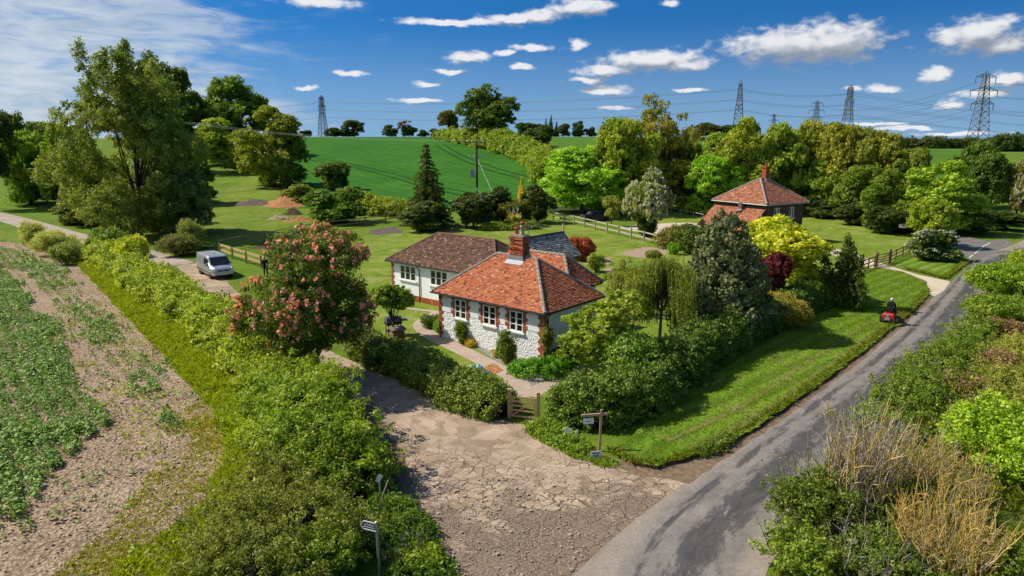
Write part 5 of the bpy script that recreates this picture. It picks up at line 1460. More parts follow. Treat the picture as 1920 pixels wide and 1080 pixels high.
SIT = dict(pelvis=(-.2, 0, .92), waist=(-.21, 0, 1.08), chest=(-.19, 0, 1.31), neck=(-.16, 0, 1.49), chin=(-.12, 0, 1.56), head=(-.125, 0, 1.65), crown=(-.14, 0, 1.74), lsh=(-.18, .2, 1.39), lel=(-.05, .27, 1.14), lwr=(.17, .14, 1.03), rsh=(-.18, -.2, 1.39), rel=(-.05, -.27, 1.14), rwr=(.17, -.14, 1.03),
           lhip=(-.15, .10, .90), lkn=(.26, .19, .86), lan=(.28, .23, .44), lto=(.44, .23, .38), rhip=(-.15, -.10, .90), rkn=(.26, -.19, .86), ran=(.28, -.23, .44), rto=(.44, -.23, .38))
person('person', 'person in black top and pale cap sitting on the red mower, seen from behind', (mp_.x, mp_.y, .165), mdir, SIT, (M['navy'], M['dark'], M['pale']), True).scale = (.92, .92, .92)
fp = at(499, 519)
STD = dict(pelvis=(0, 0, .95), waist=(.01, 0, 1.1), chest=(.0, 0, 1.33), neck=(.02, 0, 1.52), chin=(.05, 0, 1.59), head=(.03, 0, 1.68), crown=(.01, 0, 1.77), lsh=(0, .2, 1.42), lel=(.02, .27, 1.14), lwr=(.16, .22, .95), rsh=(0, -.2, 1.42), rel=(-.02, -.27, 1.14), rwr=(.14, -.24, .94),
           lhip=(0, .1, .92), lkn=(.03, .12, .5), lan=(-.01, .13, .1), lto=(.14, .15, .05), rhip=(0, -.1, .92), rkn=(.01, -.12, .5), ran=(-.03, -.13, .1), rto=(.12, -.15, .05))
person('person', 'person in dark clothes standing by the new timber fence behind the pink-flowered tree', (fp.x, fp.y, .01), R(-70), STD, (M['navy'], M['dark'], M['darkhair']))

# ------------------------------------------------------------------ fences and gates
def fence(name, label, pts, h, rails, pw, rw, mat, rail_mat=None, cat='fence', step=None, post_h=None, zs=None):
    """posts and rails, each a part of the fence"""
    pts = [Vector((p[0], p[1], hzf(p[0], p[1]))) for p in pts]
    if step:
        L = [(pts[i + 1] - pts[i]).length for i in range(len(pts) - 1)]; out = []
        for i in range(len(pts) - 1):
            k = max(1, round(L[i] / step)); out += [pts[i].lerp(pts[i + 1], j / k) for j in range(k)]
        pts = out + [pts[-1]]
    t = thing(name, label, cat, pts[0]); o = pts[0]; ph = post_h or h * 1.06; rg = random.Random(len(label))
    for p in pts:
        m_ = MB(); q = p - o; ln = Vector((rg.uniform(-.02, .02), rg.uniform(-.02, .02), 0))
        m_.bar(q - Vector((0, 0, .2)), q + Vector((0, 0, ph)) + ln, pw, pw * .85); m_.build('post', mat, t)
    for a, b in zip(pts, pts[1:]):
        for k in rails:
            m_ = MB(); d = (b - a).normalized(); nn = Vector((-d.y, d.x, 0)) * (pw * .5 + .0)
            m_.bar(a - o + Vector((0, 0, h * k)) + nn - d * .05, b - o + Vector((0, 0, h * k + rg.uniform(-.02, .02))) + nn + d * .05, .045, rw); m_.build('rail', rail_mat or mat, t)
    return t
fence('post_and_rail_fence', 'pale new timber two-rail fence beside the parked van', [at(412, 478), at(436, 486), at(462, 494), at(490, 503), at(520, 513), at(552, 526)], 1.2, (.93, .48), .15, .21, M['newwood'])
fA = [at(412, 472), at(452, 463)]
fence('post_and_rail_fence', 'grey weathered fence from the new fence to the paddock gate', fA + [at(494, 458)], 1.25, (.95,), .15, .13, M['oldwood'])
fence('post_and_rail_fence', 'grey weathered two-rail fence between paddock gate and conifer', [at(568, 441), at(609, 434), at(685, 424), at(723, 419), at(753, 412)], 1.3, (.95, .45), .16, .14, M['oldwood'])
fence('post_and_rail_fence', 'silver-grey two-rail fence across the back of the lawn', [at(1037, 413), at(1058, 418), at(1076, 421), at(1096, 426), at(1116, 431), at(1138, 437), at(1160, 442), at(1183, 448), at(1207, 454), at(1232, 461)], 1.3, (.92, .42), .17, .15, M['greywood'])
fence('post_and_rail_fence', 'brown post and rail fence left of the drive gate', [at(1604, 516), at(1613, 512), at(1627, 507), at(1639, 502)], 1.15, (.93, .6, .25), .11, .10, M['brownwood'])
fence('post_and_rail_fence', 'brown post and rail fence between drive gate and white flowering bush', [at(1669, 494), at(1679, 488), at(1692, 482), at(1705, 475)], 1.1, (.93, .6, .25), .11, .10, M['brownwood'])
fence('wire_fence', 'low pale rail fence on the lawn left of the brick house', [at(1258, 398), at(1275, 402), at(1300, 407), at(1318, 411)], .8, (.95,), .1, .09, M['greywood'])
def gate(name, label, a, b, h, mat, posts=True, brace=True, bars=5, ps=.16, ph=None):
    a, b = Vector((a[0], a[1], hzf(*a[:2]))), Vector((b[0], b[1], hzf(*b[:2])))
    t = thing(name, label, 'gate', a); d = (b - a); L = d.length; d.normalize(); Z_ = Vector((0, 0, 1))
    if posts:
        for q in (Vector((0, 0, 0)), d * L):
            m_ = MB(); m_.bar(q - Z_ * .2, q + Z_ * (ph or h * 1.25), ps); m_.build('gate_post', mat, t)
    g0, g1 = d * .13, d * (L - .13)
    for q in (g0, g1): m_ = MB(); m_.bar(q + Z_ * .08, q + Z_ * h, .07, .06); m_.build('stile', mat, t)
    for k in range(bars):
        m_ = MB(); z = .12 + (h - .16) * (k / (bars - 1)) ** .85; m_.bar(g0 + Z_ * z, g1 + Z_ * z, .04, .08); m_.build('bar', mat, t)
    if brace: m_ = MB(); m_.bar(g0 + Z_ * .12, g1.lerp(g0, .05) + Z_ * (h - .08), .035, .07); m_.build('brace', mat, t)
    m_ = MB(); m_.box(g1 + Z_ * (h * .72) - d * .1, (.12, .05, .05)); m_.build('latch', M['metal'], t)
    return t
ga, gb_ = at(955, 783), at(1009, 790)
gate('garden_gate', 'small golden timber garden gate in the gap of the clipped hedge', (ga.x, ga.y, 0), (gb_.x, gb_.y, 0), 1.05, M['newwood'], ps=.15, ph=1.35)
gate('field_gate', 'weathered five-bar field gate closing the paddock behind the pink tree', at(497, 457), at(566, 441), 1.3, M['oldwood'], ps=.24, ph=1.6)
gate('drive_gate', 'brown wooden gate standing across the pale drive to the brick house', at(1642, 501), at(1667, 494), 1.15, M['brownwood'], ps=.2, ph=1.45)

# ------------------------------------------------------------------ signs
sp_ = at(1124, 846)
hgt = z_of(1127, 768, sp_)
def sign_marks(mb, o, d, z, w, n, h, seed, nrm):
    rg = random.Random(seed); x = -w / 2
    while x < w / 2 - .01:
        k = rg.uniform(.02, .05)
        mb.bar(o + d * x + Vector((0, 0, z)) + nrm * .012, o + d * min(x + k, w / 2) + Vector((0, 0, z)) + nrm * .012, .004, h * rg.uniform(.7, 1.1), up=(0, 0, 1)); x += k + .012
M['ink'] = plain('black_ink', (.02, .02, .025), .7, .2)
M['blueink'] = plain('blue_ink', (.05, .07, .22), .7, .2)
M['board'] = plain('white_sign_board', (.66, .66, .68), .6, .3, 0, .04)
gs = thing('gallows_sign', 'wooden gallows post with a hanging white name board in front of the hedge', 'sign', sp_)
gx = Vector((1, .12, 0)).normalized(); gn_ = Vector((.12, -1, 0)).normalized()
m_ = MB(); m_.bar((0, 0, -.2), (.03, 0, hgt), .085); m_.build('post', M['signwood'], gs)
arm_z = hgt - .21; Lp = px_m(sp_)
m_ = MB(); m_.bar(gx * (-36 * Lp) + Vector((0, 0, arm_z)), gx * (12 * Lp) + Vector((0, 0, arm_z + .02)), .07, .085); m_.build('arm', M['signwood'], gs)
bc = gx * (-22 * Lp) + Vector((0, 0, arm_z - .25)); bw_ = 19 * Lp
m_ = MB(); m_.bar(bc - gx * bw_ / 2, bc + gx * bw_ / 2, .02, .22); bo = m_.build('name_board', M['board'], gs)
m_ = MB(); sign_marks(m_, bc, gx, -.0, .2, 4, .035, 3, gn_); m_.build('lettering', M['ink'], bo)
m_ = MB()
for s in (-1, 1): m_.tube([bc + gx * (s * bw_ * .4) + Vector((0, 0, .1)), bc + gx * (s * bw_ * .4) + Vector((0, 0, .24))], .008, 5)
m_.build('hanger', M['metal'], gs)
np2 = at(1117, 862); ns_ = thing('notice_board', 'small white notice on a stake at the foot of the gallows sign', 'sign', np2)
m_ = MB(); m_.bar((0, .03, -.1), (0, .03, .3), .04); m_.build('stake', M['oldwood'], ns_)
m_ = MB(); bc = Vector((0, 0, .22)); m_.bar(bc - gx * 10 * Lp, bc + gx * 10 * Lp, .015, 13 * Lp); nb_ = m_.build('notice', M['board'], ns_)
m_ = MB(); sign_marks(m_, bc, gx, .06, .30, 4, .05, 5, gn_); m_.build('lettering', M['blueink'], nb_)
m_ = MB(); sign_marks(m_, bc, gx, -.02, .26, 4, .022, 6, gn_); sign_marks(m_, bc, gx, -.06, .2, 4, .022, 7, gn_); m_.build('lettering', M['ink'], nb_)
# loose white house-name letters in the hedge foot
def letters(txt, size):
    cu = bpy.data.curves.new('letters', 'FONT'); cu.body = txt; cu.size = size; cu.extrude = .012; cu.align_x = 'CENTER'
    o = bpy.data.objects.new('letters', cu); COL.objects.link(o); dg = bpy.context.evaluated_depsgraph_get()
    me = bpy.data.meshes.new_from_object(o.evaluated_get(dg)); bpy.data.objects.remove(o); return me
LP = at(1061, 832); lt_ = thing('name_letters', 'white letters of a house name fixed in the hedge left of the gallows sign', 'lettering', LP)
LPf = LP + Vector((0, -1.25, 0)); LPz = z_of(1061, 806, LPf)
for i, (chh, px_, py_, rot) in enumerate([('C', 1053.5, 806, .25), ('O', 1057, 807, 0), ('P', 1060.5, 807.5, -.1), ('E', 1064.5, 809, .1), ('E', 1073.5, 812.5, .3)]):
    me = letters(chh, .27); me.materials.append(M['white']); o = bpy.data.objects.new('letter', me); COL.objects.link(o); o.parent = lt_
    d_ = Lp; o.location = ((px_ - 1061) * d_, -1.25, LPz - (py_ - 806) * d_ * 1.05 - .08); o.rotation_euler = (R(80), rot, 0)
    tag(o)
# metal footpath fingerpost
pp_ = at(712, 1085); ph_ = z_of(698, 980, pp_)
fpz = thing('fingerpost', 'galvanised footpath fingerpost with one arm at the edge of the dark thicket', 'signpost', pp_)
m_ = MB(); m_.tube([(0, 0, -.2), (-.02, 0, ph_)], .038, 10); m_.lathe((-.02, 0, ph_), [(.045, 0), (.045, .03), (.01, .05)], 10); m_.build('post', M['metal'], fpz)
fd = Vector((-.93, .36, 0)).normalized(); fz = ph_ - .14; fn = Vector((-.36, -.93, 0)).normalized()
a = Vector((-.03, 0, fz)); Lf = .50
m_ = MB(); pl_ = [a + Vector((0, 0, -.12)), a + fd * (Lf - .1) + Vector((0, 0, -.12)), a + fd * Lf, a + fd * (Lf - .1) + Vector((0, 0, .12)), a + Vector((0, 0, .12))]
m_.add([p + fn * .012 for p in pl_] + [p - fn * .012 for p in pl_], [(0, 1, 2, 3, 4), (9, 8, 7, 6, 5), (0, 5, 6, 1), (1, 6, 7, 2), (2, 7, 8, 3), (3, 8, 9, 4), (4, 9, 5, 0)]); fi = m_.build('finger', M['ink'], fpz)
m_ = MB()
for p, q in zip(pl_, pl_[1:] + pl_[:1]): m_.bar(p + fn * .018, q + fn * .018, .02, .03)
m_.build('border', M['board'], fi)
m_ = MB()
for z, sd in ((.035, 21), (-.04, 22)): sign_marks(m_, a + fd * (Lf * .46) + fn * .008, fd, z, Lf * .68, 4, .04, sd, fn)
m_.build('lettering', M['board'], fi)
wm = at(722, 1000); wmk = thing('waymarker', 'small white plate on a leaning stick in the dark thicket', 'sign', wm)
m_ = MB(); m_.bar((-.12, 0, 1.0), (.15, .1, 1.75), .045); m_.bar((-.12, 0, 1.0), (-.2, 0, -.1), .045); m_.build('stick', M['oldwood'], wmk)
m_ = MB(); m_.box((-.1, -.06, 1.9), (.14, .015, .26), rot=Matrix.Rotation(.5, 3, 'Y')); m_.bar((-.1, -.03, 1.4), (-.1, -.03, 1.8), .03); m_.build('plate', M['board'], wmk)
ws = at(792, 968); wsk = thing('marker_stake', 'white splintered stake at the edge of the cracked drive', 'stake', ws)
m_ = MB(); m_.bar((0, 0, -.1), (-.08, 0, .75), .05, .03); m_.build('stake', M['white'], wsk); m_ = MB(); m_.bar((-.08, 0, .7), (-.16, 0, .9), .05, .02); m_.build('tip', M['oldwood'], wsk)

# ------------------------------------------------------------------ garden things
bq = at(738, 628); t = thing('barbecue', 'black covered barbecue on the lawn by the front hedge', 'barbecue', bq, .5)
m_ = MB()
for x in (-.4, .4):
    for y in (-.25, .25): m_.bar((x, y, 0), (x, y, .8), .05)
m_.box((0, 0, .3), (.9, .55, .04)); m_.build('stand', M['black'], t)
m_ = MB(); m_.box((0, 0, .84), (1.0, .6, .2)); m_.build('firebox', M['black'], t, bevel=.03)
m_ = MB(); m_.lathe((0, 0, .94), [(.3, -.5), (.31, -.48), (.31, .48), (.3, .5)], 16, axis='X'); m_.build('lid', plain('grey_lid', (.10, .105, .115), .4, .5), t)
m_ = MB(); m_.box((.72, 0, .92), (.4, .5, .03)); m_.build('side_shelf', M['black'], t)
bx = at(746, 640); t = thing('hutch', 'small brown wooden hutch with a flat lid beside the barbecue', 'hutch', bx, .5)
m_ = MB(); m_.box((0, 0, .5), (.7, .55, .55)); 
m_.build('box', M['brownwood'], t); m_ = MB()
for x in (-.32, .32):
    for y in (-.24, .24): m_.bar((x, y, 0), (x, y, .3), .06)
m_.build('legs', M['brownwood'], t); m_ = MB(); m_.box((0, 0, .81), (.95, .75, .06), rot=Matrix.Rotation(.08, 3, 'X')); m_.build('lid', plain('faded_lid', (.20, .14, .13), .8, .2), t)
tp = at(890, 706); t = thing('tarpaulin', 'crumpled turquoise tarpaulin over a small heap by the front hedge', 'tarpaulin', tp, .2)
rg = np.random.default_rng(4); m_ = MB(); n = 14
gx_ = [[None] * n for _ in range(n)]
for i in range(n):
    for j in range(n):
        x, y = (i / (n - 1) - .5) * 1.7, (j / (n - 1) - .5) * 1.3; r = min(1, math.hypot(x / .85, y / .65))
        gx_[i][j] = (x * (1 + rg.uniform(-.04, .04)), y, max(.015, .6 * (1 - r ** 1.5) * (.75 + .5 * abs(math.sin(x * 5.1 + y * 3))) + rg.uniform(0, .07)))
vs = [gx_[i][j] for i in range(n) for j in range(n)]
m_.add(vs, [(i * n + j, (i + 1) * n + j, (i + 1) * n + j + 1, i * n + j + 1) for i in range(n - 1) for j in range(n - 1)])
mt, T = new_mat('turquoise_tarpaulin'); nz = T.noise(opos(T), 2.4, 3); M['tarp'] = finish(mt, T, T.ramp(nz, [(.4, (.03, .20, .17)), (.5, (.16, .42, .42)), (.6, (.45, .60, .60))]), .4, .4)
m_.build('sheet', M['tarp'], t); m_ = MB(); m_.box((0, 0, .12), (.9, .6, .25)); m_.build('covered_box', M['oldwood'], t)
wt_ = at(1119, 412)
t = thing('parked_car', 'dark parked car with pale windscreen under the trees behind the silver fence', 'car', at(1117, 414), R(15))
m_ = MB(); prof = [(-2.1, .3), (-2.15, .75), (-2.0, .95), (-1.2, 1.0), (-.7, 1.42), (.5, 1.45), (1.15, 1.0), (2.0, .85), (2.15, .6), (2.1, .3)]
vs = [(x, s * (.85 if z < 1.1 else .66), z) for s in (-1, 1) for x, z in prof]; k = len(prof)
m_.add(vs, [tuple(range(k)), tuple(range(k, 2 * k))[::-1]] + [(i, (i + 1) % k, k + (i + 1) % k, k + i) for i in range(k)]); m_.build('body', plain('dark_car_paint', (.012, .013, .018), .3, .5), t, bevel=.04)
m_ = MB(); m_.add([(.55, -.62, 1.43), (1.16, -.76, 1.03), (1.16, .76, 1.03), (.55, .62, 1.43)], [(0, 1, 2, 3)]); m_.v = [(x + .03, y, z + .04) for x, y, z in m_.v]; m_.build('windscreen', plain('pale_glass', (.42, .47, .55), .15, .6), t)
for x in (-1.3, 1.35):
    for s in (-1, 1):
        m_ = MB(); m_.lathe((x, s * .8, .31), [(.18, -.1), (.31, -.09), (.31, .09), (.18, .1)], 16, axis='Y'); m_.build('wheel', M['tyre'], t)
# heaps behind the paddock fence
def heap(name, label, p, a, b, h, mat, seed, cat='heap', rot=0.0):
    rg = np.random.default_rng(seed); n, k = 30, 10; V = [(0, 0, h)]; ph = rg.uniform(0, 6.28, 6)
    for j in range(1, k + 1):
        for i in range(n):
            th = 6.283 * i / n; r = j / k; rr = r * (1 + .16 * math.sin(2 * th + ph[0]) + .1 * math.sin(3 * th + ph[1]) + .06 * math.sin(7 * th + ph[2]))
            z = h * (1 - sstep(r)) * (1 + .35 * math.sin(5 * th * r + ph[3])) + rg.normal(0, .06) * h * (1 - r) - (.03 if j == k else 0)
            V.append((math.cos(th) * a * rr, math.sin(th) * b * rr, z if j < k else -.05))
    Fs = [(0, 1 + i, 1 + (i + 1) % n) for i in range(n)] + [(1 + (j - 1) * n + i, 1 + j * n + i, 1 + j * n + (i + 1) % n, 1 + (j - 1) * n + (i + 1) % n) for j in range(1, k) for i in range(n)]
    me = bpy.data.meshes.new(name); me.from_pydata(V, [], Fs); me.update(); me.polygons.foreach_set('use_smooth', [True] * len(Fs)); me.materials.append(mat)
    o = link(name, me); o.location = p; o.rotation_euler = (0, 0, rot); tag(o, label, cat); return o
heap('spoil_heap', 'bright orange-brown earth heap behind the paddock gate', at(536, 384), 5.0, 5.0, 1.35, M['spoil'], 1)
heap('mulch_heap', 'long low dark grey-purple heap left of the orange earth heap', at(475, 383), 5.2, 3.2, .75, M['mulch'], 2)
heap('rubble_heap', 'pinkish rubble heap in front of the orange earth heap', at(522, 410), 1.7, 1.6, .55, M['dirt'], 3)
heap('rubble_heap', 'orange soil and broken concrete heap against the dark round bush', at(562, 414), 2.6, 1.8, .5, M['spoil'], 4)
heap('brush_heap', 'dark brushwood heap behind the rubble', at(548, 402), 2.0, 1.6, 1.0, M['earth'], 6)
rg_ = random.Random(2)
for i in range(4):
    q = at(534 + i * 8, 411 + (i % 2) * 3); m_ = MB(); m_.box((0, 0, .18), (rg_.uniform(.6, 1.1), rg_.uniform(.4, .7), .22), rot=Matrix.Rotation(rg_.uniform(0, 3), 3, 'Z') @ Matrix.Rotation(.3, 3, 'X'))
    o = m_.build('concrete_slab', M['dirt'], None, bevel=.04); o.location = q; tag(o, 'broken pinkish concrete lump lying among the rubble heaps', 'rubble', 'broken slabs among the rubble')

# ------------------------------------------------------------------ power pole and lines
PB = col_at(896, 113); ptop = z_of(894, 265, PB)
pole = thing('power_pole', 'dark wooden electricity pole carrying a grey transformer, behind the white bush', 'pole', PB)
Hp = ptop - PB.z
m_ = MB(); m_.tube([(0, 0, -.3), (0, 0, Hp)], [.19, .14], 10); m_.build('post', plain('creosoted_pole', (.035, .024, .019), .9, .1), pole, True)
m_ = MB(); m_.bar((-1.6, 0, Hp - .12), (1.1, 0, Hp - .12), .12, .14); m_.build('crossarm', M['oldwood'], pole)
m_ = MB(); m_.bar((-1.3, 0, Hp - 4.7 + 2.2), (1.0, 0, Hp - 4.7 + 2.2), .1, .12); m_.build('crossarm', M['metal'], pole)
for x in (-1.5, -.75, 1.0):
    m_ = MB(); m_.lathe((x, 0, Hp - .05), [(.05, 0), (.09, .04), (.05, .09), (.09, .13), (.05, .18), (.03, .24)], 10); m_.build('insulator', M['lamp'], pole)
for x in (-1.2, -.4, .7):
    m_ = MB(); m_.lathe((x, 0, Hp - 2.45), [(.05, 0), (.09, .06), (.05, .14), (.09, .22), (.04, .32)], 10); m_.build('insulator', M['lamp'], pole)
tz = Hp - 5.6
m_ = MB(); m_.box((-.72, -.05, tz + .55), (.72, .7, 1.1))
for k in range(5): m_.box((-.72, -.42, tz + .2 + k * .18), (.6, .05, .06))
m_.box((-.72, -.05, tz + 1.14), (.8, .78, .08)); tro = m_.build('transformer', M['metal'], pole, bevel=.02)
m_ = MB()
for k in (-.2, 0, .2): m_.lathe((-.72 + k, 0, tz + 1.18), [(.04, 0), (.07, .05), (.04, .1), (.07, .15), (.03, .24)], 8)
m_.build('bushing', M['oldwood'], tro)
m_ = MB(); m_.bar((-.45, 0, tz + .1), (0, 0, tz - .4), .08); m_.bar((-1, 0, tz + .0), (0, 0, tz + .0), .1); m_.build('bracket', M['metal'], pole)
m_ = MB(); m_.box((.0, -.2, tz - 2.0), (.3, .2, .5)); m_.build('plate', M['board'], pole)
def cable(name, label, a, b, sag, r, mat, group, cat='cable', n=18, k=4):
    a, b = Vector(a), Vector(b); pts = [a.lerp(b, i / n) - Vector((0, 0, sag * 4 * (i / n) * (1 - i / n))) for i in range(n + 1)]
    m_ = MB(); m_.tube(pts, r, k); o = m_.build(name, mat); tag(o, label, cat, group); return o
for i, x in enumerate((-1.5, -.75, 1.0)):
    far = col_at(375, 112); far.z = z_of(375, 231, far); 
    cable('overhead_wire', ['pole wire running left above the wheat field, front one', 'pole wire running left above the wheat field, middle one', 'pole wire running left above the wheat field, rear one'][i], PB + Vector((x, 0, Hp + .16)), far + Vector((0, i * 1.0 - 1, i * .12)), .9, .010, M['wireb'], 'bare wires from the wooden pole')
stay = at(950, 418)
cable('stay_wire', 'pale stay wire slanting from the pole down to the pampas grass', PB + Vector((.1, 0, Hp - 2.8)), stay, 0, .03, M['wireb'], None, 'stay wire')
cable('stay_wire', 'thin stay wire slanting from the pole into the dark evergreens', PB + Vector((.1, 0, Hp - 3.0)), at(968, 408), 0, .02, M['wireb'], None, 'stay wire')

# ------------------------------------------------------------------ pylons
def pylon(label, p, H, rz, bar_=.28, arms=(.57, .74, .915), al=(.165, .20, .15)):
    t = thing('pylon', label, 'pylon', p, rz)
    wz = lambda z: (.078 * (1 - z / H) ** 1.0 + .020) * H
    lv = [0, .13, .24, .34, .43, .51, .58, .645, .70, .755, .80, .85, .90, .945]
    m_ = MB()
    for sx in (-1, 1):
        for sy in (-1, 1):
            for i in range(len(lv) - 1):
                z0, z1 = lv[i] * H, lv[i + 1] * H; m_.bar((sx * wz(z0), sy * wz(z0), z0), (sx * wz(z1), sy * wz(z1), z1), bar_)
            m_.bar((sx * wz(lv[-1] * H), sy * wz(lv[-1] * H), lv[-1] * H), (0, 0, H), bar_ * .8)
    for i in range(len(lv) - 1):
        z0, z1 = lv[i] * H, lv[i + 1] * H; a, b = wz(z0), wz(z1)
        for s in (-1, 1):
            for ax in (0, 1):
                P_ = lambda u, w_, z: (u, s * w_, z) if ax else (s * w_, u, z)
                m_.bar(P_(-a, a, z0), P_(b, b, z1), bar_ * .55); m_.bar(P_(a, a, z0), P_(-b, b, z1), bar_ * .55); m_.bar(P_(-b, b, z1), P_(b, b, z1), bar_ * .5)
    m_.build('tower', M['pylon'], t)
    tips = []
    for k, f in enumerate(arms):
        z = f * H; L = al[k] * H
        for s in (-1, 1):
            m_ = MB(); w_ = wz(z)
            for sy in (-1, 1):
                m_.bar((s * w_, sy * w_, z), (s * L, 0, z + .002 * H), bar_ * .7); m_.bar((s * w_ * .9, sy * w_, z + .045 * H), (s * L, 0, z + .004 * H), bar_ * .6)
                m_.bar((s * (w_ + L) * .5, sy * w_ * .5, z), (s * w_, sy * w_, z + .04 * H), bar_ * .4)
            m_.build('cross_arm', M['pylon'], t)
            m_ = MB(); m_.tube([(s * L, 0, z), (s * L, 0, z - .075 * H)], .22 if bar_ > .2 else .15, 6); m_.build('insulator', M['pylon'], t)
            q = Matrix.Rotation(rz, 3, 'Z') @ Vector((s * L, 0, z - .075 * H)); tips.append(Vector(p) + q)
    return tips
def pyl(px, top, dist, rz, label, **k):
    p = col_at(px, dist); return pylon(label, p, z_of(px, top, p) - p.z, rz, **k)
TR = pyl(1800, 132, 420, R(8), 'large steel lattice pylon with three broad cross arms, rightmost on the skyline')
TB = pyl(1505, 187, 800, R(6), 'smaller pylon with open cross arms between two narrow pylons')
TC = pyl(1430, 213, 1400, R(6), 'tiny distant pylon just above the trees', bar_=.4)
T1_ = pyl(620, 178, 640, R(80), 'narrow pylon seen edge-on above the wheat field, leftmost on the skyline', bar_=.34)
T2_ = pyl(1366, 150, 520, R(76), 'tall narrow pylon seen edge-on above the tree belt, left of the tiny one', bar_=.3)
T3_ = pyl(1562, 158, 520, R(84), 'tall narrow pylon seen edge-on right of the small open-armed pylon', bar_=.3)
for i in range(6):
    lev = ('lower', 'middle', 'upper')[i // 2]; sd = ('near', 'far')[i % 2] if False else ('left', 'right')[i % 2]
    cable('conductor', f'{lev} {sd} power line between leftmost pylon and the pylon above the tree belt', T1_[i], T2_[i], 5, .09, M['wire'], 'power lines on the skyline', 'power line', 24, 3)
    cable('conductor', f'{lev} {sd} power line between the two narrow right-hand pylons', T2_[i], T3_[i], 3, .09, M['wire'], 'power lines on the skyline', 'power line', 12, 3)
    e_ = col_at(2300, 700); cable('conductor', f'{lev} {sd} power line falling right from the rightmost narrow pylon', T3_[i], Vector((e_.x, e_.y, T3_[i].z - 22)), 6, .09, M['wire'], 'power lines on the skyline', 'power line', 24, 3)
    cable('conductor', f'{lev} {sd} power line between the large pylon and the small open-armed one', TR[i], TB[i], 9, .08, M['wire'], 'power lines on the skyline', 'power line', 24, 3)
    cable('conductor', f'{lev} {sd} power line leaving the frame right of the large pylon', TR[i], TR[i] + Vector((130, -80, 2)), 5, .08, M['wire'], 'power lines on the skyline', 'power line', 16, 3)
    e_ = col_at(300, 760); cable('conductor', f'{lev} {sd} power line running behind the oak from the leftmost pylon', T1_[i], Vector((e_.x, e_.y, T1_[i].z)), 5, .09, M['wire'], 'power lines on the skyline', 'power line', 16, 3)
# ------------------------------------------------------------------ trees
OAK = (.052, .088, .012); DARK = (.032, .058, .012); LIME = (.10, .165, .012); OLIVE = (.085, .10, .016); BRIGHT = (.075, .14, .012); GREY = (.075, .095, .05); YEL = (.30, .29, .020)
LT = 'trees in the left-hand clump'
t = tree_px('feathery_tree', 'very tall soft green tree with upright feathery tips, biggest on the left', 'tree', (262, 440), 84, 268, (.074, .098, .036), 'feather')
tree_px('dark_tree', 'dark tree peeping over the right shoulder of the tall feathery tree', 'tree', (335, 0), 112, 120, (.040, .065, .014), 'airy', 0, dist=200)
tree_px('dark_tree', 'dark green tree between the tall feathery tree and the oak', 'tree', (385, 0), 172, 120, DARK, 'mass', 0, dist=235)
tree_px('oak_tree', 'broad dark oak rising behind the yellow-green round tree on the left', 'tree', (455, 0), 144, 138, OAK, 'mass', 1, dist=245)
tree_px('round_tree', 'yellow-green round tree at the left edge of the wheat field', 'tree', (512, 348), 200, 134, (.085, .105, .016), 'mass', 0)
tree_px('hawthorn_tree', 'yellowish bushy tree below the dark oak on the left', 'tree', (418, 310), 222, 104, (.10, .14, .018), 'mass', 1)
for lab, b, tp_, w, c, kd, v, ds in [
    ('dark spiry tree cut by the left edge of the photo', (4, 0), 176, 90, (.028, .040, .016), 'airy', 0, 125),
    ('dark green tree second from the left edge', (62, 0), 212, 76, (.040, .065, .016), 'mass', 1, 135),
    ('pale hazy green tree standing farthest back on the left', (98, 0), 228, 70, (.07, .10, .035), 'broad', 2, 230),
    ('bright yellow-green tree low at the left, beside the track', (58, 385), 246, 104, (.075, .125, .016), 'mass', 2, None),
    ('lime green bushy tree leaning on the left of the feathery tree', (128, 388), 232, 100, (.085, .13, .014), 'mass', 0, None),
    ('dark shaded tree between the lime trees and the track', (100, 372), 290, 90, (.035, .060, .014), 'dome', 0, None)]:
    tree_px('broadleaf_tree', lab, 'tree', b, tp_, w, c, kd, v, LT, dist=ds)
for lab, b, tp_, w, c, kd in [
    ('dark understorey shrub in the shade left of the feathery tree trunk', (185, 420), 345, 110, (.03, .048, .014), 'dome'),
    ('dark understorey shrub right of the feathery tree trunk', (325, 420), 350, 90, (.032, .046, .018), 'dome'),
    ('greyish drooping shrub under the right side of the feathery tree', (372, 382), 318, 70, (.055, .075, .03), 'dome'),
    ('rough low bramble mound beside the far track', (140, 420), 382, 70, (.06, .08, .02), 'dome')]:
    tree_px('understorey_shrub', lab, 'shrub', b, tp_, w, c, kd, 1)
tree_px('grey_willow_tree', 'grey-green billowing tree in front of the lower right of the tall feathery tree', 'tree', (330, 436), 292, 150, (.080, .098, .060), 'mass', 1)
tree_px('grey_willow_tree', 'pale silvery-green bushy tree in front of the lower left of the tall feathery tree', 'tree', (178, 424), 300, 110, (.095, .118, .062), 'mass', 2)
tree_px('scrub', 'shaded green scrub between the yellowish bushy tree and the round tree', 'bush', (466, 322), 262, 90, (.050, .078, .014), 'dome', 1)
tree_px('broadleaf_tree', 'green tree filling the gap left of the tall feathery tree', 'tree', (158, 0), 236, 120, (.065, .098, .016), 'mass', 1, dist=150)
tree_px('broadleaf_tree', 'shaded green tree low behind the right side of the tall feathery tree', 'tree', (352, 0), 262, 120, (.040, .066, .014), 'mass', 0, dist=135)
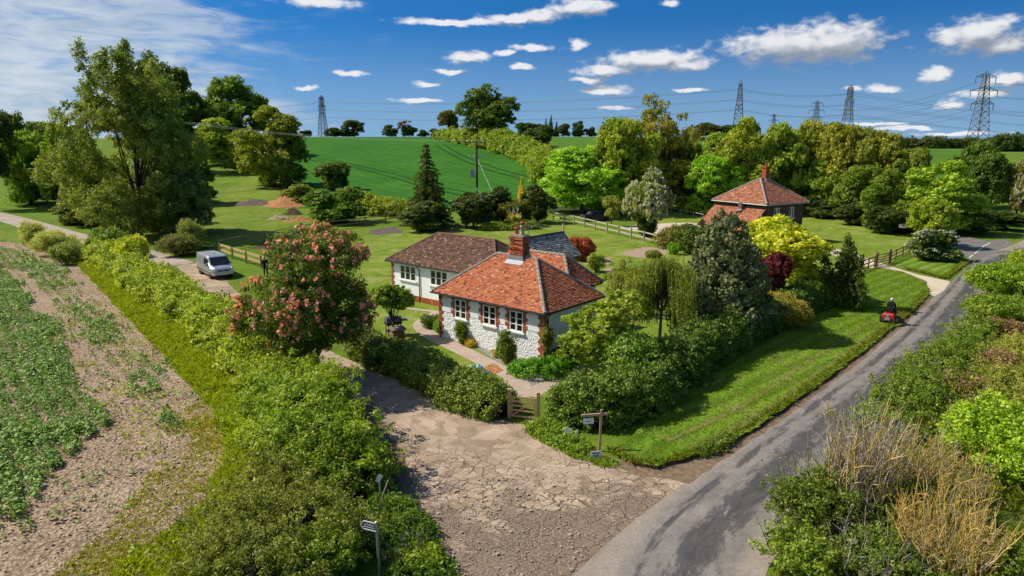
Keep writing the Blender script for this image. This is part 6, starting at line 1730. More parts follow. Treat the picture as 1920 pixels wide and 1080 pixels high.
# mid back
tree_px('round_bush', 'dark round bush with sunlit yellow top at the foot of the wheat field', 'bush', (622, 356), 304, 76, (.042, .068, .012), 'dome', 0)
tree_px('round_bush', 'large dark spreading bush behind the paddock fence', 'bush', (632, 418), 353, 118, (.048, .085, .012), 'dome', 1)
tree_px('scrub', 'pale grassy scrub left of the dark round bush', 'bush', (560, 382), 345, 60, (.09, .11, .035), 'dome', 2)
hedge('hedgerow', 'yellow-green hedgerow along the foot of the wheat field, left of the conifer', [at(665, 398), at(700, 402), at(740, 405), at(790, 406)], 3.2, (3.2, 2.6, 2.2, 2.2), (.10, .125, .02), 11, leaf=.28)
tree_px('conifer', 'dark pointed conifer standing beside the lawn in front of the wheat field', 'conifer', (803, 424), 272, 96, (.030, .040, .016), 'conifer')
t = tree_px('blossom_bush', 'white-flecked dark bush beneath the pointed conifer', 'bush', (790, 432), 378, 92, (.035, .05, .018), 'dome', 2); bloom(t, 110, 5, (.42, .42, .42), .20, M['petal'])
t = tree_px('blossom_bush', 'white-flowering bush at the foot of the electricity pole', 'bush', (888, 428), 362, 80, (.032, .045, .016), 'dome', 0); bloom(t, 420, 6, (.48, .47, .50), .20, M['petal'])
tree_px('dark_shrub', 'very dark evergreen shrub between the white bush and the golden conifer', 'shrub', (940, 420), 352, 76, (.020, .030, .010), 'dome', 1)
tree_px('dark_shrub', 'dark green shrub left of the silver fence end', 'shrub', (1008, 418), 348, 64, (.024, .040, .012), 'dome', 2)
tree_px('golden_conifer', 'small golden conifer poking from the dark evergreens', 'conifer', (978, 412), 332, 32, (.25, .20, .02), 'conifer')
tree_px('dark_shrub', 'olive shrub between the golden conifer and the pampas grass', 'shrub', (965, 424), 375, 60, (.06, .065, .018), 'dome', 0)
# hill oak and boundary hedge
tree_px('hill_oak', 'large round oak standing alone on the skyline hedge of the wheat field', 'tree', (912, 274), 159, 118, (.042, .070, .012), 'round', 0)
tree_px('hill_tree', 'smaller brownish tree leaning on the left of the large hill oak', 'tree', (845, 258), 207, 46, (.062, .058, .020), 'broad', 2)
tree_px('hedge_tree', 'dark round tree growing in the boundary hedge right of the hill oak', 'tree', (1013, 296), 234, 58, (.030, .052, .013), 'broad', 1)
hedge('boundary_hedge', 'yellow-green boundary hedge curving down between the wheat and the far field', [at(828, 260), at(868, 268), at(905, 276), at(948, 287), at(985, 300), at(1022, 318), at(1030, 345)], 6.5, (3, 4.0, 5.5, 6.5, 5.5, 5.0, 4.5), (.090, .125, .02), 12, leaf=.5, lump=.3)
tree_px('hedge_bush', 'bright bush at the foot of the large hill oak', 'bush', (895, 274), 247, 40, (.09, .12, .02), 'dome', 0)
# skyline trees beyond the crest
HZT = 'small trees along the skyline'
sk = [('dome', 588, 244, 20), ('mass', 641, 239, 34), ('mass', 675, 225, 36), ('dome', 657, 243, 22), ('mass', 741, 234, 28), ('twiggy', 765, 226, 26), ('dome', 775, 237, 26), ('dome', 800, 243, 20), ('dome', 822, 241, 22), ('dome', 982, 230, 36), ('ovoid', 1002, 232, 26),
      ('conifer', 1021, 222, 11), ('conifer', 1030, 216, 15), ('conifer', 1040, 228, 12), ('dome', 1052, 232, 26), ('mass', 1082, 227, 27), ('dome', 1103, 238, 18), ('conifer', 1120, 237, 12), ('dome', 1145, 230, 36), ('dome', 1165, 226, 44), ('dome', 1315, 230, 50), ('dome', 1350, 234, 40), ('dome', 1290, 242, 40), ('ovoid', 1500, 226, 40), ('ovoid', 1540, 230, 36)]
kindname = dict(dome='low rounded', mass='full round', broad='broad round', twiggy='bare brownish', ovoid='upright leafy', conifer='narrow dark conifer-like')
nth = {}
for i, (kd, x, tp_, w) in enumerate(sk):
    ordn = ['first', 'second', 'third', 'fourth', 'fifth', 'sixth', 'seventh', 'eighth', 'ninth', 'tenth', 'eleventh', 'twelfth', 'thirteenth', 'fourteenth', 'fifteenth', 'sixteenth']
    k = nth.get(kd, 0); nth[kd] = k + 1
    tree_px('skyline_tree', f'{kindname[kd]} tree on the far skyline, {ordn[k]} of its shape from the left', 'tree', (x, 0), tp_, w * 1.15, ((.075, .05, .03) if kd == 'twiggy' else (.022 + .006 * (i % 3), .042 + .008 * (i % 2), .014)), kd, i % 3, HZT, dist=392)
tree_px('skyline_tree', 'dark spreading tree on the skyline at the foot of the large pylon', 'tree', (1822, 0), 258, 46, (.024, .036, .012), 'broad', 1, HZT, dist=400)
tree_px('skyline_tree', 'grey leafless-looking tree left of the large pylon foot', 'tree', (1780, 0), 258, 40, (.07, .06, .05), 'twiggy', 0, HZT, dist=400)
hedge('skyline_hedge', 'dark hedge with pale blossom along the top of the right-hand far field', [col_at(1650, 378), col_at(1700, 374), col_at(1760, 372), col_at(1850, 374)], 5, (4.5, 4.8, 4.0, 4.2), (.035, .050, .02), 13, leaf=.7, lump=.3)
hedge('skyline_hedge', 'dark hedge on the horizon right of the large pylon', [col_at(1825, 330), col_at(1870, 330), col_at(1960, 330)], 6, (6, 6.5, 5.5), (.028, .048, .016), 14, leaf=.7, lump=.3)
# wood behind the silver fence and the brick house
WD = 'trees of the belt behind the brick house'
wood_ = [
 ('bright fresh-green wide tree at the left end of the tree belt', (1092, 402), 276, 190, (.070, .135, .010), 'mass', 1, None),
 ('yellow-green tall tree behind the bright wide one', (1165, 0), 222, 130, (.080, .105, .014), 'mass', 2, 118),
 ('tall bare-topped brownish tree with open twiggy crown', (1232, 392), 177, 150, (.085, .085, .026), 'twiggy', 0, None),
 ('olive tree filling in beneath the twiggy crown', (1250, 392), 258, 140, (.070, .080, .016), 'mass', 1, None),
 ('olive tree right of the twiggy crown', (1295, 388), 268, 70, (.072, .080, .018), 'mass', 0, None),
 ('bright green tree left of the brick house roof', (1335, 402), 292, 112, (.070, .130, .012), 'mass', 2, None),
 ('golden-green tree rising behind the brick house chimney', (1385, 0), 222, 112, (.085, .105, .014), 'mass', 0, 118),
 ('mid green tree behind the right slope of the brick roof', (1440, 0), 232, 108, (.065, .095, .014), 'mass', 1, 118),
 ('olive-brown tree in the middle of the belt', (1500, 0), 226, 104, (.075, .088, .016), 'mass', 1, 120),
 ('yellow-olive tree right of the middle of the belt', (1548, 0), 232, 100, (.090, .095, .016), 'mass', 2, 116),
 ('brownish-green tree under the narrow right pylon', (1596, 0), 236, 96, (.076, .086, .018), 'airy', 0, 114),
 ('sloping-topped olive tree toward the right end of the belt', (1645, 0), 252, 100, (.080, .085, .018), 'mass', 0, 112),
 ('low dark tree at the right end of the belt', (1690, 0), 278, 80, (.055, .075, .014), 'mass', 2, 108),
 ('olive filler tree behind the chimney of the brick house', (1415, 0), 250, 110, (.075, .095, .014), 'mass', 1, 135),
 ('green filler tree seen between the two middle olive trees', (1475, 0), 244, 110, (.070, .092, .014), 'mass', 2, 138),
 ('green filler tree behind the olive tree under the narrow pylon', (1572, 0), 240, 110, (.070, .090, .014), 'mass', 0, 135),
 ('yellow-green filler tree at the dip in the belt right end', (1625, 0), 262, 110, (.080, .098, .016), 'mass', 1, 130),
 ('mid green filler tree behind the roof of the brick house left side', (1345, 0), 250, 110, (.068, .100, .014), 'mass', 2, 135),
 ('leafy tree just behind the brick house right wall', (1545, 404), 300, 100, (.058, .088, .012), 'mass', 1, None),
 ('leafy dark tree with bare stems below, right of the brick house', (1605, 415), 310, 100, (.050, .075, .012), 'mass', 2, None),
 ('dark leafy tree beside the far bright lime tree', (1662, 432), 318, 100, (.048, .072, .012), 'mass', 0, None)]
for lab, b, tp_, w, c, kd, v, ds in wood_:
    tree_px('belt_tree', lab, 'tree', b, tp_, w, tuple(q * 1.3 for q in c), kd, v, WD, dist=ds)
for i, (x, y, w, tp_) in enumerate([(1290, 392, 60, 355), (1540, 408, 70, 368), (1600, 420, 80, 378), (1660, 438, 80, 388)]):
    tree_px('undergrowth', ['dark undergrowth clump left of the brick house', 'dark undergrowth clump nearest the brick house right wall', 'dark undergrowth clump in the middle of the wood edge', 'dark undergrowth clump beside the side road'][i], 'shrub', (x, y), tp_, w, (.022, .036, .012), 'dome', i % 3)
# right-hand end
tree_px('lime_tree', 'bright lime-green spreading tree over the road junction', 'tree', (1760, 436), 302, 150, (.095, .150, .012), 'mass', 0)
tree_px('lime_tree', 'small yellow-green tree above the white bush by the drive gate', 'tree', (1738, 462), 372, 86, (.105, .140, .016), 'mass', 2)
t = tree_px('blossom_bush', 'dense bush covered in white flowers beside the drive gate', 'bush', (1746, 488), 430, 88, (.028, .046, .012), 'dome', 1); bloom(t, 700, 8, (.66, .66, .64), .26, M['petal'])
for lab, b, tp_, w, c, kd, v, ds in [
    ('dark green oak behind the lime tree below the large pylon', (1800, 0), 266, 105, (.038, .066, .012), 'broad', 1, 128),
    ('dark oak right of the road junction', (1856, 422), 288, 92, (.034, .060, .012), 'broad', 2, None),
    ('yellow-green tree cut by the right edge of the photo', (1925, 0), 268, 80, (.085, .11, .018), 'mass', 1, 125)]:
    tree_px('roadside_tree', lab, 'tree', b, tp_, w, c, kd, v, dist=ds)
t = tree_px('hawthorn_tree', 'white-blossomed hawthorn hanging over the lane at the right edge', 'tree', (1902, 425), 300, 64, (.075, .075, .026), 'ovoid', 0); bloom(t, 330, 9, (.55, .54, .50), .34, M['petal'])
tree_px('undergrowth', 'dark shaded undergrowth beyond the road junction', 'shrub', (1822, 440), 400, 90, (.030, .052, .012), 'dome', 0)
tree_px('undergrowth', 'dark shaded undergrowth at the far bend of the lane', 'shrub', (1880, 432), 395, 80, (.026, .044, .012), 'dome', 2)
# garden trees
t = tree_px('hawthorn_tree', 'white-blossomed round tree with an ivy-clad trunk beyond the silver fence', 'tree', (1213, 446), 320, 90, (.085, .105, .05), 'broad', 0); bloom(t, 1200, 10, (.60, .60, .48), .28, M['petal'])
p_ = at(1213, 446); shrub('ivy', 'dark ivy wrapped round the trunk of the white-blossomed round tree', p_, 2.2, 3.3, (.028, .042, .012), 31, leaf=.2, cat='ivy')
tree_px('young_tree', 'slender young pale-leaved tree behind the silver fence', 'tree', (1146, 424), 366, 38, (.12, .14, .06), 'airy', 0)
tree_px('holm_oak', 'dense grey-green conical evergreen tree in the garden, tallest by the lane hedge', 'tree', (1352, 632), 402, 194, (.050, .062, .062), 'cone', leafmat=M['gloss'])
tree_px('golden_maple', 'vivid yellow spreading tree in front of the brick house', 'tree', (1462, 560), 410, 184, (.175, .195, .014), 'broad', 1)
tree_px('purple_maple', 'small dark purple maple between the grey evergreen and the yellow tree', 'tree', (1438, 588), 474, 88, (.048, .007, .018), 'dome', 2)
tree_px('evergreen_shrub', 'ragged upright dark evergreen at the end of the lane hedge', 'shrub', (1578, 580), 444, 86, (.034, .052, .016), 'cypress')
tree_px('weeping_birch', 'weeping tree with hanging curtains of small leaves behind the lane hedge', 'tree', (1236, 652), 484, 150, (.085, .105, .040), 'weeping')
tree_px('weeping_birch', 'smaller weeping tree leaning on the left of the larger weeping one', 'tree', (1186, 640), 498, 100, (.090, .110, .038), 'weeping', 1)
tree_px('ornamental_tree', 'open golden-green tree with curved pale boughs by the cottage corner', 'tree', (1138, 712), 546, 215, (.088, .120, .016), 'tiered')
tree_px('airy_sapling', 'thin feathery green sapling between cottage roof and weeping tree', 'tree', (1165, 590), 486, 72, (.095, .115, .045), 'twiggy', 1)
p_ = at(738, 634); H_ = z_of(738, 532, p_)
t = tree('mop_head_tree', 'small round-headed tree on a thin dark stem beside the barbecue', 'tree', p_, H_, 2.7, (.075, .115, .020), 'mop', 0)
# chestnut with pink candles
t = tree_px('pink_chestnut_tree', 'round chestnut tree covered in pink flower spikes beside the track', 'tree', (592, 710), 408, 288, (.034, .054, .016), 'broad', 1, leafmat=M['leaf'], rz=0.0)
chest = t
rgc = np.random.default_rng(77)
# the chestnut gets its own finer crown
for o in [o for o in chest.children if o.name.startswith('crown')]: bpy.data.objects.remove(o)
Cs, Rs = [], []
j = 0
while j < 32:
    d = unit(rgc.normal(0, 1, 3)); u = rgc.uniform(.45, 1); r = rgc.uniform(1.15, 1.8)
    if d[0] * u * (5.1 - r) < -1.5 and 4.9 + d[2] * u * (5.1 - r * .9) > 6.5 + (d[0] * u * (5.1 - r) + 1.5) * .6: continue
    j += 1
    Cs.append((d[0] * u * (5.1 - r), d[1] * u * (5.1 - r), 4.9 + d[2] * u * (5.1 - r * .9))); Rs.append((r, r, r * .85))
Cs, Rs = np.array(Cs), np.array(Rs)
P_, O_ = blob_clumps(rgc, Cs, Rs, 1900, zmin=-.9, cull=.55)
V_, t_ = clumps_to_leaves(rgc, P_, O_, .40, 34, .19, .8, .42, .75)
co_ = link('crown', quads_mesh('chestnut_crown', V_, t_), M['leaf'], chest, (.040, .064, .015))
bloom(chest, 560, 3, (.95, .36, .32), .18, M['petal'], R3=(5, 5, 5), c=(0, 0, 5), per=8)

# ------------------------------------------------------------------ hedges
hedge('field_hedge', 'long shaggy yellow-green hedge between the bean field and the track', [at(*p) for p in [(185, 480), (270, 535), (330, 578), (385, 612), (440, 650), (490, 692), (545, 742)]], (2.6, 2.8, 2.7, 2.7, 2.7, 2.6), (1.5, 1.8, 1.6, 1.55, 1.7, 1.8, 1.8), (.115, .150, .018), 21, leaf=.15, shoots=260, holes=.12, shag=.3, lump=.26, tone_w=(.55, .4))
shrub('bush', 'rounded dark green bush at the far end of the field hedge', at(215, 482), 4.6, 3.4, (.060, .095, .022), 22, leaf=.2)
shrub('bush', 'sharp yellow-green bush rising from the field hedge beside the dark one', at(246, 505), 3.0, 3.3, (.17, .20, .012), 23, leaf=.18)
shrub('grey_willow', 'pale grey-green willow shrub by the far track', at(72, 463), 2.8, 3.4, (.17, .19, .12), 24, leaf=.2, open_=True, asp=.3)
shrub('grey_willow', 'larger silvery willow shrub right of the first one by the far track', at(106, 478), 4.0, 3.0, (.16, .18, .12), 25, leaf=.2, open_=True, asp=.3)
shrub('grey_willow', 'bluish low willow shrub at the end of the field hedge', at(126, 496), 2.8, 2.2, (.10, .13, .07), 26, leaf=.18, open_=True, asp=.3)
shrub('thorn_shrub', 'dark purplish shrub with grey spikes beside the silver van', at(345, 478), 4.8, 2.4, (.07, .075, .045), 27, leaf=.16, open_=True, asp=.35)
shrub('thorn_shrub', 'tall grey-green spiky shrub behind the van', at(362, 466), 3.4, 3.4, (.09, .11, .06), 28, leaf=.2, open_=True, asp=.25)
# thicket by the apron
TK = [at(*p) for p in [(535, 765), (580, 830), (622, 895), (655, 955)]]
hedge('thicket', 'big dark leafy thicket along the left edge of the cracked drive', TK, (3.0, 3.5, 3.4, 3.2), (2.0, 2.3, 2.2, 1.7), (.085, .128, .016), 31, shoots=240, holes=.14, leaf=.105, shag=.45, lump=.3, tone_w=(.5, .45))
shrub('elder_bush', 'bright yellow-green bush topping the thicket under the chestnut', at(588, 775), 2.4, 2.4, (.125, .17, .018), 32, leaf=.11)
hedge('ground_cover', 'low dark leafy growth round the foot of the fingerpost', [at(*p) for p in [(705, 955), (750, 1000), (785, 1050), (800, 1120)]], (1.8, 1.4, 1.2), (.6, .4, .3, .25), (.045, .080, .014), 131, leaf=.09, shag=.5, lump=.35, core=False)
shrub('elder_bush', 'leafy green bush left of the fingerpost at the bottom edge', at(590, 1090), 2.2, 1.5, (.080, .115, .02), 132, leaf=.09)
shrub('elder_bush', 'yellow-green bush with cream flowers on the field side of the thicket', at(500, 845), 2.2, 1.5, (.125, .16, .02), 33, leaf=.11)
hedge('bramble_bank', 'low grey-green bramble tangle below the thicket, at the bottom of the photo', [at(*p) for p in [(570, 905), (550, 980), (505, 1070), (470, 1180)]], (2.8, 4.0, 5.0), (1.2, 1.5, 1.5, 1.4), (.075, .090, .028), 34, shoots=300, holes=.15, leaf=.085, shag=.8, lump=.35, asp=.5, tone_w=(.5, .5))
shrub('nettle_patch', 'fresh green weeds at the foot of the thicket beside the fingerpost', at(790, 1070), 1.2, .6, (.085, .125, .016), 35, leaf=.1)
shrub('nettle_patch', 'green weeds at the bottom edge right of the fingerpost', at(770, 1000), 1.2, .6, (.05, .085, .016), 36, leaf=.1)
# garden hedges
hedge('clipped_hedge', 'rounded clipped hedge in front of the cottage lawn, left of the garden gate', [at(*p) for p in [(668, 655), (720, 682), (790, 712), (850, 742), (900, 765), (944, 786)]], (1.9, 2.0, 2.0, 2.1, 2.2), (1.45, 1.35, 1.25, 1.3, 1.3, 1.25), (.062, .088, .022), 41, leaf=.10, shag=.15, holes=.08, lump=.2, leafmat=M['gloss'])
hedge('tall_hedge', 'dense dark hedge from the garden gate round the sign corner', [at(*p) for p in [(1032, 781), (1080, 789), (1130, 793), (1185, 774), (1240, 736)]], (2.0, 2.1, 2.2, 2.2), (1.6, 1.75, 1.85, 2.0, 2.1), (.046, .076, .014), 42, leaf=.105, shag=.2, holes=.06, shoots=90, lump=.14, leafmat=M['gloss'])
hedge('lane_hedge', 'long dark green hedge along the lane verge below the garden trees', [at(*p) for p in [(1240, 736), (1300, 690), (1360, 653), (1430, 619), (1500, 588), (1560, 560)]], (2.4, 2.4, 2.2, 2.0), (2.1, 2.0, 2.1, 1.9, 1.9, 1.9), (.036, .062, .012), 43, leaf=.12, shag=.15, holes=.04, shoots=80, lump=.12, leafmat=M['gloss'])
shrub('bay_bush', 'leafy green bush where the sign-corner hedge meets the golden-green tree', at(1165, 740), 3.2, 3.2, (.060, .100, .022), 44, leaf=.12, leafmat=M['gloss'])
shrub('brown_bush', 'rust-tinged flat-topped bush in the lane hedge below the purple maple', at(1470, 612), 3.4, 2.5, (.12, .11, .03), 45, leaf=.13)
shrub('grey_shrub', 'brownish bare-twigged shrub at the right end of the silver fence', at(1262, 466), 4.6, 3.0, (.075, .075, .035), 46, leaf=.2, open_=True)
shrub('dark_shrub', 'dark green shrub between the bare-twigged shrub and the grey evergreen', at(1300, 474), 4.4, 3.2, (.035, .055, .018), 47, leaf=.2)
shrub('box_ball', 'small clipped bright green ball by the gravel bed', at(1263, 477), 1.3, 1.35, (.07, .14, .015), 48, leaf=.1, nb=3)
shrub('red_bush', 'round red-bronze bush against the far end of the shed', at(1087, 488), 2.6, 2.6, (.15, .04, .03), 49, leaf=.15)
shrub('lavender_bush', 'low grey-green bush in the gravel bed', at(1222, 484), 1.9, .9, (.08, .095, .05), 50, leaf=.1, nb=4)
shrub('garden_bush', 'bright green mound of leaves at the left corner of the cottage', at(831, 622), 1.5, 1.0, (.045, .10, .012), 51, leaf=.10)
shrub('garden_bush', 'dark low shrub left of the bright mound at the cottage corner', at(812, 614), 1.3, .9, (.035, .065, .016), 52, leaf=.09)
shrub('rose_bush', 'thin upright shrub against the cottage wall between first and second window', at(865, 644), .8, 1.45, (.055, .085, .02), 53, leaf=.09, open_=True)
shrub('rose_bush', 'leafy upright shrub against the cottage wall below the third window', at(955, 680), 1.25, 1.9, (.055, .085, .02), 54, leaf=.1, open_=True)
shrub('flower_clump', 'low golden-leaved clump on the gravel below the second window', at(882, 648), .8, .55, (.20, .16, .03), 55, leaf=.08, nb=3)
shrub('flower_clump', 'low straw-coloured clump on the gravel left of the leafy upright shrub', at(935, 668), 1.0, .4, (.20, .17, .07), 56, leaf=.07, nb=4)
hedge('perennial_border', 'fresh green perennial border wrapping the near corner of the cottage', [at(*p) for p in [(965, 692), (1000, 706), (1030, 700), (1062, 680)]], (1.3, 1.7, 1.6, 1.4), (.45, .6, .6, .5), (.045, .115, .012), 57, leaf=.10, lump=.25, core=False)
shrub('garden_bush', 'dark green shrub in the shade of the cottage side wall', at(1062, 672), 1.6, .9, (.030, .060, .014), 58, leaf=.1)
shrub('wall_creeper', 'straggly creeper climbing the brick corner of the cottage', B0 + Vector((.18, .05, .75)), .75, 1.9, (.065, .075, .03), 59, leaf=.07, dens=.45, cat='climber', nb=4, open_=True)
shrub('wing_shrub', 'grey-leaved shrub against the white wing wall by the downpipe', at(800, 556), 1.2, 1.7, (.09, .11, .05), 60, leaf=.1, open_=True)
hedge('herb_border', 'low flowery border along the back of the lawn below the dark evergreens', [at(*p) for p in [(905, 432), (940, 430), (990, 429), (1005, 428)]], 2.5, .8, (.085, .11, .03), 61, leaf=.2, core=False, lump=.3)
shrub('ground_ivy', 'green weeds growing over the cottage rear roof edge by the shed', at(1066, 512), 1.6, 2.6, (.06, .10, .025), 62, leaf=.12)
shrub('sapling', 'small light green sapling behind the cottage right eave', at(1118, 510), 1.4, 2.0, (.10, .13, .03), 63, leaf=.12, open_=True)
hedge('verge_weeds', 'rank green weeds at the foot of the sign-corner hedge', [at(*p) for p in [(1000, 803), (1040, 820), (1085, 842), (1108, 850)]], (.9, 1.1, 1.1, .8), (.4, .32, .3, .2), (.075, .12, .018), 64, leaf=.09, core=False, lump=.3)
hedge('verge_weeds', 'dark tufty weeds on the lane edge corner of the verge', [at(*p) for p in [(1310, 857), (1345, 842), (1375, 824)]], .4, .25, (.055, .085, .02), 65, leaf=.08, core=False, lump=.3)
# pampas grass
pg = at(964, 428); t = thing('pampas_grass', 'pale plumed pampas grass clump on the lawn behind the cottage chimney', 'grass clump', pg)
rg = np.random.default_rng(9); n = 420; a = rg.uniform(0, 6.28, n); tip = np.c_[np.cos(a) * rg.uniform(.3, 1.3, n), np.sin(a) * rg.uniform(.3, 1.3, n), rg.uniform(1.0, 2.3, n)]
b0 = tip * np.array([.12, .12, 0]); sd = np.c_[-np.sin(a), np.cos(a), a * 0] * .03; mid = tip * np.array([.5, .5, .75])
link('leaves', quads_mesh('leaves', np.stack([b0 - sd, b0 + sd, mid + sd, tip], 1), rg.uniform(0, 1, n)), M['blade'], t, (.20, .19, .09))
pm = MB()
for i in range(26):
    a = rg.uniform(0, 6.28); q = rg.uniform(.1, 1.4); b = Vector((math.cos(a) * q, math.sin(a) * q, rg.uniform(2.2, 3.1))); pm.tube([b * .2, b * .8, b * .86, b], [.012, .012, .07, .01], 5)
pm.build('plumes', plain('pampas_plume', (.42, .36, .27), .9, .05), t)

# ------------------------------------------------------------------ bank on the right of the lane
shrub('hedge_bush', 'tall lush lime-green hedge bush at the right edge beside the lane', at(1905, 560), 6.5, 2.9, (.085, .135, .014), 71, leaf=.15, nb=11, shoots=120)
shrub('hedge_bush', 'green hedge bush in front of the tall lush one by the lane', at(1880, 610), 4.6, 2.3, (.075, .115, .016), 72, leaf=.13, shoots=90)
shrub('hedge_bush', 'yellow-green hedge bush at the far right beyond the others', at(1945, 505), 6.0, 1.7, (.105, .145, .018), 73, leaf=.17, shoots=80)
hedge('bank_growth', 'low rough green growth along the right edge of the lane', [at(*p) for p in [(1838, 625), (1800, 668), (1745, 722), (1690, 775), (1640, 830)]], (1.6, 2.0, 2.2, 2.2), (1.0, .9, .8, .8), (.062, .095, .018), 74, leaf=.10, shoots=200, shag=.8, lump=.4, dens=.6, core=False)
hedge('bank_growth', 'pale grey-green grassy growth on top of the right bank', [at(*p) for p in [(1915, 640), (1900, 720), (1880, 790)]], (2.6, 3.0, 3.0), (.6, .7, .6), (.125, .135, .05), 75, leaf=.10, shoots=200, shag=.9, lump=.4, dens=.4, core=False, asp=.35)
hedge('bank_growth', 'dark mixed growth in the middle of the right bank', [at(*p) for p in [(1850, 670), (1790, 745), (1740, 800)]], (2.4, 2.6, 2.4), (.45, .45, .5), (.055, .080, .020), 76, leaf=.10, shoots=160, shag=.9, lump=.45, dens=.35, core=False)
shrub('field_maple', 'bright lime-green bush in the right foreground', at(1900, 900), 4.4, 3.0, (.105, .165, .012), 77, leaf=.11, nb=11, shoots=150)
shrub('field_maple', 'smaller lime-green bush behind the bright foreground bush', at(1830, 800), 1.5, 1.0, (.10, .16, .012), 78, leaf=.10)
shrub('privet_bush', 'dark leafy bush leaning over the lane in the right foreground', at(1540, 985), 3.0, 2.2, (.055, .080, .020), 79, leaf=.085, open_=True, dens=.5, shoots=220)
shrub('privet_bush', 'green bush at the bottom edge right of the lane', at(1505, 1075), 2.4, 1.3, (.075, .11, .018), 80, leaf=.085, open_=True, dens=.7, shoots=60)
shrub('privet_bush', 'shaded dark bush among the orange rods in the right foreground', at(1680, 1000), 3.2, 1.9, (.045, .070, .018), 81, leaf=.085, open_=True, dens=.5, shoots=160)
shrub('privet_bush', 'tangled low green bush at the bottom right corner', at(1860, 1075), 3.2, 1.2, (.075, .105, .022), 82, leaf=.09, open_=True, dens=.6, shoots=60)
shrub('privet_bush', 'low dark green bush at the bottom edge among the rods', at(1690, 1085), 3.0, 1.4, (.050, .080, .018), 83, leaf=.085, open_=True, dens=.6, shoots=60)
def rods(name, label, p, h, spread, lean, n, cols, seed, rad=.016, top=None):
    """bare coppice stems: every stem with side shoots"""
    rg = random.Random(seed); t = thing(name, label, 'shrub', p); L = Vector(lean)
    groups = [MB() for _ in cols]
    for i in range(n):
        a = rg.uniform(0, 6.28); q = spread * math.sqrt(rg.random()); b = Vector((math.cos(a) * q * 1.1, math.sin(a) * q * 1.1, -.1))
        hh = h * rg.uniform(.5, 1.12); d = Vector((math.cos(a) * q * .5, math.sin(a) * q * .5, 0)) + L * hh * rg.uniform(.5, 1.3) + Vector((rg.gauss(0, .10), rg.gauss(0, .10), 0)) * hh
        pts = [b]
        for k in range(1, 6):
            u = k / 5; pts.append(b + d * u ** 1.35 + Vector((rg.gauss(0, .075), rg.gauss(0, .075), hh * u)))
        mb = groups[rg.choices(range(len(cols)), weights=[c[1] for c in cols])[0]]; tn = rg.random()
        r0 = rad * rg.uniform(.7, 1.4); mb.tube(pts, [r0, r0 * .9, r0 * .75, r0 * .6, r0 * .45, r0 * .2], 4, tn, cap=False)
        for k in range(rg.randint(3, 7)):
            u = rg.uniform(1.5, 4.6); i0 = int(u); s = pts[i0].lerp(pts[min(i0 + 1, 5)], u - i0); e = s + Vector((rg.gauss(0, .22), rg.gauss(0, .22), rg.uniform(.2, .7))) * hh * .36
            mid = s.lerp(e, .5) + Vector((rg.gauss(0, .05), rg.gauss(0, .05), .05))
            mb.tube([s, mid, e], [r0 * .5, r0 * .4, r0 * .15], 3, rg.random(), cap=False)
    for (c, w), mb in zip(cols, groups):
        if mb.v: mb.build('stems', M['rod'], t, color=c)
    return t
BUFF = (.47, .37, .22); ORG = (.58, .40, .09); GRY = (.33, .29, .25)
rods('bare_willow', 'tall leaning bundle of bare buff and grey stems beside the lane', at(1592, 985), 3.6, .75, (.16, .14, 0), 260, [(BUFF, 5), (GRY, 4), (ORG, 2)], 1, .022)
rods('bare_willow', 'spreading fan of orange stems right of the tall bare bundle', at(1665, 965), 2.9, .8, (.22, .06, 0), 120, [(ORG, 5), (BUFF, 3)], 2, .018)
rods('bare_willow', 'tangled yellow-orange bare stems in the lower right foreground', at(1765, 1075), 2.5, .95, (.04, .03, 0), 260, [(ORG, 6), (BUFF, 2)], 3, .016)
rods('bare_willow', 'upper yellow stems between the lime bush and the bare bundle', at(1778, 950), 2.1, .8, (.02, .05, 0), 130, [(ORG, 5), (BUFF, 3)], 4, .015)
rods('dead_twigs', 'dead grey twigs sprawling out of the dark bush at the bottom', at(1640, 1085), 1.7, .9, (.1, .0, 0), 60, [(GRY, 3), (BUFF, 2)], 5, .012)
rods('dead_twigs', 'fallen pinkish dead twigs at the foot of the thicket near the fingerpost', at(757, 1052), .8, .5, (.3, .1, 0), 40, [((.20, .15, .14), 1)], 6, .012)
rods('bramble_shoots', 'thin upright shoots above the bramble tangle at the bottom left', at(405, 1045), 2.0, 1.2, (-.05, .0, 0), 26, [((.09, .09, .05), 1)], 7, .011)
# dry bracken patches
def bracken(label, c, r, seed):
    rg = np.random.default_rng(seed); n = 1500
    q = rg.normal(0, r * .45, (n, 2)) + np.array([c.x, c.y]); P = np.c_[q, .35 + rg.uniform(0, .85, n)]
    V = leaf_quads(rg, P, np.c_[rg.normal(0, .6, (n, 2)), np.ones(n)], .17, .35, .8)
    o = link('dead_bracken', quads_mesh('dead_bracken', V, rg.uniform(0, 1, n)), M['blade'], None, (.105, .068, .085)); tag(o, label, 'bracken', kind='stuff')
for i, (x, y, r) in enumerate([(1795, 745, 1.1), (1840, 800, .9), (1870, 700, .9), (1865, 632, .9), (1810, 850, .8), (1905, 640, .5)]):
    bracken(['pinkish dead bracken above the roadside growth', 'dead bracken beside the small lime bush', 'dead bracken on the pale bank', 'reddish dead bracken near the hedge bushes', 'dead bracken behind the orange stems', 'small dead bracken tuft at the right edge'][i], at(x, y), r, i)

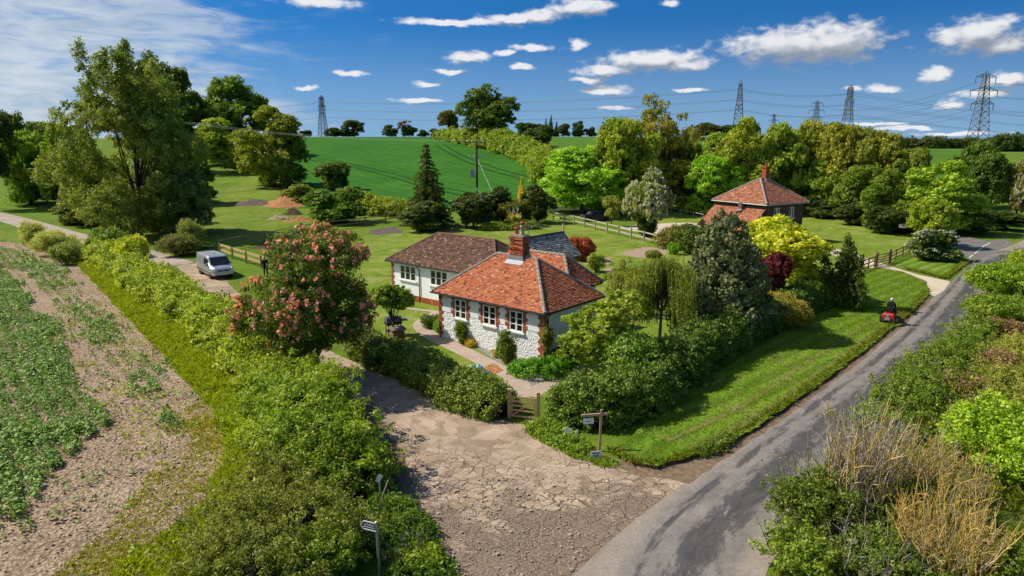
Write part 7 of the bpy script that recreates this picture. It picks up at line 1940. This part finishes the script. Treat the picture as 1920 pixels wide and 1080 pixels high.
# ------------------------------------------------------------------ grass, weeds and the crop
rg = np.random.default_rng(5)
def sel(poly, n, cond=None):
    p = scatter_in(rg, poly, n)
    return p if cond is None else p[cond(p)]
bp = sel(BANK, 26000, lambda p: (p[:, 1] > 0) & (np.hypot(p[:, 0], p[:, 1]) < 90))
blades('rough_grass', bp, .30, .045, 4, 1, (.115, .145, .012), M['blade'], .5, label='long bright grass between bean field and hedge', hv=.5 + vnoise(bp, .9, 8))
vp_ = sel(vline + vback, 16000)
blades('verge_grass', vp_, .055, .03, 3, 2, (.060, .092, .010), M['blade'], .9, z=.16, label='short mown grass of the lane verge')
# longer fringe overhanging the cut edge
fr = []
for a, b in list(zip([vback[-1]] + vline, vline)) + [(vline2[1], vline2[2]), (vline2[2], vline2[3]), (vline2[3], vline2[4])]:
    k = int((b - a).length * 60); u = rg.uniform(0, 1, (k, 1)); fr.append(np.array(a)[:2] * (1 - u) + np.array(b)[:2] * u + rg.normal(0, .09, (k, 2)) + np.array([-.12, .12]))
fr = np.concatenate(fr); blades('edge_grass', fr, .17, .03, 3, 3, (.065, .085, .012), M['blade'], .8, z=.13, label='ragged grass fringe along the cut edge of the verge')
rb_ = sel(BANKR, 26000, lambda p: (p[:, 1] < 62) & (p[:, 0] < p[:, 1] * .85) & (vnoise(p, .7, 13) > .25))
blades('bank_grass', rb_, .34, .05, 4, 4, (.060, .072, .018), M['blade'], .6, label='rough grass and weeds on the right bank', hv=.5 + vnoise(rb_, .8, 2))
ap_edge = sel(px_poly([(985, 795), (1010, 800), (1100, 845), (1165, 870), (1140, 878), (1080, 862), (990, 815)]), 900)
blades('weed_fringe', ap_edge, .14, .03, 4, 6, (.075, .115, .016), M['blade'], .7, label='thin weeds along the drive below the sign hedge')
# bean plants: thick on the left, thinning in rows toward the bare strip
fd_ = np.array([-.66, .75]); fq = np.array([.75, .66])
def inside(p, px):
    poly = np.array([tuple(at(*q)[:2]) for q in px]); ins = np.zeros(len(p), bool); j = len(poly) - 1
    for i in range(len(poly)):
        a, b = poly[i], poly[j]
        with np.errstate(divide='ignore', invalid='ignore'):
            ins ^= ((a[1] > p[:, 1]) != (b[1] > p[:, 1])) & (p[:, 0] < (b[0] - a[0]) * (p[:, 1] - a[1]) / (b[1] - a[1]) + a[0])
        j = i
    return ins
org = np.array(at(425, 850))[:2]
VIS = px_poly([(-60, 450), (20, 452), (90, 470), (150, 500), (235, 590), (330, 690), (400, 770), (425, 850), (395, 930), (320, 1000), (215, 1095), (-60, 1095)])
cp = scatter_in(rg, VIS, 60000)
jit = cp + np.stack([vnoise(cp, .35, 61) - .5, vnoise(cp, .35, 62) - .5], -1) * 1.5
dense_ = inside(jit, [(-400, 468), (0, 505), (62, 565), (122, 640), (160, 720), (176, 815), (120, 890), (45, 955), (-30, 1010), (-400, 1100)])
strip_ = inside(jit, [(-40, 462), (40, 470), (118, 508), (210, 605), (300, 720), (340, 800), (310, 850), (262, 780), (205, 690), (120, 580), (60, 520), (-40, 490)])
dd = -((cp - org) @ fq); dn = vnoise(cp, .33, 21) * .5 + vnoise(cp, 1.1, 22) * .5
dens_ = np.where(dense_, 1.15 * (.35 + dn), np.where(strip_, .34 * np.clip(dn * 2 - .35, 0, 1), .05 * (dn > .5)))
row = np.clip(.62 + .5 * np.cos(dd * 2 * math.pi / .75), 0.08, 1)
cp = cp[rg.uniform(0, 1, len(cp)) < dens_ * row]
print('bean plants', len(cp))
nl = 9; N = len(cp); sc = .55 + .9 * vnoise(cp, .6, 31) * rg.uniform(.5, 1.3, N)
off = unit(rg.normal(0, 1, (N, nl, 3))); off[..., 2] = np.abs(off[..., 2])
Pp = np.c_[cp, np.zeros(N)][:, None] + off * (np.array([.15, .15, .30]) * sc[:, None, None]) + np.array([0, 0, .04])
V = leaf_quads(rg, Pp.reshape(-1, 3), (off * .7 + np.array([0, 0, .6])).reshape(-1, 3), .135 * np.repeat(sc, nl).clip(.6, 1.3), .55, .6)
ct = np.repeat(rg.uniform(0, 1, N), nl)
o = link('bean_crop', quads_mesh('bean_crop', V, np.clip(ct * .5 + rg.uniform(0, .5, N * nl), 0, 1)), M['gloss'], None, (.068, .112, .055)); tag(o, 'blue-green bean plants growing in patchy rows on bare soil', kind='stuff')
wp_ = sel(FIELD, 9000, lambda p: (np.hypot(p[:, 0], p[:, 1]) < 60) & (-((p - org) @ fq) < 3.2) & (vnoise(p, .5, 41) > .42))
blades('field_weeds', wp_, .12, .04, 5, 7, (.13, .16, .025), M['blade'], 1.0, label='sparse weeds on the bare field edge', hv=.5 + vnoise(wp_, .9, 8))
gw = scatter_in(rg, px_poly([(380, 750), (425, 850), (395, 930), (320, 1000), (215, 1090), (90, 1090), (190, 1000), (260, 920), (300, 850), (320, 780)]), 7000)
gw = gw[rg.uniform(0, 1, len(gw)) < np.clip(vnoise(gw, .5, 71) * 1.5 - .35, 0, .8)]
blades('field_weeds', gw, .10, .04, 3, 9, (.125, .125, .03), M['blade'], 1.0, label='yellowish weeds where the bare soil meets the grass bank', hv=.4 + vnoise(gw, .9, 8))
# clods on the bare soil
kp = sel(FIELD, 26000, lambda p: np.hypot(p[:, 0], p[:, 1]) < 48)
V = leaf_quads(rg, np.c_[kp, rg.uniform(.0, .04, len(kp))], np.c_[rg.normal(0, .5, (len(kp), 2)), np.ones(len(kp))], .11, .8, .5, .5)
o = link('soil_clods', quads_mesh('soil_clods', V, rg.uniform(0, 1, len(V))), M['clod'] if 'clod' in M else plain('clod', (.42, .31, .23), .95, .05, 0, .4, 9)); tag(o, 'pinkish clods of dry soil on the field', kind='stuff')
# loose stones on the broken concrete
sp2 = sel(px_poly([(780, 930), (1000, 870), (1120, 940), (1080, 1085), (815, 1085)]), 5200, lambda p: vnoise(p, .8, 51) > .35)
mb = MB(); rr3 = random.Random(3)
for x, y in sp2[:420]:
    s = rr3.choice((.02, .03, .04, .05, .07)) * rr3.uniform(.6, 1.3); mb.box((x, y, .01 + s * .3), (s * rr3.uniform(.8, 1.6), s, s * .7), rot=Matrix.Rotation(rr3.uniform(0, 3), 3, 'Z') @ Matrix.Rotation(rr3.uniform(-.4, .4), 3, 'X'), tone=rr3.random())
o = mb.build('loose_stones', plain('loose_stone', (.36, .29, .235), .95, .1, 0, .5, 9)); tag(o, 'loose stones on the broken drive', kind='stuff')
